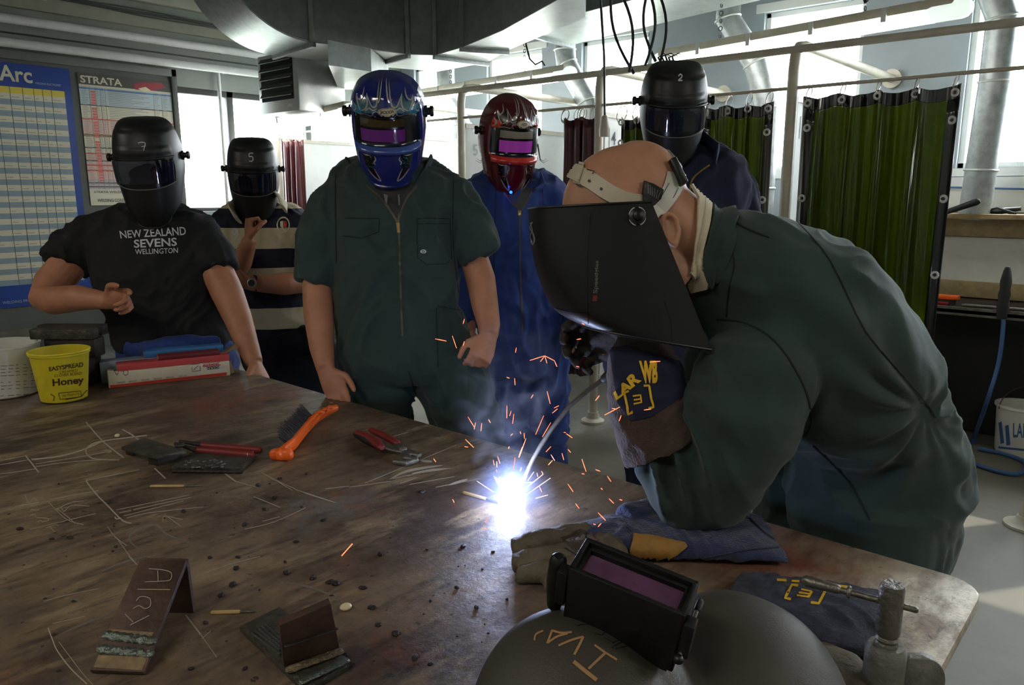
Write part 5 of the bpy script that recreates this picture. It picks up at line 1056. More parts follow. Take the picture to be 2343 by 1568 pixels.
# -- pliers
t = thing('pliers', 'pliers with red and black grips lying on the table near the arc', 'pliers', T(880, 1020))
for nm, pts, rr_, m in (('grip', [(850, 984), (870, 993), (893, 1005), (908, 1014)], [.008, .010, .010, .009], 'red_grip'), ('grip', [(820, 992), (840, 1001), (860, 1012), (872, 1024)], [.010, .013, .013, .010], 'red_grip')):
    bm = MB(); tube(bm, [T(x, y, .016) for x, y in pts], [(r*.9, r*1.1) for r in rr_], 14, hint=UZ, dome=True); g = obj(nm, bm, m, t)
bm = MB(); tube(bm, [T(x, y, .013) for x, y in ((818, 994), (838, 1005), (858, 1016))], [(.009, .011), (.011, .013), (.009, .011)], 14, hint=UZ, dome=True); obj('grip_inlay', bm, 'black_rubber', t)
bm = MB(); tube(bm, [T(872, 1020, .014), T(900, 1028, .014), T(925, 1032, .014), T(962, 1042, .014)], [(.005, .010), (.006, .013), (.007, .016), (.005, .008)], 12, hint=UZ); tube(bm, [T(905, 1014, .014), T(925, 1032, .012), T(930, 1048, .010), T(955, 1050, .010)], [(.005, .008), (.006, .013), (.006, .012), (.005, .008)], 12, hint=UZ); obj('jaws', remesh(bm, .0016, 2), 'steel', t)
bm = MB(); lathe(bm, T(922, 1029, .018), [(.010, 0), (.010, .004), (.007, .006)], 16); obj('pivot_bolt', bm, 'steel_bright', t)
bm = MB(); tube(bm, [T(903, 1057, .008), T(928, 1060, .008), T(952, 1054, .008)], [(.007, .007), (.008, .011), (.007, .007)], 12, hint=UZ, dome=True); tag(obj('steel_offcut', bm, 'steel'), 'small curved steel offcut lying below the pliers jaws', 'steel piece')
# -- electrode stubs, wax, slag
def stub(label, p, q, r=.0032):
    t = thing('electrode_stub', label, 'electrode', T(*p)); A_, B_ = T(*p, r), T(*q, r); bm = MB(); tube(bm, [A_, A_.lerp(B_, .62)], r, 8, dome=True); obj('coating', bm, 'wood', t); bm = MB(); tube(bm, [A_.lerp(B_, .6), B_], r*.6, 8); obj('core_wire', bm, 'steel', t)
stub('short electrode stub lying by the chalk drawing below the flat plate', (346, 1113), (462, 1112)); stub('short electrode stub lying between the ramp plate and T-joint', (486, 1402), (583, 1399)); stub('long electrode stub lying beside the welding arc at left', (1062, 1128), (1140, 1150), .004)
for x, y, l in ((268, 997, 'small cream wax bead on the table above the chalk circle'), (791, 1389, 'cream square chip beside the upright of the T-joint')):
    bm = MB(); c_ = T(x, y, .005); ball(bm, c_, (.007 if x < 300 else .010, .006 if x < 300 else .009, .005), u=12, v=8)
    tag(obj('wax_chip', bm, 'wax'), l, 'chip')
rr = random.Random(11)
spots = [(265, 1251), (715, 1322), (870, 1268), (628, 1138), (590, 1110), (480, 1276), (505, 1362), (470, 1425), (500, 1394) if 0 else (540, 1300), (768, 1335), (850, 1390), (865, 1430), (790, 1500), (437, 1530), (640, 1040) if 0 else (560, 1200), (678, 1240), (740, 1190), (965, 1125), (1045, 1345), (1130, 1505), (1110, 1530), (905, 1450), (655, 1310), (755, 1332), (1160, 1372), (690, 1160), (545, 1275), (605, 1165), (420, 1170), (160, 1230), (45, 1210), (250, 1150), (700, 1085), (640, 1095), (950, 1505), (560, 1530), (985, 1520), (830, 1345), (1090, 1390), (1060, 1250)]
for i in range(60): spots.append((rr.uniform(20, 1150), rr.uniform(1080, 1540)))
for i, (x, y) in enumerate(spots):
    if i > 40 and (200 < x < 460 and y > 1270 or 540 < x < 820 and y > 1370 or 1080 < x < 1260 and y < 1240): continue
    r = rr.uniform(.003, .0065) if i < 41 else rr.uniform(.0012, .003); bm = MB(); c_ = T(x, y, r*.45); a_ = rr.random()*3; X_ = V((math.cos(a_), math.sin(a_), 0)); ball(bm, c_, (r*rr.uniform(1, 1.7), r*.9, r*.6), X_, UZ.cross(X_), u=9, v=6)
    for v in bm.verts: v.co += V((rr.uniform(-1, 1), rr.uniform(-1, 1), rr.uniform(-1, 1)))*r*.14
    zn = 'around the ramp-like plate' if x < 480 and y > 1260 else 'around the T-joint' if 540 < x < 900 and y > 1360 else 'on the chalk drawings at left' if x < 560 and y < 1260 else 'between the ramp-like plate and T-joint' if x < 640 and y > 1260 else 'in front of the orange brush and pliers' if x < 960 and y < 1290 else 'between the T-joint and the arc' if y < 1420 else 'beside the dome of the lettered helmet'
    tag(obj('slag_chip', bm, 'pebble'), ('larger' if i < 41 else 'tiny')+' dark slag chip '+zn, 'slag', ('larger' if i < 41 else 'tiny')+' slag chips '+zn)
# -- honey tub
c_ = T(148, 914); t = thing('honey_tub', 'yellow plastic honey tub with brown lettering', 'tub', c_)
bm = MB(); lathe(bm, c_, [(.060, .002), (.066, .006), (.083, .150), (.087, .152), (.087, .162), (.082, .162), (.064, .01)], 48); tb = obj('tub', bm, 'yellow_tub', t); bm = MB(); torus(bm, c_+UZ*.160, .0855, .0035, UZ, 48, 8); obj('rim', bm, 'yellow_tub', t)
trh = bvh(tb)
q = lambda l: cv(l, 2.8, 0, 400)
decal('lettering', [shape_text('EASYSPREAD', q([(312, 1232), (532, 1200), (532, 1230), (316, 1260)]), .03), shape_text('Honey', q([(335, 1310), (535, 1290), (538, 1350), (340, 1368)]), .03)], 'brown_print', t, trh, .001)
decal('small_lettering', [shape_text('CREAMED', q([(380, 1258), (495, 1244), (495, 1260), (380, 1274)])), shape_text('CLOVER BLEND', q([(348, 1280), (525, 1262), (525, 1280), (348, 1298)])), shape_text('Net Weight 2 kg', q([(400, 1408), (508, 1392), (508, 1412), (400, 1428)]))], 'brown_print', t, trh, .001)
decal('ribbon_drawing', [shape_line(q([(325, 1405), (350, 1420), (345, 1445), (322, 1465), (410, 1468), (420, 1440), (480, 1430), (520, 1420), (555, 1380)]), 2, False), shape_line(q([(375, 1400), (385, 1440), (520, 1422), (515, 1385), (375, 1400)]), 1.6, False)], 'brown_print', t, trh, .001)
decal('oval_badge', [shape_line(q(ellipse(262, 1335, 30, 48, 24)+[(292, 1335)]), 1.6), shape_line(q([(290, 1318), (330, 1312)]), 1.5), shape_line(q([(290, 1362), (335, 1362)]), 1.5)], 'poster_yellow', t, trh, .001)
# -- white pail and metal tin
c_ = T(14, 900); t = thing('white_pail', 'large white plastic pail with printed text at the left picture edge', 'pail', c_)
bm = MB(); lathe(bm, c_, [(.098, .002), (.102, .006), (.112, .160), (.115, .162), (.115, .168), (.108, .168), (.098, .01)], 48); tb = obj('tub', bm, 'white_tub', t); trh = bvh(tb); rr = random.Random(2); L_ = []
for k in range(13):
    y = 838+k*7.6
    if k in (4, 8): continue
    L_ += [shape_line([(x, y+(14-x*.0)*0-(x/90)*6), (x+rr.uniform(5, 14), y-(x+10)/90*6)], 1.3, False, 6) for x in range(2, 74, 17)]
decal('printed_text', L_, 'grey_print', t, trh, .0008)
c_ = T(64, 862); t = thing('metal_tin', 'open round metal tin behind the yellow honey tub', 'tin', c_)
bm = MB(); lathe(bm, c_, [(.10, .002), (.103, .005), (.105, .15), (.109, .152), (.109, .157), (.103, .157), (.100, .008)], 48); obj('can', bm, 'tin', t)
bm = MB(); torus(bm, c_+UZ*.155, .107, .003, UZ, 48, 8); obj('rim', bm, 'tin', t)
# -- vise
c_ = onz(125, 800, TZ); c_ = V((.93, 2.80, TZ)); t = thing('bench_vise', 'dark worn bench vise with serrated jaws under the leaning elbow', 'vise', c_)
X_ = RT; Y_ = HD
bm = MB(); box(bm, c_+UZ*.05, (.10, .14, .098), X_, Y_); obj('base', bm, 'steel_dark', t, bevel=.01)
bm = MB(); box(bm, c_+UZ*.135-X_*.0, (.17, .07, .065), X_, Y_); obj('slide', bm, 'steel_dark', t, bevel=.006)
bm = MB(); box(bm, c_+UZ*.185-X_*.02-Y_*.02, (.21, .045, .035), X_, Y_); jw = obj('front_jaw', bm, 'scale', t, bevel=.004)
bm = MB(); box(bm, c_+UZ*.186-X_*.03+Y_*.05, (.22, .045, .036), X_, Y_); obj('rear_jaw', bm, 'steel_dark', t, bevel=.004)
bm = MB(); tube(bm, [c_+UZ*.11-Y_*.02, c_+UZ*.11-Y_*.13], .012, 12); tube(bm, [c_+UZ*.11-Y_*.13-X_*.07, c_+UZ*.11-Y_*.13+X_*.07], .006, 8, dome=True); obj('screw_handle', bm, 'steel', t)
# -- electrode cartons
A_, B_ = T(250, 889), T(527, 859); ax = (B_-A_).normalized(); dp = V((-ax.y, ax.x, 0)); dp = dp if dp.dot(HD) > 0 else -dp; L_ = (B_-A_).length
def carton(label, o, L, dep, h, z, m, end='carton_brown', tilt=0):
    t = thing('electrode_carton', label, 'carton', o, 'electrode cartons stacked on the table'); c_ = o+ax*L/2+dp*dep/2+UZ*(z+h/2); X_ = (ax+UZ*tilt).normalized(); bm = MB(); box(bm, c_, (L, dep, h), X_, dp, X_.cross(dp)); s = obj('sleeve', bm, m, t, bevel=.001)
    bm = MB(); box(bm, c_-X_*(L/2+.0008), (.0014, dep-.004, h-.004), X_, dp, X_.cross(dp)); obj('end_flap', bm, end, t); return t, s
c1, s1 = carton('white and red electrode carton with torn open right end, nearest one', A_, L_, .075, .052, 0, 'carton_white')
tr = bvh(s1)
decal('red_band', [shape_poly([(252, 882), (527, 851), (527, 858), (252, 888)]), shape_poly([(258, 838), (430, 829), (300, 842)])], 'carton_red', c1, tr, .001)
decal('logo_panel', [shape_poly(q([(1295, 1212), (1412, 1200), (1412, 1222), (1300, 1232)]))], 'carton_red', c1, tr, .001); decal('logo_panel', [shape_poly(q([(1322, 1232), (1405, 1225), (1405, 1243), (1326, 1250)]))], 'black_print', c1, tr, .001)
decal('logo_lettering', [shape_text('ELECTRIC', q([(1405, 1218), (1305, 1228), (1302, 1214), (1405, 1204)])), shape_text('LINCOLN', q([(1436, 1240), (1326, 1248), (1326, 1234), (1436, 1224)]), .02)], 'white_print', c1, tr, .002)
decal('hazard_symbols', [shape_line(q([(730, 1255), (765, 1253), (750, 1285), (730, 1255)]), 1.5, False), shape_line(q(ellipse(805, 1268, 16, 16)+[(821, 1268)]), 1.2), shape_line(q([(1228, 1218), (1280, 1213), (1283, 1255), (1230, 1260), (1228, 1218)]), 1, False), shape_line(q([(1240, 1250), (1272, 1222)]), 1)], 'black_print', c1, tr, .001)
decal('small_lettering', [shape_text('ELEKTRODEN', q([(x+50, 1334-(x-750)*.105), (x, 1339-(x-750)*.105), (x, 1328-(x-750)*.105), (x+50, 1323-(x-750)*.105)])) for x in (750, 825, 905, 985, 1065, 1145)], 'grey_print', c1, tr, .001)
rr = random.Random(8)
bm = MB()
for k in range(7): p = B_+dp*(.01*k+.004)+UZ*.0; prism(bm, [p+UZ*.003, p+UZ*.050, p+ax*rr.uniform(.005, .014)+UZ*.046, p+ax*rr.uniform(.004, .016)+UZ*.008], dp*.0014)
obj('torn_end', bm, 'carton_brown', c1)
carton('pink-red electrode carton lying on top of the white one', A_+ax*.03+dp*.012, L_*.93, .06, .022, .053, 'carton_pink', tilt=0.0)
carton('lilac and blue electrode carton behind the white one', A_-ax*.02+dp*.082, L_*.97, .06, .075, 0, 'carton_lilac')
c4, s4 = carton('bright blue electrode carton at the back top of the pile', A_+ax*.12+dp*.085, L_*.68, .055, .022, .076, 'carton_blue')
carton('dark maroon electrode carton between the pink and blue ones', A_+ax*.16+dp*.020, L_*.52, .05, .014, .076, 'carton_maroon')
p = B_+dp*.05+UZ*.075; bm = MB(); prism(bm, [p, p+ax*.035+UZ*.035, p+ax*.04+UZ*.012, p-ax*.03-UZ*.002], dp*.0015); tag(obj('torn_flap', bm, 'carton_brown'), 'torn grey cardboard flap sticking up from the carton pile', 'cardboard')

# ================================================================== foreground helmet with flip-up lens box
Pa, Pb, Pc = onz(1300, 1300, 1.075), onz(1568, 1412, 1.05), onz(1667, 1380, 1.055)
Sx = (Pb-Pa).normalized(); Lx = Pc-Pb; Lx = (Lx-Sx*Lx.dot(Sx)).normalized(); Nx = Sx.cross(Lx); Nx = Nx if Nx.z > 0 else -Nx
bw, bl, bh = (Pb-Pa).length, .052, .062
t = thing('welding_helmet', 'grey welding helmet lettered IVAN lying face up in the foreground', 'welding helmet', T(1560, 1500)+V((0, 0, 0)))
cb = (Pa+Pb)/2+Lx*bl/2-Nx*bh/2
def slab_frame(name, z0, z1, inset, m, open_top=True):
    bm = MB(); th = .006
    for s_, l_, w_, d_ in ((0, -bl/2+th/2+inset, bw-2*inset, th), (0, bl/2-th/2-inset, bw-2*inset, th), (-bw/2+th/2+inset, 0, th, bl-2*inset), (bw/2-th/2-inset, 0, th, bl-2*inset)):
        box(bm, cb+Sx*s_+Lx*l_+Nx*((z0+z1)/2), (w_, d_, z1-z0), Sx, Lx, Nx)
    return obj(name, bm, m, t, bevel=.0015)
slab_frame('lens_box', -.06, bh/2, 0, 'black_plastic'); slab_frame('inner_frame', -.02, bh/2-.006, .005, 'black_plastic')
bm = MB(); box(bm, cb+Nx*(bh/2-.014), (bw-.012, bl-.012, .003), Sx, Lx, Nx); lens = obj('tinted_lens', bm, mat('dusty_purple_lens', (92, 58, 88), .3, var=(26, .4), coat=.5), t)
bm = MB(); box(bm, cb-Nx*.05, (bw*.9, bl*.92, .03), Sx, Lx, Nx); obj('box_floor', bm, 'black_plastic', t)
for s_ in (-1, 1):
    p = cb+Sx*(s_*(bw/2+.006)); bm = MB(); box(bm, p+Nx*-.004-Lx*.02, (.012, .016, .05), Sx, Lx, Nx); obj('hinge_bracket', bm, 'black_plastic', t, bevel=.002)
bm = MB(); p = cb+Sx*(bw/2+.004)-Nx*.022; tube(bm, [p-Lx*.034, p+Lx*.036], .0022, 8, dome=True); obj('hinge_pin', bm, 'steel', t)
bm = MB(); p2 = p+Lx*.036; tube(bm, [p2, p2+Lx*.012+Nx*-.001], .004, 8, dome=True); ball(bm, p-Lx*.036, .0055); obj('pin_head', bm, 'black_plastic', t)
bm = MB(); p = cb-Sx*(bw/2+.018)-Lx*.01-Nx*.014; tube(bm, [p+Nx*.030, p, p-Nx*.04], [(.010, .010), (.012, .011), (.008, .009)], 12, hint=Lx, dome=True); obj('lift_lever', bm, 'black_plastic', t)
# shell: forehead dome (towards -Lx) and wide chin part (towards +Lx)
def dome(name, c_, ra, rb, rc, m, cut, A=None, sh=2.2):
    bm = MB(); nu, nv = 64, 30; X_, Y_ = Sx, Lx; g = []
    for i in range(nu):
        a = 2*math.pi*i/nu; row = []
        for j in range(nv+1):
            ph = math.pi/2*j/nv; r = math.cos(ph)**(2/sh); z = math.sin(ph)**(2/sh); ca = math.copysign(abs(math.cos(a))**(.9), math.cos(a)); sa = math.copysign(abs(math.sin(a))**(.9), math.sin(a))
            row.append(c_+X_*(ra*r*ca)+Y_*(rb*r*sa)+UZ*(rc*z))
        g.append(row)
    vs = [[bm.verts.new(p) for p in r[:-1]] for r in g]; tp = bm.verts.new(g[0][-1])
    for i in range(nu):
        k = (i+1) % nu
        for j in range(nv-1): bm.faces.new((vs[i][j], vs[k][j], vs[k][j+1], vs[i][j+1]))
        bm.faces.new((vs[i][nv-1], vs[k][nv-1], tp))
    bm.faces.new([r[0] for r in vs][::-1])
    return bm
cS = T(1640, 1560)+V((0, 0, 0)); cB = V((cb.x, cb.y, TZ+.002))
fd = onz(1328, 1612, TZ+.10); cd_ = onz(1700, 1590, TZ+.06)
bm = dome('x', V((cd_.x, cd_.y, TZ+.002)), .135, .135, .145, None, 0)
ball(bm, V((fd.x, fd.y, TZ+.06)), (.125, .12, .115), Sx, Lx, UZ, 48, 28)
ball(bm, V((cb.x, cb.y, TZ+.03)), (.10, .09, .13), Sx, Lx, UZ, 48, 28); md = (fd+cd_)/2; ball(bm, V((md.x, md.y, TZ+.04)), (.100, .115, .085), Sx, Lx, UZ, 48, 28)
for v in bm.verts: v.co.z = max(v.co.z, TZ+.002)
sh_ = obj('shell', remesh(bm, .0032, 14), 'helmet_grey', t, split=180); trI = bvh(sh_)
decal('scratched_lettering', [shape_line(cv(l, 2.929, 1080, 1180), w_, step=4) for l, w_ in (([(680, 980), (740, 1030), (835, 1105)], 9), ([(820, 870), (890, 920), (970, 970)], 5), ([(890, 925), (780, 1030)], 6), ([(745, 815), (720, 870), (685, 935)], 6), ([(745, 815), (660, 840), (580, 875)], 5), ([(540, 770), (520, 820), (505, 860)], 5), ([(540, 775), (600, 790), (670, 785)], 5), ([(510, 855), (570, 815), (640, 795)], 5), ([(480, 775), (430, 800), (420, 840)], 4), ([(480, 775), (440, 790)], 4))], 'scribble', t, trI, .0008)
decal('engraved_mark', [shape_line(cv(l, 2.929, 1080, 1180), 1.6, step=4) for l in ([(930, 890), (1030, 835), (1110, 850), (960, 895)], [(940, 855), (1020, 815)], [(880, 820), (940, 850)], [(820, 790), (870, 800), (900, 760)], [(700, 740), (760, 730), (830, 750)])], 'black_print', t, trI, .0006)
# ================================================================== gloves on the table, clamp
def flat(bm, rows, seg=22, e=.8):
    """rows: (x, y, half width m, half height m) on the table"""
    P = [onz(x, y, TZ+hh+.001) for x, y, hw, hh in rows]; n = len(P); rg = []
    for i in range(n):
        tt = (P[min(i+1, n-1)]-P[max(i-1, 0)]); tt.z = 0; tt.normalize(); s_ = UZ.cross(tt); hw, hh = rows[i][2:4]
        rg.append([P[i]+s_*(math.copysign(abs(math.cos(a))**e, math.cos(a))*hw)+UZ*(math.copysign(abs(math.sin(a))**e, math.sin(a))*hh) for a in [2*math.pi*k/seg for k in range(seg)]])
    loft(bm, rg)
t = thing('welding_gauntlet', 'blue denim welding gauntlet with brown leather hand and tan patch, under the elbow', 'glove', T(1480, 1260))
bm = MB(); flat(bm, [(1330, 1235, .045, .020), (1400, 1228, .060, .024), (1500, 1222, .075, .024), (1620, 1222, .088, .022), (1730, 1226, .098, .018), (1768, 1232, .100, .013)]); flat(bm, [(1430, 1195, .03, .03), (1500, 1180, .04, .028), (1580, 1190, .05, .02)])
me = remesh(bm, .004, 6); wrinkle(me, .004, 12, (1, 1, 1), 3, .3); gl = obj('cuff', me, 'denim', t, split=180)
bm = MB()
for pts in ([(1345, 1226, .022, .024), (1290, 1236, .022, .026), (1230, 1246, .021, .024), (1172, 1256, .017, .018)], [(1350, 1265, .022, .022), (1280, 1276, .021, .022), (1200, 1286, .019, .019), (1172, 1290, .015, .016)], [(1360, 1292, .022, .020), (1290, 1306, .021, .020), (1215, 1312, .019, .017), (1185, 1314, .015, .014)], [(1370, 1310, .018, .015), (1310, 1330, .018, .015), (1245, 1336, .015, .012)]): flat(bm, pts, 14)
flat(bm, [(1300, 1262, .05, .017), (1380, 1262, .058, .022), (1420, 1258, .055, .022)])
me = remesh(bm, .0035, 5); wrinkle(me, .003, 16, (1, 1, 1), 5, .3); obj('hand_part', me, 'leather_grey', t, split=180)
trG = bvh(gl, t.children[1])
q3 = lambda l: cv(l, 2.929, 1080, 1180)
decal('leather_patch', [shape_poly(q3([(1085, 130), (1210, 145), (1420, 190), (1440, 215), (1320, 285), (1190, 320), (1060, 290), (1055, 230)]))], 'leather_tan', t, trG, .0025, thick=.003)
decal('leather_strap', [shape_poly(q3([(600, 145), (720, 100), (760, 110), (740, 150), (820, 320), (770, 325), (700, 240)])), shape_poly(q3([(770, 150), (800, 125), (840, 180), (820, 260), (790, 200)]))], 'suede_brown', t, trG, .0025, thick=.003)
decal('seam', [shape_line(q3([(1300, 345), (1500, 290), (1800, 240), (2080, 215)]), 2.5), shape_line(q3([(1860, 20), (1950, 110), (2080, 200)]), 2.5), shape_line(q3([(980, -10), (1030, 60), (1060, 110)]), 2), shape_line(q3([(620, 220), (700, 270), (750, 330)]), 2)], 'denim_grey', t, trG, .0015, thick=.0015)
t2 = thing('welding_gauntlet', 'faded blue gauntlet cuff with yellow bracket logo near the clamp', 'glove', T(1900, 1400))
bm = MB(); flat(bm, [(1680, 1342, .045, .008), (1740, 1352, .062, .013), (1830, 1380, .078, .018), (1930, 1408, .090, .022), (2015, 1428, .092, .020)]); me = remesh(bm, .003, 5); wrinkle(me, .003, 14, (1, 1, 1), 8, .3); gl2 = obj('cuff', me, 'denim_grey', t2, split=180); trG2 = bvh(gl2)
bm = MB(); flat(bm, [(1850, 1490, .035, .012), (1900, 1520, .045, .016), (1930, 1560, .045, .016), (1940, 1600, .03, .012)]); obj('thumb_part', remesh(bm, .003, 4), 'leather_grey', t2)
q4 = lambda l: cv(l, 3.1534, 1600, 1200)
decal('logo', [shape_line(q4(l), w_, False, 5) for l, w_ in (([(715, 445), (670, 440), (618, 535), (662, 545)], 6), ([(870, 468), (915, 475), (862, 575), (805, 568)], 6), ([(735, 472), (815, 488)], 4), ([(720, 495), (800, 508)], 4), ([(705, 515), (790, 528)], 4), ([(815, 486), (785, 530)], 6), ([(560, 405), (630, 408)], 6), ([(665, 412), (725, 415)], 5), ([(765, 432), (840, 442)], 5), ([(985, 445), (1075, 458)], 6))], 'yellow_print', t2, trG2, .001)
# G clamp at the table edge
P = onz(2028, 1500, TZ+.02); t = thing('screw_clamp', 'grey steel screw clamp with sliding tommy bar at the lower right', 'clamp', P)
bm = MB(); sp = onz(2028, 1478, TZ+.075); base_ = V((sp.x, sp.y, TZ+.003)); lathe(bm, base_, [(.021, 0), (.025, .006), (.025, .066), (.021, .074)], 28); obj('boss', bm, 'clamp_grey', t)
bm = MB(); zt = .158; lathe(bm, base_, [(.0125, .06), (.0145, .075), (.0125, .079), (.0145, .083), (.0125, .087), (.0145, .091), (.0150, .096), (.0150, zt-.004), (.0135, zt)], 28); obj('screw', bm, 'steel', t)
bc = base_+UZ*(zt-.026); pA = onz(1850, 1331, bc.z+.004); d_ = (bc-pA).normalized(); bm = MB(); tube(bm, [pA, bc+d_*.028], .0042, 12, dome=True); obj('tommy_bar', bm, 'steel', t)
bm = MB(); tube(bm, [pA-d_*.002, pA+d_*.035], [.0075, .0065], 12, dome=True); torus(bm, pA+d_*.05, .0055, .003, d_); obj('bar_end', bm, 'steel', t)
bm = MB(); n = 14; c2 = base_+RT*.045+V((0, 0, .022)); poly = [base_+RT*.02+UZ*.058]+[base_+RT*(.05+.028*math.sin(a))+UZ*(.022+.036*math.cos(a)) for a in [math.pi/2*k/8*1.2 for k in range(9)]]+[base_+RT*.068-UZ*.001, base_+RT*.034-UZ*.001, base_+RT*.034+UZ*.02, base_+RT*.02+UZ*.02]
prism(bm, [p-HD*.008 for p in poly], HD*.016); obj('frame', bm, 'clamp_grey', t, bevel=.002)
bm = MB(); tube(bm, [T(1757, 1313, .008), T(1800, 1332, .010)], .0045, 10, dome=True); tag(obj('steel_pin', bm, 'steel_bright'), 'short bright steel pin lying at the top of the logo gauntlet', 'pin')
# ================================================================== the welder
FWd = (-RT*math.cos(math.radians(28))-UP*math.sin(math.radians(28))-FW*.06).normalized()     # where the face points
UWd = (-RT*math.sin(math.radians(28))+UP*math.cos(math.radians(28))-FW*.20); UWd = (UWd-FWd*UWd.dot(FWd)).normalized()
SWd = FWd.cross(UWd).normalized(); SWd = SWd if SWd.dot(-FW) > 0 else -SWd                    # towards the camera
hc = W(1422, 462, 1.40)
tW = thing('person', 'bald person in dark green coverall bending over the table, welding', 'person', (1.70, .45, 0))
def ell(x, y, d, r, q=1.0): return (x, y, d, r)
def skinW(bm):
    ball(bm, hc, (.080, .112, .100), SWd, FWd, UWd, 48, 28); ball(bm, hc-FWd*.045+UWd*.004, (.078, .078, .088), SWd, FWd, UWd, 40, 24)
    ball(bm, hc+FWd*.035-UWd*.07, (.060, .066, .070), SWd, FWd, UWd); ball(bm, hc+FWd*.115-UWd*.035, (.014, .02, .026), SWd, FWd, UWd)
    tube(bm, [W(1505, 480, 1.40), W(1570, 535, 1.41), W(1640, 610, 1.45)], [(.064, .060), (.064, .060), (.060, .060)], 24, hint=UP)
    tube(bm, [W(1500, 590, 1.40), W(1560, 640, 1.41)], .045, 16)
    for q in (1, -1):
        e = W(1531, 530, 1.322) if q > 0 else hc-SWd*.082-FWd*.035-UWd*.03
        ax = (W(1541, 570, 1.322)-W(1519, 492, 1.322)).normalized(); fw = SWd.cross(ax).normalized()
        ball(bm, e-SWd*q*.006, (.008, .019, .033), SWd, fw, ax)
        tube(bm, [e+ax*a_+fw*b_+SWd*q*.006 for a_, b_ in ((.018, -.006 if fw.dot(RT) > 0 else .006), (-.004, -.013 if fw.dot(RT) > 0 else .013), (-.026, -.006 if fw.dot(RT) > 0 else .006), (-.032, .006 if fw.dot(RT) > 0 else -.006), (-.018, .017 if fw.dot(RT) > 0 else -.017), (.006, .015 if fw.dot(RT) > 0 else -.015), (.026, .002))], [.003, .004, .005, .0055, .0055, .005, .006], 8, dome=True)
    tube(bm, [W(1660, 600, 1.44), W(1830, 780, 1.52), W(1990, 980, 1.62), W(2010, 1150, 1.68)], [(.06, .10), (.10, .13), (.09, .11), (.10, .12)], 20, hint=UP)
    for x, dd, f in ((2010, 1.62, (1.72, .50)), (1870, 1.84, (1.82, .69))):
        tube(bm, [W(x, 1130, dd), V((f[0], f[1], .55)), V((f[0]+.02, f[1], .10))], [.06, .05, .04], 14)
    tube(bm, [W(1720, 800, 1.40), W(1650, 1000, 1.42), W(1595, 1120, 1.44), W(1545, 1060, 1.43), W(1500, 960, 1.43), W(1475, 890, 1.43)], [.05, .05, .045, .042, .036, .03], 16)
    tube(bm, [W(1690, 760, 1.66), W(1640, 960, 1.72), W(1600, 1050, 1.74), W(1540, 960, 1.66), W(1470, 870, 1.58)], [.05, .05, .045, .04, .03], 16)
bm = MB(); skinW(bm); me = remesh(bm, .0038, 5); bW = obj('body', me, 'skin_head', tW, split=180)
def covW(bm):
    R_ = lambda l: tube(bm, [W(x, y, d) for x, y, d, r, q in l], [(r*d/FPX, q) for x, y, d, r, q in l], 36, hint=UP)
    R_([(1618, 540, 1.425, 74, .075), (1650, 572, 1.43, 104, .12), (1700, 618, 1.45, 148, .165), (1765, 690, 1.48, 182, .20), (1845, 785, 1.52, 192, .205), (1930, 885, 1.57, 184, .195), (1990, 970, 1.62, 150, .175), (2006, 1050, 1.65, 148, .18), (2004, 1130, 1.67, 156, .19), (1998, 1210, 1.68, 150, .18), (1990, 1290, 1.69, 140, .16)])
    tube(bm, [W(2015, 1150, 1.62), W(2000, 1290, 1.64), V((1.72, .50, .55)), V((1.74, .52, .10))], [.125, .13, .10, .085], 24)
    tube(bm, [W(1930, 1060, 1.80), W(1866, 1150, 1.84), V((1.80, .69, .50)), V((1.82, .68, .10))], [.12, .122, .10, .085], 24)
    tube(bm, [W(1765, 790, 1.42), W(1735, 860, 1.38), W(1700, 940, 1.375), W(1655, 1040, 1.40), W(1608, 1118, 1.43), W(1575, 1130, 1.435)], [.085, .103, .107, .100, .085, .074], 28, dome=True)
    tube(bm, [W(1600, 1128, 1.43), W(1560, 1100, 1.43), W(1530, 1045, 1.43), W(1508, 990, 1.43)], [.078, .080, .072, .060], 26)
    tube(bm, [W(1690, 750, 1.62), W(1650, 900, 1.70), W(1610, 1030, 1.74), W(1550, 970, 1.68), W(1490, 890, 1.60)], [.09, .09, .08, .07, .055], 24)
bm = MB(); covW(bm); me = remesh(bm, .0062, 9)
wrinkle(me, .009, 5.2, (1, 1, 1), 31, .15)
for v in me.vertices:
    nrm_ = None
n = len(me.vertices); nr = [0.0]*(3*n); me.vertices.foreach_get('normal', nr); co_ = [0.0]*(3*n); me.vertices.foreach_get('co', co_)
def proj(p):
    q = p-CAM; z = q.dot(FW); return 1171.5+FPX*q.dot(RT)/z, 784-FPX*q.dot(UP)/z, z
wx, wy = 2140, 955
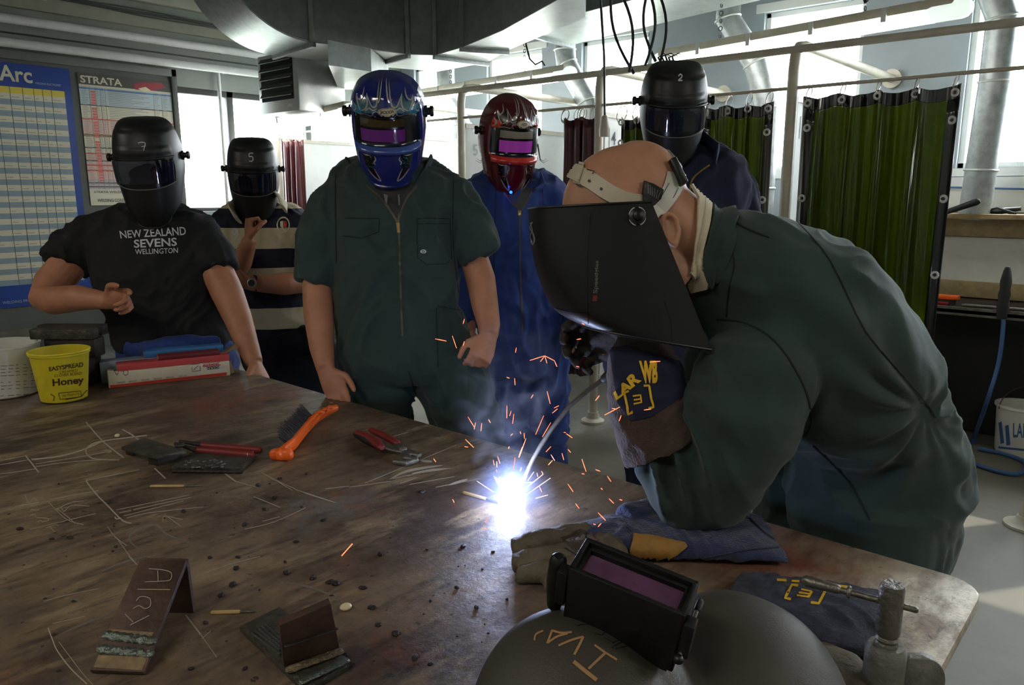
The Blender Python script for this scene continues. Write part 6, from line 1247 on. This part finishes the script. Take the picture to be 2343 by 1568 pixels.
for i in range(n):
    p = V(co_[3*i:3*i+3]); x, y, z = proj(p); k = 0
    if 1400 < x < 1680 and 930 < y < 1230 and z < 1.5:                       # gathered sleeve folds above the cuff
        w_ = max(0, 1-abs(y-1060)/150)*max(0, 1-max(0, x-1560)/110); s = (x-1440)+.35*(1100-y)
        k += .020*w_*(1-2*abs(math.sin(s/19.0+.6*math.sin(y/60)))**.8)
    r = math.hypot(x-wx, y-wy)
    if r < 420:                                                               # folds radiating from the pinched waist
        a = math.atan2(y-wy, x-wx); w_ = math.exp(-((r-110)/150)**2); sil = min(1, abs(V(nr[3*i:3*i+3]).dot(FW))*1.6); k += (.0085 if x < 2060 else .0085-.0065*min(1, (x-2060)/50))*sil*w_*math.sin(a*13+1.2*math.sin(r/70)+.7*math.sin(a*5)); k -= .022*math.exp(-(r/60)**2)
    if 1560 < x < 1900 and 700 < y < 1120 and z < 1.5:                        # soft creases across the upper sleeve
        k += .007*math.sin((y-.55*x)/23+1.5*math.sin(x/90))*max(0, 1-abs(y-900)/260)*max(0, 1-abs(x-1680)/170)
    if x > 1750 and y < 950: k += .006*math.sin((x*.77-y*.64)/26+math.sin(y/80))*max(0, min(1, (r-150)/200))*max(0, 1-abs((x-1950)*.6)/200)
    for j in range(3): co_[3*i+j] += nr[3*i+j]*k
me.vertices.foreach_set('co', co_); me.update()
cvW = obj('coverall', me, 'green_cloth', tW, split=180); trW = bvh(cvW); bm = MB()
for o_ in (cvW, bW):
    tm = o_.data.copy(); tm.transform(Matrix.Translation(loc_of(o_))); bm.from_mesh(tm); bpy.data.meshes.remove(tm)
tm = remesh(bm, .009, 14); trWB = BVHTree.FromPolygons([v.co for v in tm.vertices], [list(p.vertices) for p in tm.polygons]); bpy.data.meshes.remove(tm)
trHd = bvh(bW)
for f in ((1.74, .52, 0), (1.82, .68, 0)): shoes(tW, [V(f)], V((-1, .1, 0)).normalized())
decal('seam', [shape_line([(1640, 730), (1700, 738), (1760, 770), (1810, 830), (1845, 900), (1856, 965), (1840, 1000)], 3.5), shape_line([(1668, 545), (1680, 605), (1668, 660), (1662, 725)], 3), shape_line([(1640, 480), (1700, 520), (1760, 545)], 2.5), shape_line([(1820, 505), (1900, 600), (1980, 760), (2100, 900), (2140, 955)], 2), shape_line([(1860, 1020), (1940, 1100), (1990, 1190)], 3)], 'thread', tW, trW, .0015, thick=.0012)
cq = lambda l: cv(l, 2.8, 1180, 300)
decal('shirt_collar', [shape_poly([(1570, 428), (1596, 428), (1614, 436), (1620, 455), (1617, 514), (1606, 570), (1608, 608), (1630, 642), (1626, 656), (1592, 666), (1574, 626), (1584, 580), (1590, 528), (1590, 460)], step=4)], 'cream_cloth', tW, trWB, .007, thick=.005, maxlen=.2)
decal('collar_stitching', [shape_line([(1601, 440), (1603, 480), (1598, 530), (1590, 590), (1583, 625)], 1.5, step=5)], 'strap_beige', tW, trWB, .0135, thick=.0008)
for nm, mm_, r_, pth in (('collar_fold', 'green_cloth', .0075, ((1604, 436), (1636, 443), (1662, 465), (1678, 498), (1668, 550), (1650, 602), (1638, 640))), ('shirt_collar_fold', 'cream_cloth', .0055, ((1580, 434), (1596, 436), (1607, 446), (1612, 470), (1610, 514), (1601, 566), (1600, 606)))):
    hp_ = [trWB.ray_cast(CAM, ray(*q_).normalized())[0] for q_ in pth]; hp_ = [h_ for h_ in hp_ if h_]
    pts_ = []
    for i in range(len(hp_)-1):
        a, b, c, d = hp_[max(i-1, 0)], hp_[i], hp_[i+1], hp_[min(i+2, len(hp_)-1)]
        for k in range(6): s_ = k/6; pts_.append(.5*((2*b)+(c-a)*s_+(2*a-5*b+4*c-d)*s_*s_+(-a+3*b-3*c+d)*s_**3)-FW*.006)
    bm = MB(); tube(bm, pts_, [(r_*(.5+.5*math.sin(math.pi*(i+1)/(len(pts_)+1))), r_*1.6) for i in range(len(pts_))], 12, hint=-FW, dome=True); obj(nm, bm, mm_, tW)
decal('coverall_collar', [shape_poly([(1598, 424), (1640, 432), (1678, 462), (1690, 500), (1672, 560), (1650, 610), (1638, 655), (1628, 640), (1612, 606), (1612, 568), (1622, 514), (1624, 455), (1612, 436)], step=4)], 'green_cloth', tW, trWB, .006, thick=.007, maxlen=.2)
# headgear on the skull
HP = thing('welding_helmet', 'open black auto-darkening welding helmet worn by the bending welder', 'welding helmet', hc-UWd*.2)
decal('headband', [shape_line([(1296, 396), (1320, 402), (1348, 412), (1391, 440), (1430, 458), (1475, 466)], 38, step=5)], 'strap_beige', HP, trHd, .003, thick=.0025, maxlen=.05)
decal('rear_band', [shape_line([(1494, 488), (1519, 459), (1537, 428), (1546, 392)], 40, step=5)], 'strap_white', HP, trHd, .003, thick=.0025, maxlen=.05)
decal('band_groove', [shape_line([(1506, 492), (1530, 462), (1547, 430)], 1.6, step=5), shape_line([(1484, 480), (1508, 452), (1527, 420)], 1.6, step=5)], 'grey_plastic', HP, trHd, .0058, thick=.0004, maxlen=.05)
decal('band_holes', [shape_poly(ellipse(1351, 417, 3.2, 3.2, 12)), shape_poly(ellipse(1377, 434, 3.2, 3.2, 12)), shape_line([(1346, 392), (1362, 396), (1358, 402)], 2.5, False), shape_line([(1322, 424), (1334, 430), (1331, 424)], 2.5, False)]+[shape_line([(1304+4*k, 393), (1302+4*k, 398)], 1.6, False) for k in range(5)], 'dark_grey', HP, trHd, .0060, thick=.0003, maxlen=.05)
decal('buckle', [shape_poly([(1312, 378), (1340, 386), (1330, 416), (1299, 408)], step=5), shape_line([(1296, 402), (1330, 420)], 5, False, 4), shape_line([(1314, 376), (1340, 382)], 5, False, 4)], 'strap_beige', HP, trHd, .0060, thick=.003, maxlen=.05)
decal('adjuster_fan', [shape_poly([(1471, 416), (1492, 421), (1513, 434), (1508, 453), (1490, 470), (1468, 462), (1467, 443)], step=5)], 'black_plastic', HP, trHd, .010, thick=.008, maxlen=.06)
decal('fan_ribs', [shape_line([(1474+6*k, 424+2.6*k), (1473+4.2*k, 446+2*k)], 1.4, False) for k in range(6)], 'grey_plastic', HP, trHd, .0185, thick=.0006, maxlen=.06)
bm = MB(); p = W(1534, 372, 1.385); ax_ = (RT*.75+UP*.6-FW*.25).normalized()
prof = [(.022, 0), (.022, .009), (.018, .012)]; a_, b_ = frame(ax_, V((1, 0, 0)))
loft(bm, [[p+ax_*z+a_*(r*(1+.06*math.cos(12*t_))*math.cos(t_))+b_*(r*(1+.06*math.cos(12*t_))*math.sin(t_)) for t_ in [2*math.pi*j/72 for j in range(72)]] for r, z in prof]); obj('rear_knob', bm, 'grey_plastic', HP)
bm = MB(); q = W(1548, 396, 1.345); box(bm, q, (.013, .050, .045), (RT*.85+UP*.45).normalized(), (RT*.42-UP*.85).normalized(), -FW); obj('knob_housing', bm, 'black_plastic', HP, bevel=.003)
# the wide shell
def shellW(th, t, off=0):
    nT, nB = W(1490, 462, 1.285), W(1626, 800, 1.33); fT, fB = W(1213, 478, 1.385), W(1284, 742, 1.40); rT, rB = nT+(-SWd)*.245, nB+(-SWd)*.215
    bulge = math.sin(math.pi*t)
    n_ = nT.lerp(nB, t); f_ = fT.lerp(fB, t)+FWd*(.006*bulge-.022*max(0, (t-.8)/.2)**2*0)-RT*.010*bulge; r_ = rT.lerp(rB, t); c_ = (n_+r_)/2
    if t > .82: f_ += RT*.035*((t-.82)/.18)**2
    s, c = math.sin(th), math.cos(th); e = .74
    sx = math.copysign(abs(s)**e, s); cx = max(0, c)**e; h = (n_-r_)/2*1.02
    p = c_+(f_-c_)*cx+h*(-sx)
    if t < .35: p += -UWd*0
    return p
bm = MB(); nu, nv = 90, 40; g = [[bm.verts.new(shellW(-math.pi/2+math.pi*i/nu, j/nv)) for j in range(nv+1)] for i in range(nu+1)]
for i in range(nu):
    for j in range(nv): bm.faces.new((g[i][j], g[i+1][j], g[i+1][j+1], g[i][j+1]))
shW = obj('shell', bm, 'black_plastic', HP, solid=.004, split=60); trSW = bvh(shW)
bm = MB(); tube(bm, [shellW(-math.pi/2+math.pi*i/60, 0) for i in range(61)], .0022, 8); obj('top_rim', bm, 'black_plastic', HP)
bm = MB(); tube(bm, [shellW(-math.pi/2+math.pi*i/60, 1) for i in range(61)], .0026, 8); obj('bottom_rim', bm, 'black_plastic', HP)
bm = MB(); ff = [shellW(a, t) for a, t in ((-.5, .25), (.5, .25), (.5, .68), (-.5, .68))]; oo = -RT*.03+UP*-.01
vsx = [[bm.verts.new(p) for p in ff], [bm.verts.new(p.lerp((ff[0]+ff[2])/2, .22)+oo*.35) for p in ff]]
for k in range(4): bm.faces.new((vsx[0][k], vsx[0][(k+1) % 4], vsx[1][(k+1) % 4], vsx[1][k]))
bm.faces.new(vsx[1]); obj('filter_housing', bm, 'black_gloss', HP, smooth=False)
decal('lettering', [shape_text('Speedglas', [(1357, 671), (1362, 596), (1372, 596), (1370, 671)], .02)], 'grey_plastic', HP, trSW, .0025)
decal('logo_square', [shape_poly([(1357, 676), (1367, 676), (1366, 689), (1356, 689)])], 'carton_maroon', HP, trSW, .001)
decal('white_emblem', [shape_line([(1219, 508), (1214, 522), (1221, 535), (1224, 548), (1220, 560), (1216, 548)], 3.5, step=4), shape_line([(1215, 510), (1219, 528), (1214, 540), (1218, 555)], 2.5, step=4)], 'flame_grey', HP, trSW, .001)
decal('crease', [shape_line([(1352, 488), (1346, 560), (1345, 650), (1346, 742)], 1.5), shape_line([(1258, 700), (1300, 712), (1345, 715)], 1.5), shape_line([(1520, 690), (1535, 740), (1537, 790)], 1.5)], 'black_gloss', HP, trSW, .0008)
hp = trSW.ray_cast(CAM, ray(1458, 495).normalized())[0]; nx_ = -FW
decal('pivot_ring', [shape_line([(1458+18*math.cos(a), 495+20*math.sin(a)) for a in [math.radians(x) for x in range(s, s+70, 10)]], 4.5, False, 3) for s in (100, 190, 280, 10)], 'strap_white', HP, trSW, .0015, thick=.001)
bm = MB(); lathe(bm, hp, [(.014, -.004), (.014, .004), (.009, .006), (.008, .013), (.004, .015)], 20, nx_); obj('pivot_knob', bm, 'black_plastic', HP)
# gloves
t = thing('welding_gauntlet', 'worn brown and navy leather gauntlet with yellow lettering on the welding hand', 'glove', W(1480, 900, 1.43))
bm = MB()
tube(bm, [W(1530, 1012, 1.43), W(1505, 972, 1.43), W(1487, 920, 1.43), W(1474, 860, 1.43), W(1462, 810, 1.44), W(1455, 775, 1.46)], [.092, .086, .078, .070, .058, .042], 26)
me = remesh(bm, .004, 5); wrinkle(me, .004, 9, (1, 1, 1), 4, .3); gn = obj('cuff', me, 'suede_brown', t, split=180)
trN = bvh(gn)
hb = MB(); wr = W(1462, 800, 1.455); hand(hb, wr, W(1420, 790, 1.49)-wr, UP*.6-FW*.7, -UP*.9-RT*.2, 1.28, each=[(.7, .9, .7), (.8, 1.0, .7), (.9, 1.0, .8), (1.0, 1.0, .8)], thumb=(.5, .4)); obj('hand_part', remesh(hb, .0035, 4), 'leather_dark', t, split=180)
q6 = lambda l: cv(l, 2.36, 1350, 700)
decal('dark_panel', [shape_poly(q6([(110, 230), (200, 215), (480, 300), (520, 470), (330, 600), (220, 620), (150, 520)]), step=8)], 'navy_cloth', t, trN, .001, thick=.0015)
decal('lettering', [shape_text('LAR', q6([(135, 470), (240, 350), (280, 405), (150, 512)]), .05), shape_text('WB', q6([(265, 300), (365, 300), (360, 420), (285, 420)]), .06)], 'yellow_print', t, trN, .004)
decal('logo', [shape_line(q6(l), w_, False, 4) for l, w_ in (([(215, 458), (192, 468), (212, 582), (236, 572)], 5), ([(290, 432), (318, 432), (340, 545), (315, 552)], 5), ([(235, 485), (275, 480), (282, 522), (240, 530)], 4), ([(240, 507), (275, 502)], 4))], 'yellow_print', t, trN, .004)
t = thing('welding_gauntlet', 'dark gauntlet with tan thumb patch on the far hand under the helmet', 'glove', W(1430, 850, 1.58))
bm = MB(); tube(bm, [W(1500, 905, 1.61), W(1460, 860, 1.58), W(1435, 815, 1.56), W(1422, 785, 1.55)], [.07, .065, .055, .042], 22); ball(bm, W(1408, 788, 1.53), (.035, .03, .035))
me = remesh(bm, .005, 5); g2 = obj('cuff', me, 'navy_cloth', t, split=180); tr2 = bvh(g2)
decal('leather_patch', [shape_poly([(1376, 790), (1402, 768), (1440, 772), (1448, 800), (1400, 808), (1380, 812)], step=8)], 'leather_tan', t, tr2, .002, thick=.003)
# electrode holder and the electrode in it
t = thing('electrode_holder', 'dark electrode holder gripped in the glove with a long bent electrode', 'electrode holder', W(1400, 850, 1.47))
bm = MB(); tube(bm, [W(1440, 835, 1.47), W(1405, 852, 1.48), W(1384, 866, 1.49)], [.016, .014, .009], 14, dome=True); obj('grip', bm, 'black_rubber', t)
arc = onz(1170, 1152, TZ+.012)
R5 = [W(1390, 860, 1.49), W(1340, 898, 1.51), W(1300, 932, 1.53), W(1262, 982, 1.56), W(1236, 1022, 1.585), W(1218, 1055, 1.60), W(1196, 1105, 1.62), arc+UZ*.004]
bm = MB(); tube(bm, R5, [.0048]*7+[.004], 10); obj('electrode', bm, 'rod_grey', t)
# ================================================================== the arc, its glare, sparks and smoke
bm = MB(); ball(bm, arc+UZ*.012, (.030, .030, .028), u=24, v=16)
for v in bm.verts: v.co += (v.co-arc).normalized()*(.004*noise.noise(v.co*90)); v.co.z = max(v.co.z, TZ+.001)
ac = tag(obj('welding_arc', bm, 'arc_white'), 'blinding blue-white welding arc burning on the table top', 'welding arc')
al = bpy.data.lights.new('arc_light', 'POINT'); al.energy = 2.0; al.color = (.50, .62, 1); al.shadow_soft_size = .02; ao = bpy.data.objects.new('arc_light', al); C.objects.link(ao); ao.location = arc+UZ*.05
seg = [((455, 85), (447, 115)), ((378, 192), (405, 272)), ((455, 228), (447, 255)), ((788, 268), (782, 300)), ((970, 320), (875, 350)), ((970, 320), (942, 358)), ((970, 320), (984, 368)), ((970, 320), (1032, 352)), ((1032, 352), (1048, 390)), ((1175, 216), (1202, 212)), ((1172, 388), (1190, 392)), ((726, 458), (732, 464)), ((777, 465), (780, 508)), ((882, 592), (896, 570)), ((985, 548), (1005, 628)), ((1030, 655), (1060, 640)), ((1018, 688), (1052, 660)), ((963, 704), (912, 824)), ((1009, 748), (955, 840)), ((478, 712), (520, 780)), ((527, 748), (518, 792)), ((566, 752), (561, 802)), ((610, 728), (622, 750)), ((728, 640), (727, 720)), ((772, 694), (764, 756)), ((755, 675), (745, 705)), ((812, 806), (816, 820)), ((838, 816), (840, 852)), ((765, 820), (752, 832)), ((462, 856), (515, 908)), ((456, 902), (478, 906)), ((742, 902), (738, 916)), ((825, 905), (802, 972)), ((850, 850), (806, 970)), ((1010, 902), (978, 936)), ((898, 946), (904, 950)), ((1010, 954), (1034, 992)), ((1020, 990), (993, 1020)), ((1118, 920), (1136, 940)), ((1080, 945), (1092, 988)), ((1108, 820), (1146, 846)), ((1208, 982), (1235, 1062)), ((1296, 1050), (1324, 1060)), ((1372, 1092), (1394, 1126)), ((1207, 1076), (1212, 1078)), ((1118, 1142), (1152, 1192)), ((1330, 1168), (1340, 1178)), ((1382, 1236), (1412, 1266)), ((1450, 1242), (1454, 1246)), ((1168, 1268), (1190, 1298)), ((1312, 1326), (1360, 1376)), ((1332, 1394), (1312, 1416)), ((1282, 1398), (1284, 1402)), ((1320, 575), (1295, 608)), ((1452, 648), (1354, 700)), ((1400, 658), (1430, 662)), ((1460, 702), (1446, 738)), ((1606, 668), (1650, 662)), ((1642, 360), (1710, 356)), ((1208, 112), (1224, 120)), ((258, 980), (272, 1000)), ((380, 1240), (390, 1262)), ((606, 1362), (566, 1418)), ((566, 1424), (600, 1430)), ((668, 965), (683, 1010)), ((640, 988), (646, 1020)), ((662, 998), (664, 1034)), ((780, 972), (766, 1060)), ((822, 1036), (812, 1060)), ((920, 1070), (926, 1096)), ((950, 1060), (960, 1080)), ((936, 1158), (955, 1204)), ((660, 1050), (664, 1066)), ((268, 212), (340, 226)), ((1092, 812), (1092, 812))]
pale = [((536, 1124), (640, 1192)), ((645, 1092), (690, 1180)), ((680, 1100), (700, 1170)), ((700, 1100), (720, 1172)), ((760, 1085), (752, 1150)), ((818, 1116), (790, 1180)), ((900, 1065), (862, 1120)), ((960, 1080), (858, 1160)), ((1007, 1104), (850, 1212)), ((990, 1212), (912, 1234)), ((830, 1350), (860, 1376)), ((660, 1100), (690, 1150)), ((770, 1100), (764, 1140)), ((838, 1134), (900, 1130)), ((620, 1320), (660, 1300)), ((850, 1090), (830, 1130))]  # glare spikes of the arc, modelled as thin glowing streaks
rr = random.Random(21)
def spark(sg, m, lab, grp, r):
    (x0, y0), (x1, y1) = [(900+a/2.8, 700+b/2.8) for a, b in sg]
    da = 1.62+rr.uniform(-.14, .10)
    if m == 'glare_pale': da = 1.61
    if x0 > 1290: da = min(da, 1.33)
    if y0 > 1090 and m == 'spark_orange':
        tb_ = (onz(x0, y0, TZ)-CAM).dot(FW); da = min(da, tb_-.02)
    if math.hypot(x1-x0, y1-y0) < 4: x1 += 4
    A_, B_ = W(x0, y0, da), W(x1, y1, da+rr.uniform(-.01, .01)); bm = MB(); tube(bm, [A_, A_.lerp(B_, .5), B_], [r*.55, r, r*.7], 5); tag(obj('spark', bm, m, smooth=True), lab, 'spark', grp)
for s_ in seg:
    sx_, sy_ = 900+s_[0][0]/2.8, 700+s_[0][1]/2.8
    zn = 'before the green coverall near its hand' if sx_ < 1075 and sy_ < 850 else 'high up in front of the blue coverall' if sx_ < 1345 and sy_ < 900 else 'in front of the lettered gauntlet' if sx_ >= 1345 and sy_ < 970 else 'rising left of the arc' if sx_ < 1150 else 'in the smoke straight above the arc' if sx_ < 1215 and sy_ < 1110 else 'close to the electrode and right of the arc' if sx_ < 1290 else 'falling between the arc and the elbow'
    spark(s_, 'spark_orange', 'thin glowing orange spark '+zn, 'orange sparks '+zn, .00075)
for s_ in pale: spark(s_, 'glare_pale', 'thin pale yellow streak modelled for glare close around the arc', 'pale glare streaks close to the arc', .0005)
x0, y0 = 806, 1245; A_, B_ = onz(x0, y0, TZ+.035), onz(782, 1272, TZ+.006); bm = MB(); tube(bm, [A_, B_], .0009, 5); tag(obj('spark', bm, 'spark_orange'), 'single orange spark landing alone above the T-joint', 'spark')
# smoke drifting up from the weld: a real volume
vm = bpy.data.materials.new('weld_smoke'); vm.use_nodes = True; nt = vm.node_tree; nt.nodes.clear(); o_ = N(nt, 'ShaderNodeOutputMaterial'); pv = N(nt, 'ShaderNodeVolumePrincipled'); L = nt.links
tc = N(nt, 'ShaderNodeTexCoord'); no = N(nt, 'ShaderNodeTexNoise'); no.inputs['Scale'].default_value = 11; no.inputs['Detail'].default_value = 5; no.inputs['Distortion'].default_value = 1.6; L.new(tc.outputs['Object'], no.inputs[0])
mr = N(nt, 'ShaderNodeMapRange'); mr.inputs[1].default_value = .50; mr.inputs[2].default_value = .75; mr.inputs[3].default_value = 0; mr.inputs[4].default_value = 1; L.new(no.outputs[0], mr.inputs[0])
ds = N(nt, 'ShaderNodeVectorMath', operation='LENGTH'); mp = N(nt, 'ShaderNodeMapping'); mp.inputs['Scale'].default_value = (7.5, 7.5, 4.6); L.new(tc.outputs['Object'], mp.inputs[0]); L.new(mp.outputs[0], ds.inputs[0])
fo = N(nt, 'ShaderNodeMapRange'); fo.inputs[1].default_value = .35; fo.inputs[2].default_value = 1; fo.inputs[3].default_value = 1; fo.inputs[4].default_value = 0; L.new(ds.outputs['Value'], fo.inputs[0])
mu = N(nt, 'ShaderNodeMath', operation='MULTIPLY'); L.new(mr.outputs[0], mu.inputs[0]); L.new(fo.outputs[0], mu.inputs[1]); m2 = N(nt, 'ShaderNodeMath', operation='MULTIPLY'); m2.inputs[1].default_value = 4.5; L.new(mu.outputs[0], m2.inputs[0]); L.new(m2.outputs[0], pv.inputs['Density'])
pv.inputs['Color'].default_value = (.8, .85, 1, 1); pv.inputs['Anisotropy'].default_value = .2; L.new(pv.outputs[0], o_.inputs['Volume'])
sc_ = arc+UZ*.23+HD*.06; bm = MB(); ball(bm, sc_, (.135, .135, .22), u=20, v=14)
sm = bpy.data.meshes.new('smoke'); bm.to_mesh(sm); bm.free(); sm.transform(Matrix.Translation(-sc_)); sm.materials.append(vm); so_ = bpy.data.objects.new('smoke', sm); C.objects.link(so_); so_.location = sc_
tag(so_, 'faint bluish smoke drifting up from the welding arc', 'smoke', kind='stuff')

# fume volume added to imitate the blue bloom around the arc
vm = bpy.data.materials.new('arc_bloom'); vm.use_nodes = True; nt = vm.node_tree; nt.nodes.clear(); L = nt.links; o_ = N(nt, 'ShaderNodeOutputMaterial'); pv = N(nt, 'ShaderNodeVolumePrincipled')
tc = N(nt, 'ShaderNodeTexCoord'); ds = N(nt, 'ShaderNodeVectorMath', operation='LENGTH'); L.new(tc.outputs['Object'], ds.inputs[0])
fo = N(nt, 'ShaderNodeMapRange'); fo.inputs[1].default_value = .02; fo.inputs[2].default_value = .105; fo.inputs[3].default_value = 2.6; fo.inputs[4].default_value = 0; L.new(ds.outputs['Value'], fo.inputs[0]); L.new(fo.outputs[0], pv.inputs['Density'])
pv.inputs['Color'].default_value = (.55, .65, 1, 1); L.new(pv.outputs[0], o_.inputs['Volume'])
bm = MB(); ball(bm, V((0, 0, 0)), .105, u=24, v=16)
for v in bm.verts: v.co.z = max(v.co.z, TZ+.001-arc.z)
sm = bpy.data.meshes.new('arc_bloom'); bm.to_mesh(sm); bm.free(); sm.materials.append(vm); so_ = bpy.data.objects.new('arc_bloom', sm); C.objects.link(so_); so_.location = arc
tag(so_, 'added bluish fume volume imitating bloom around the welding arc', 'smoke', kind='stuff')
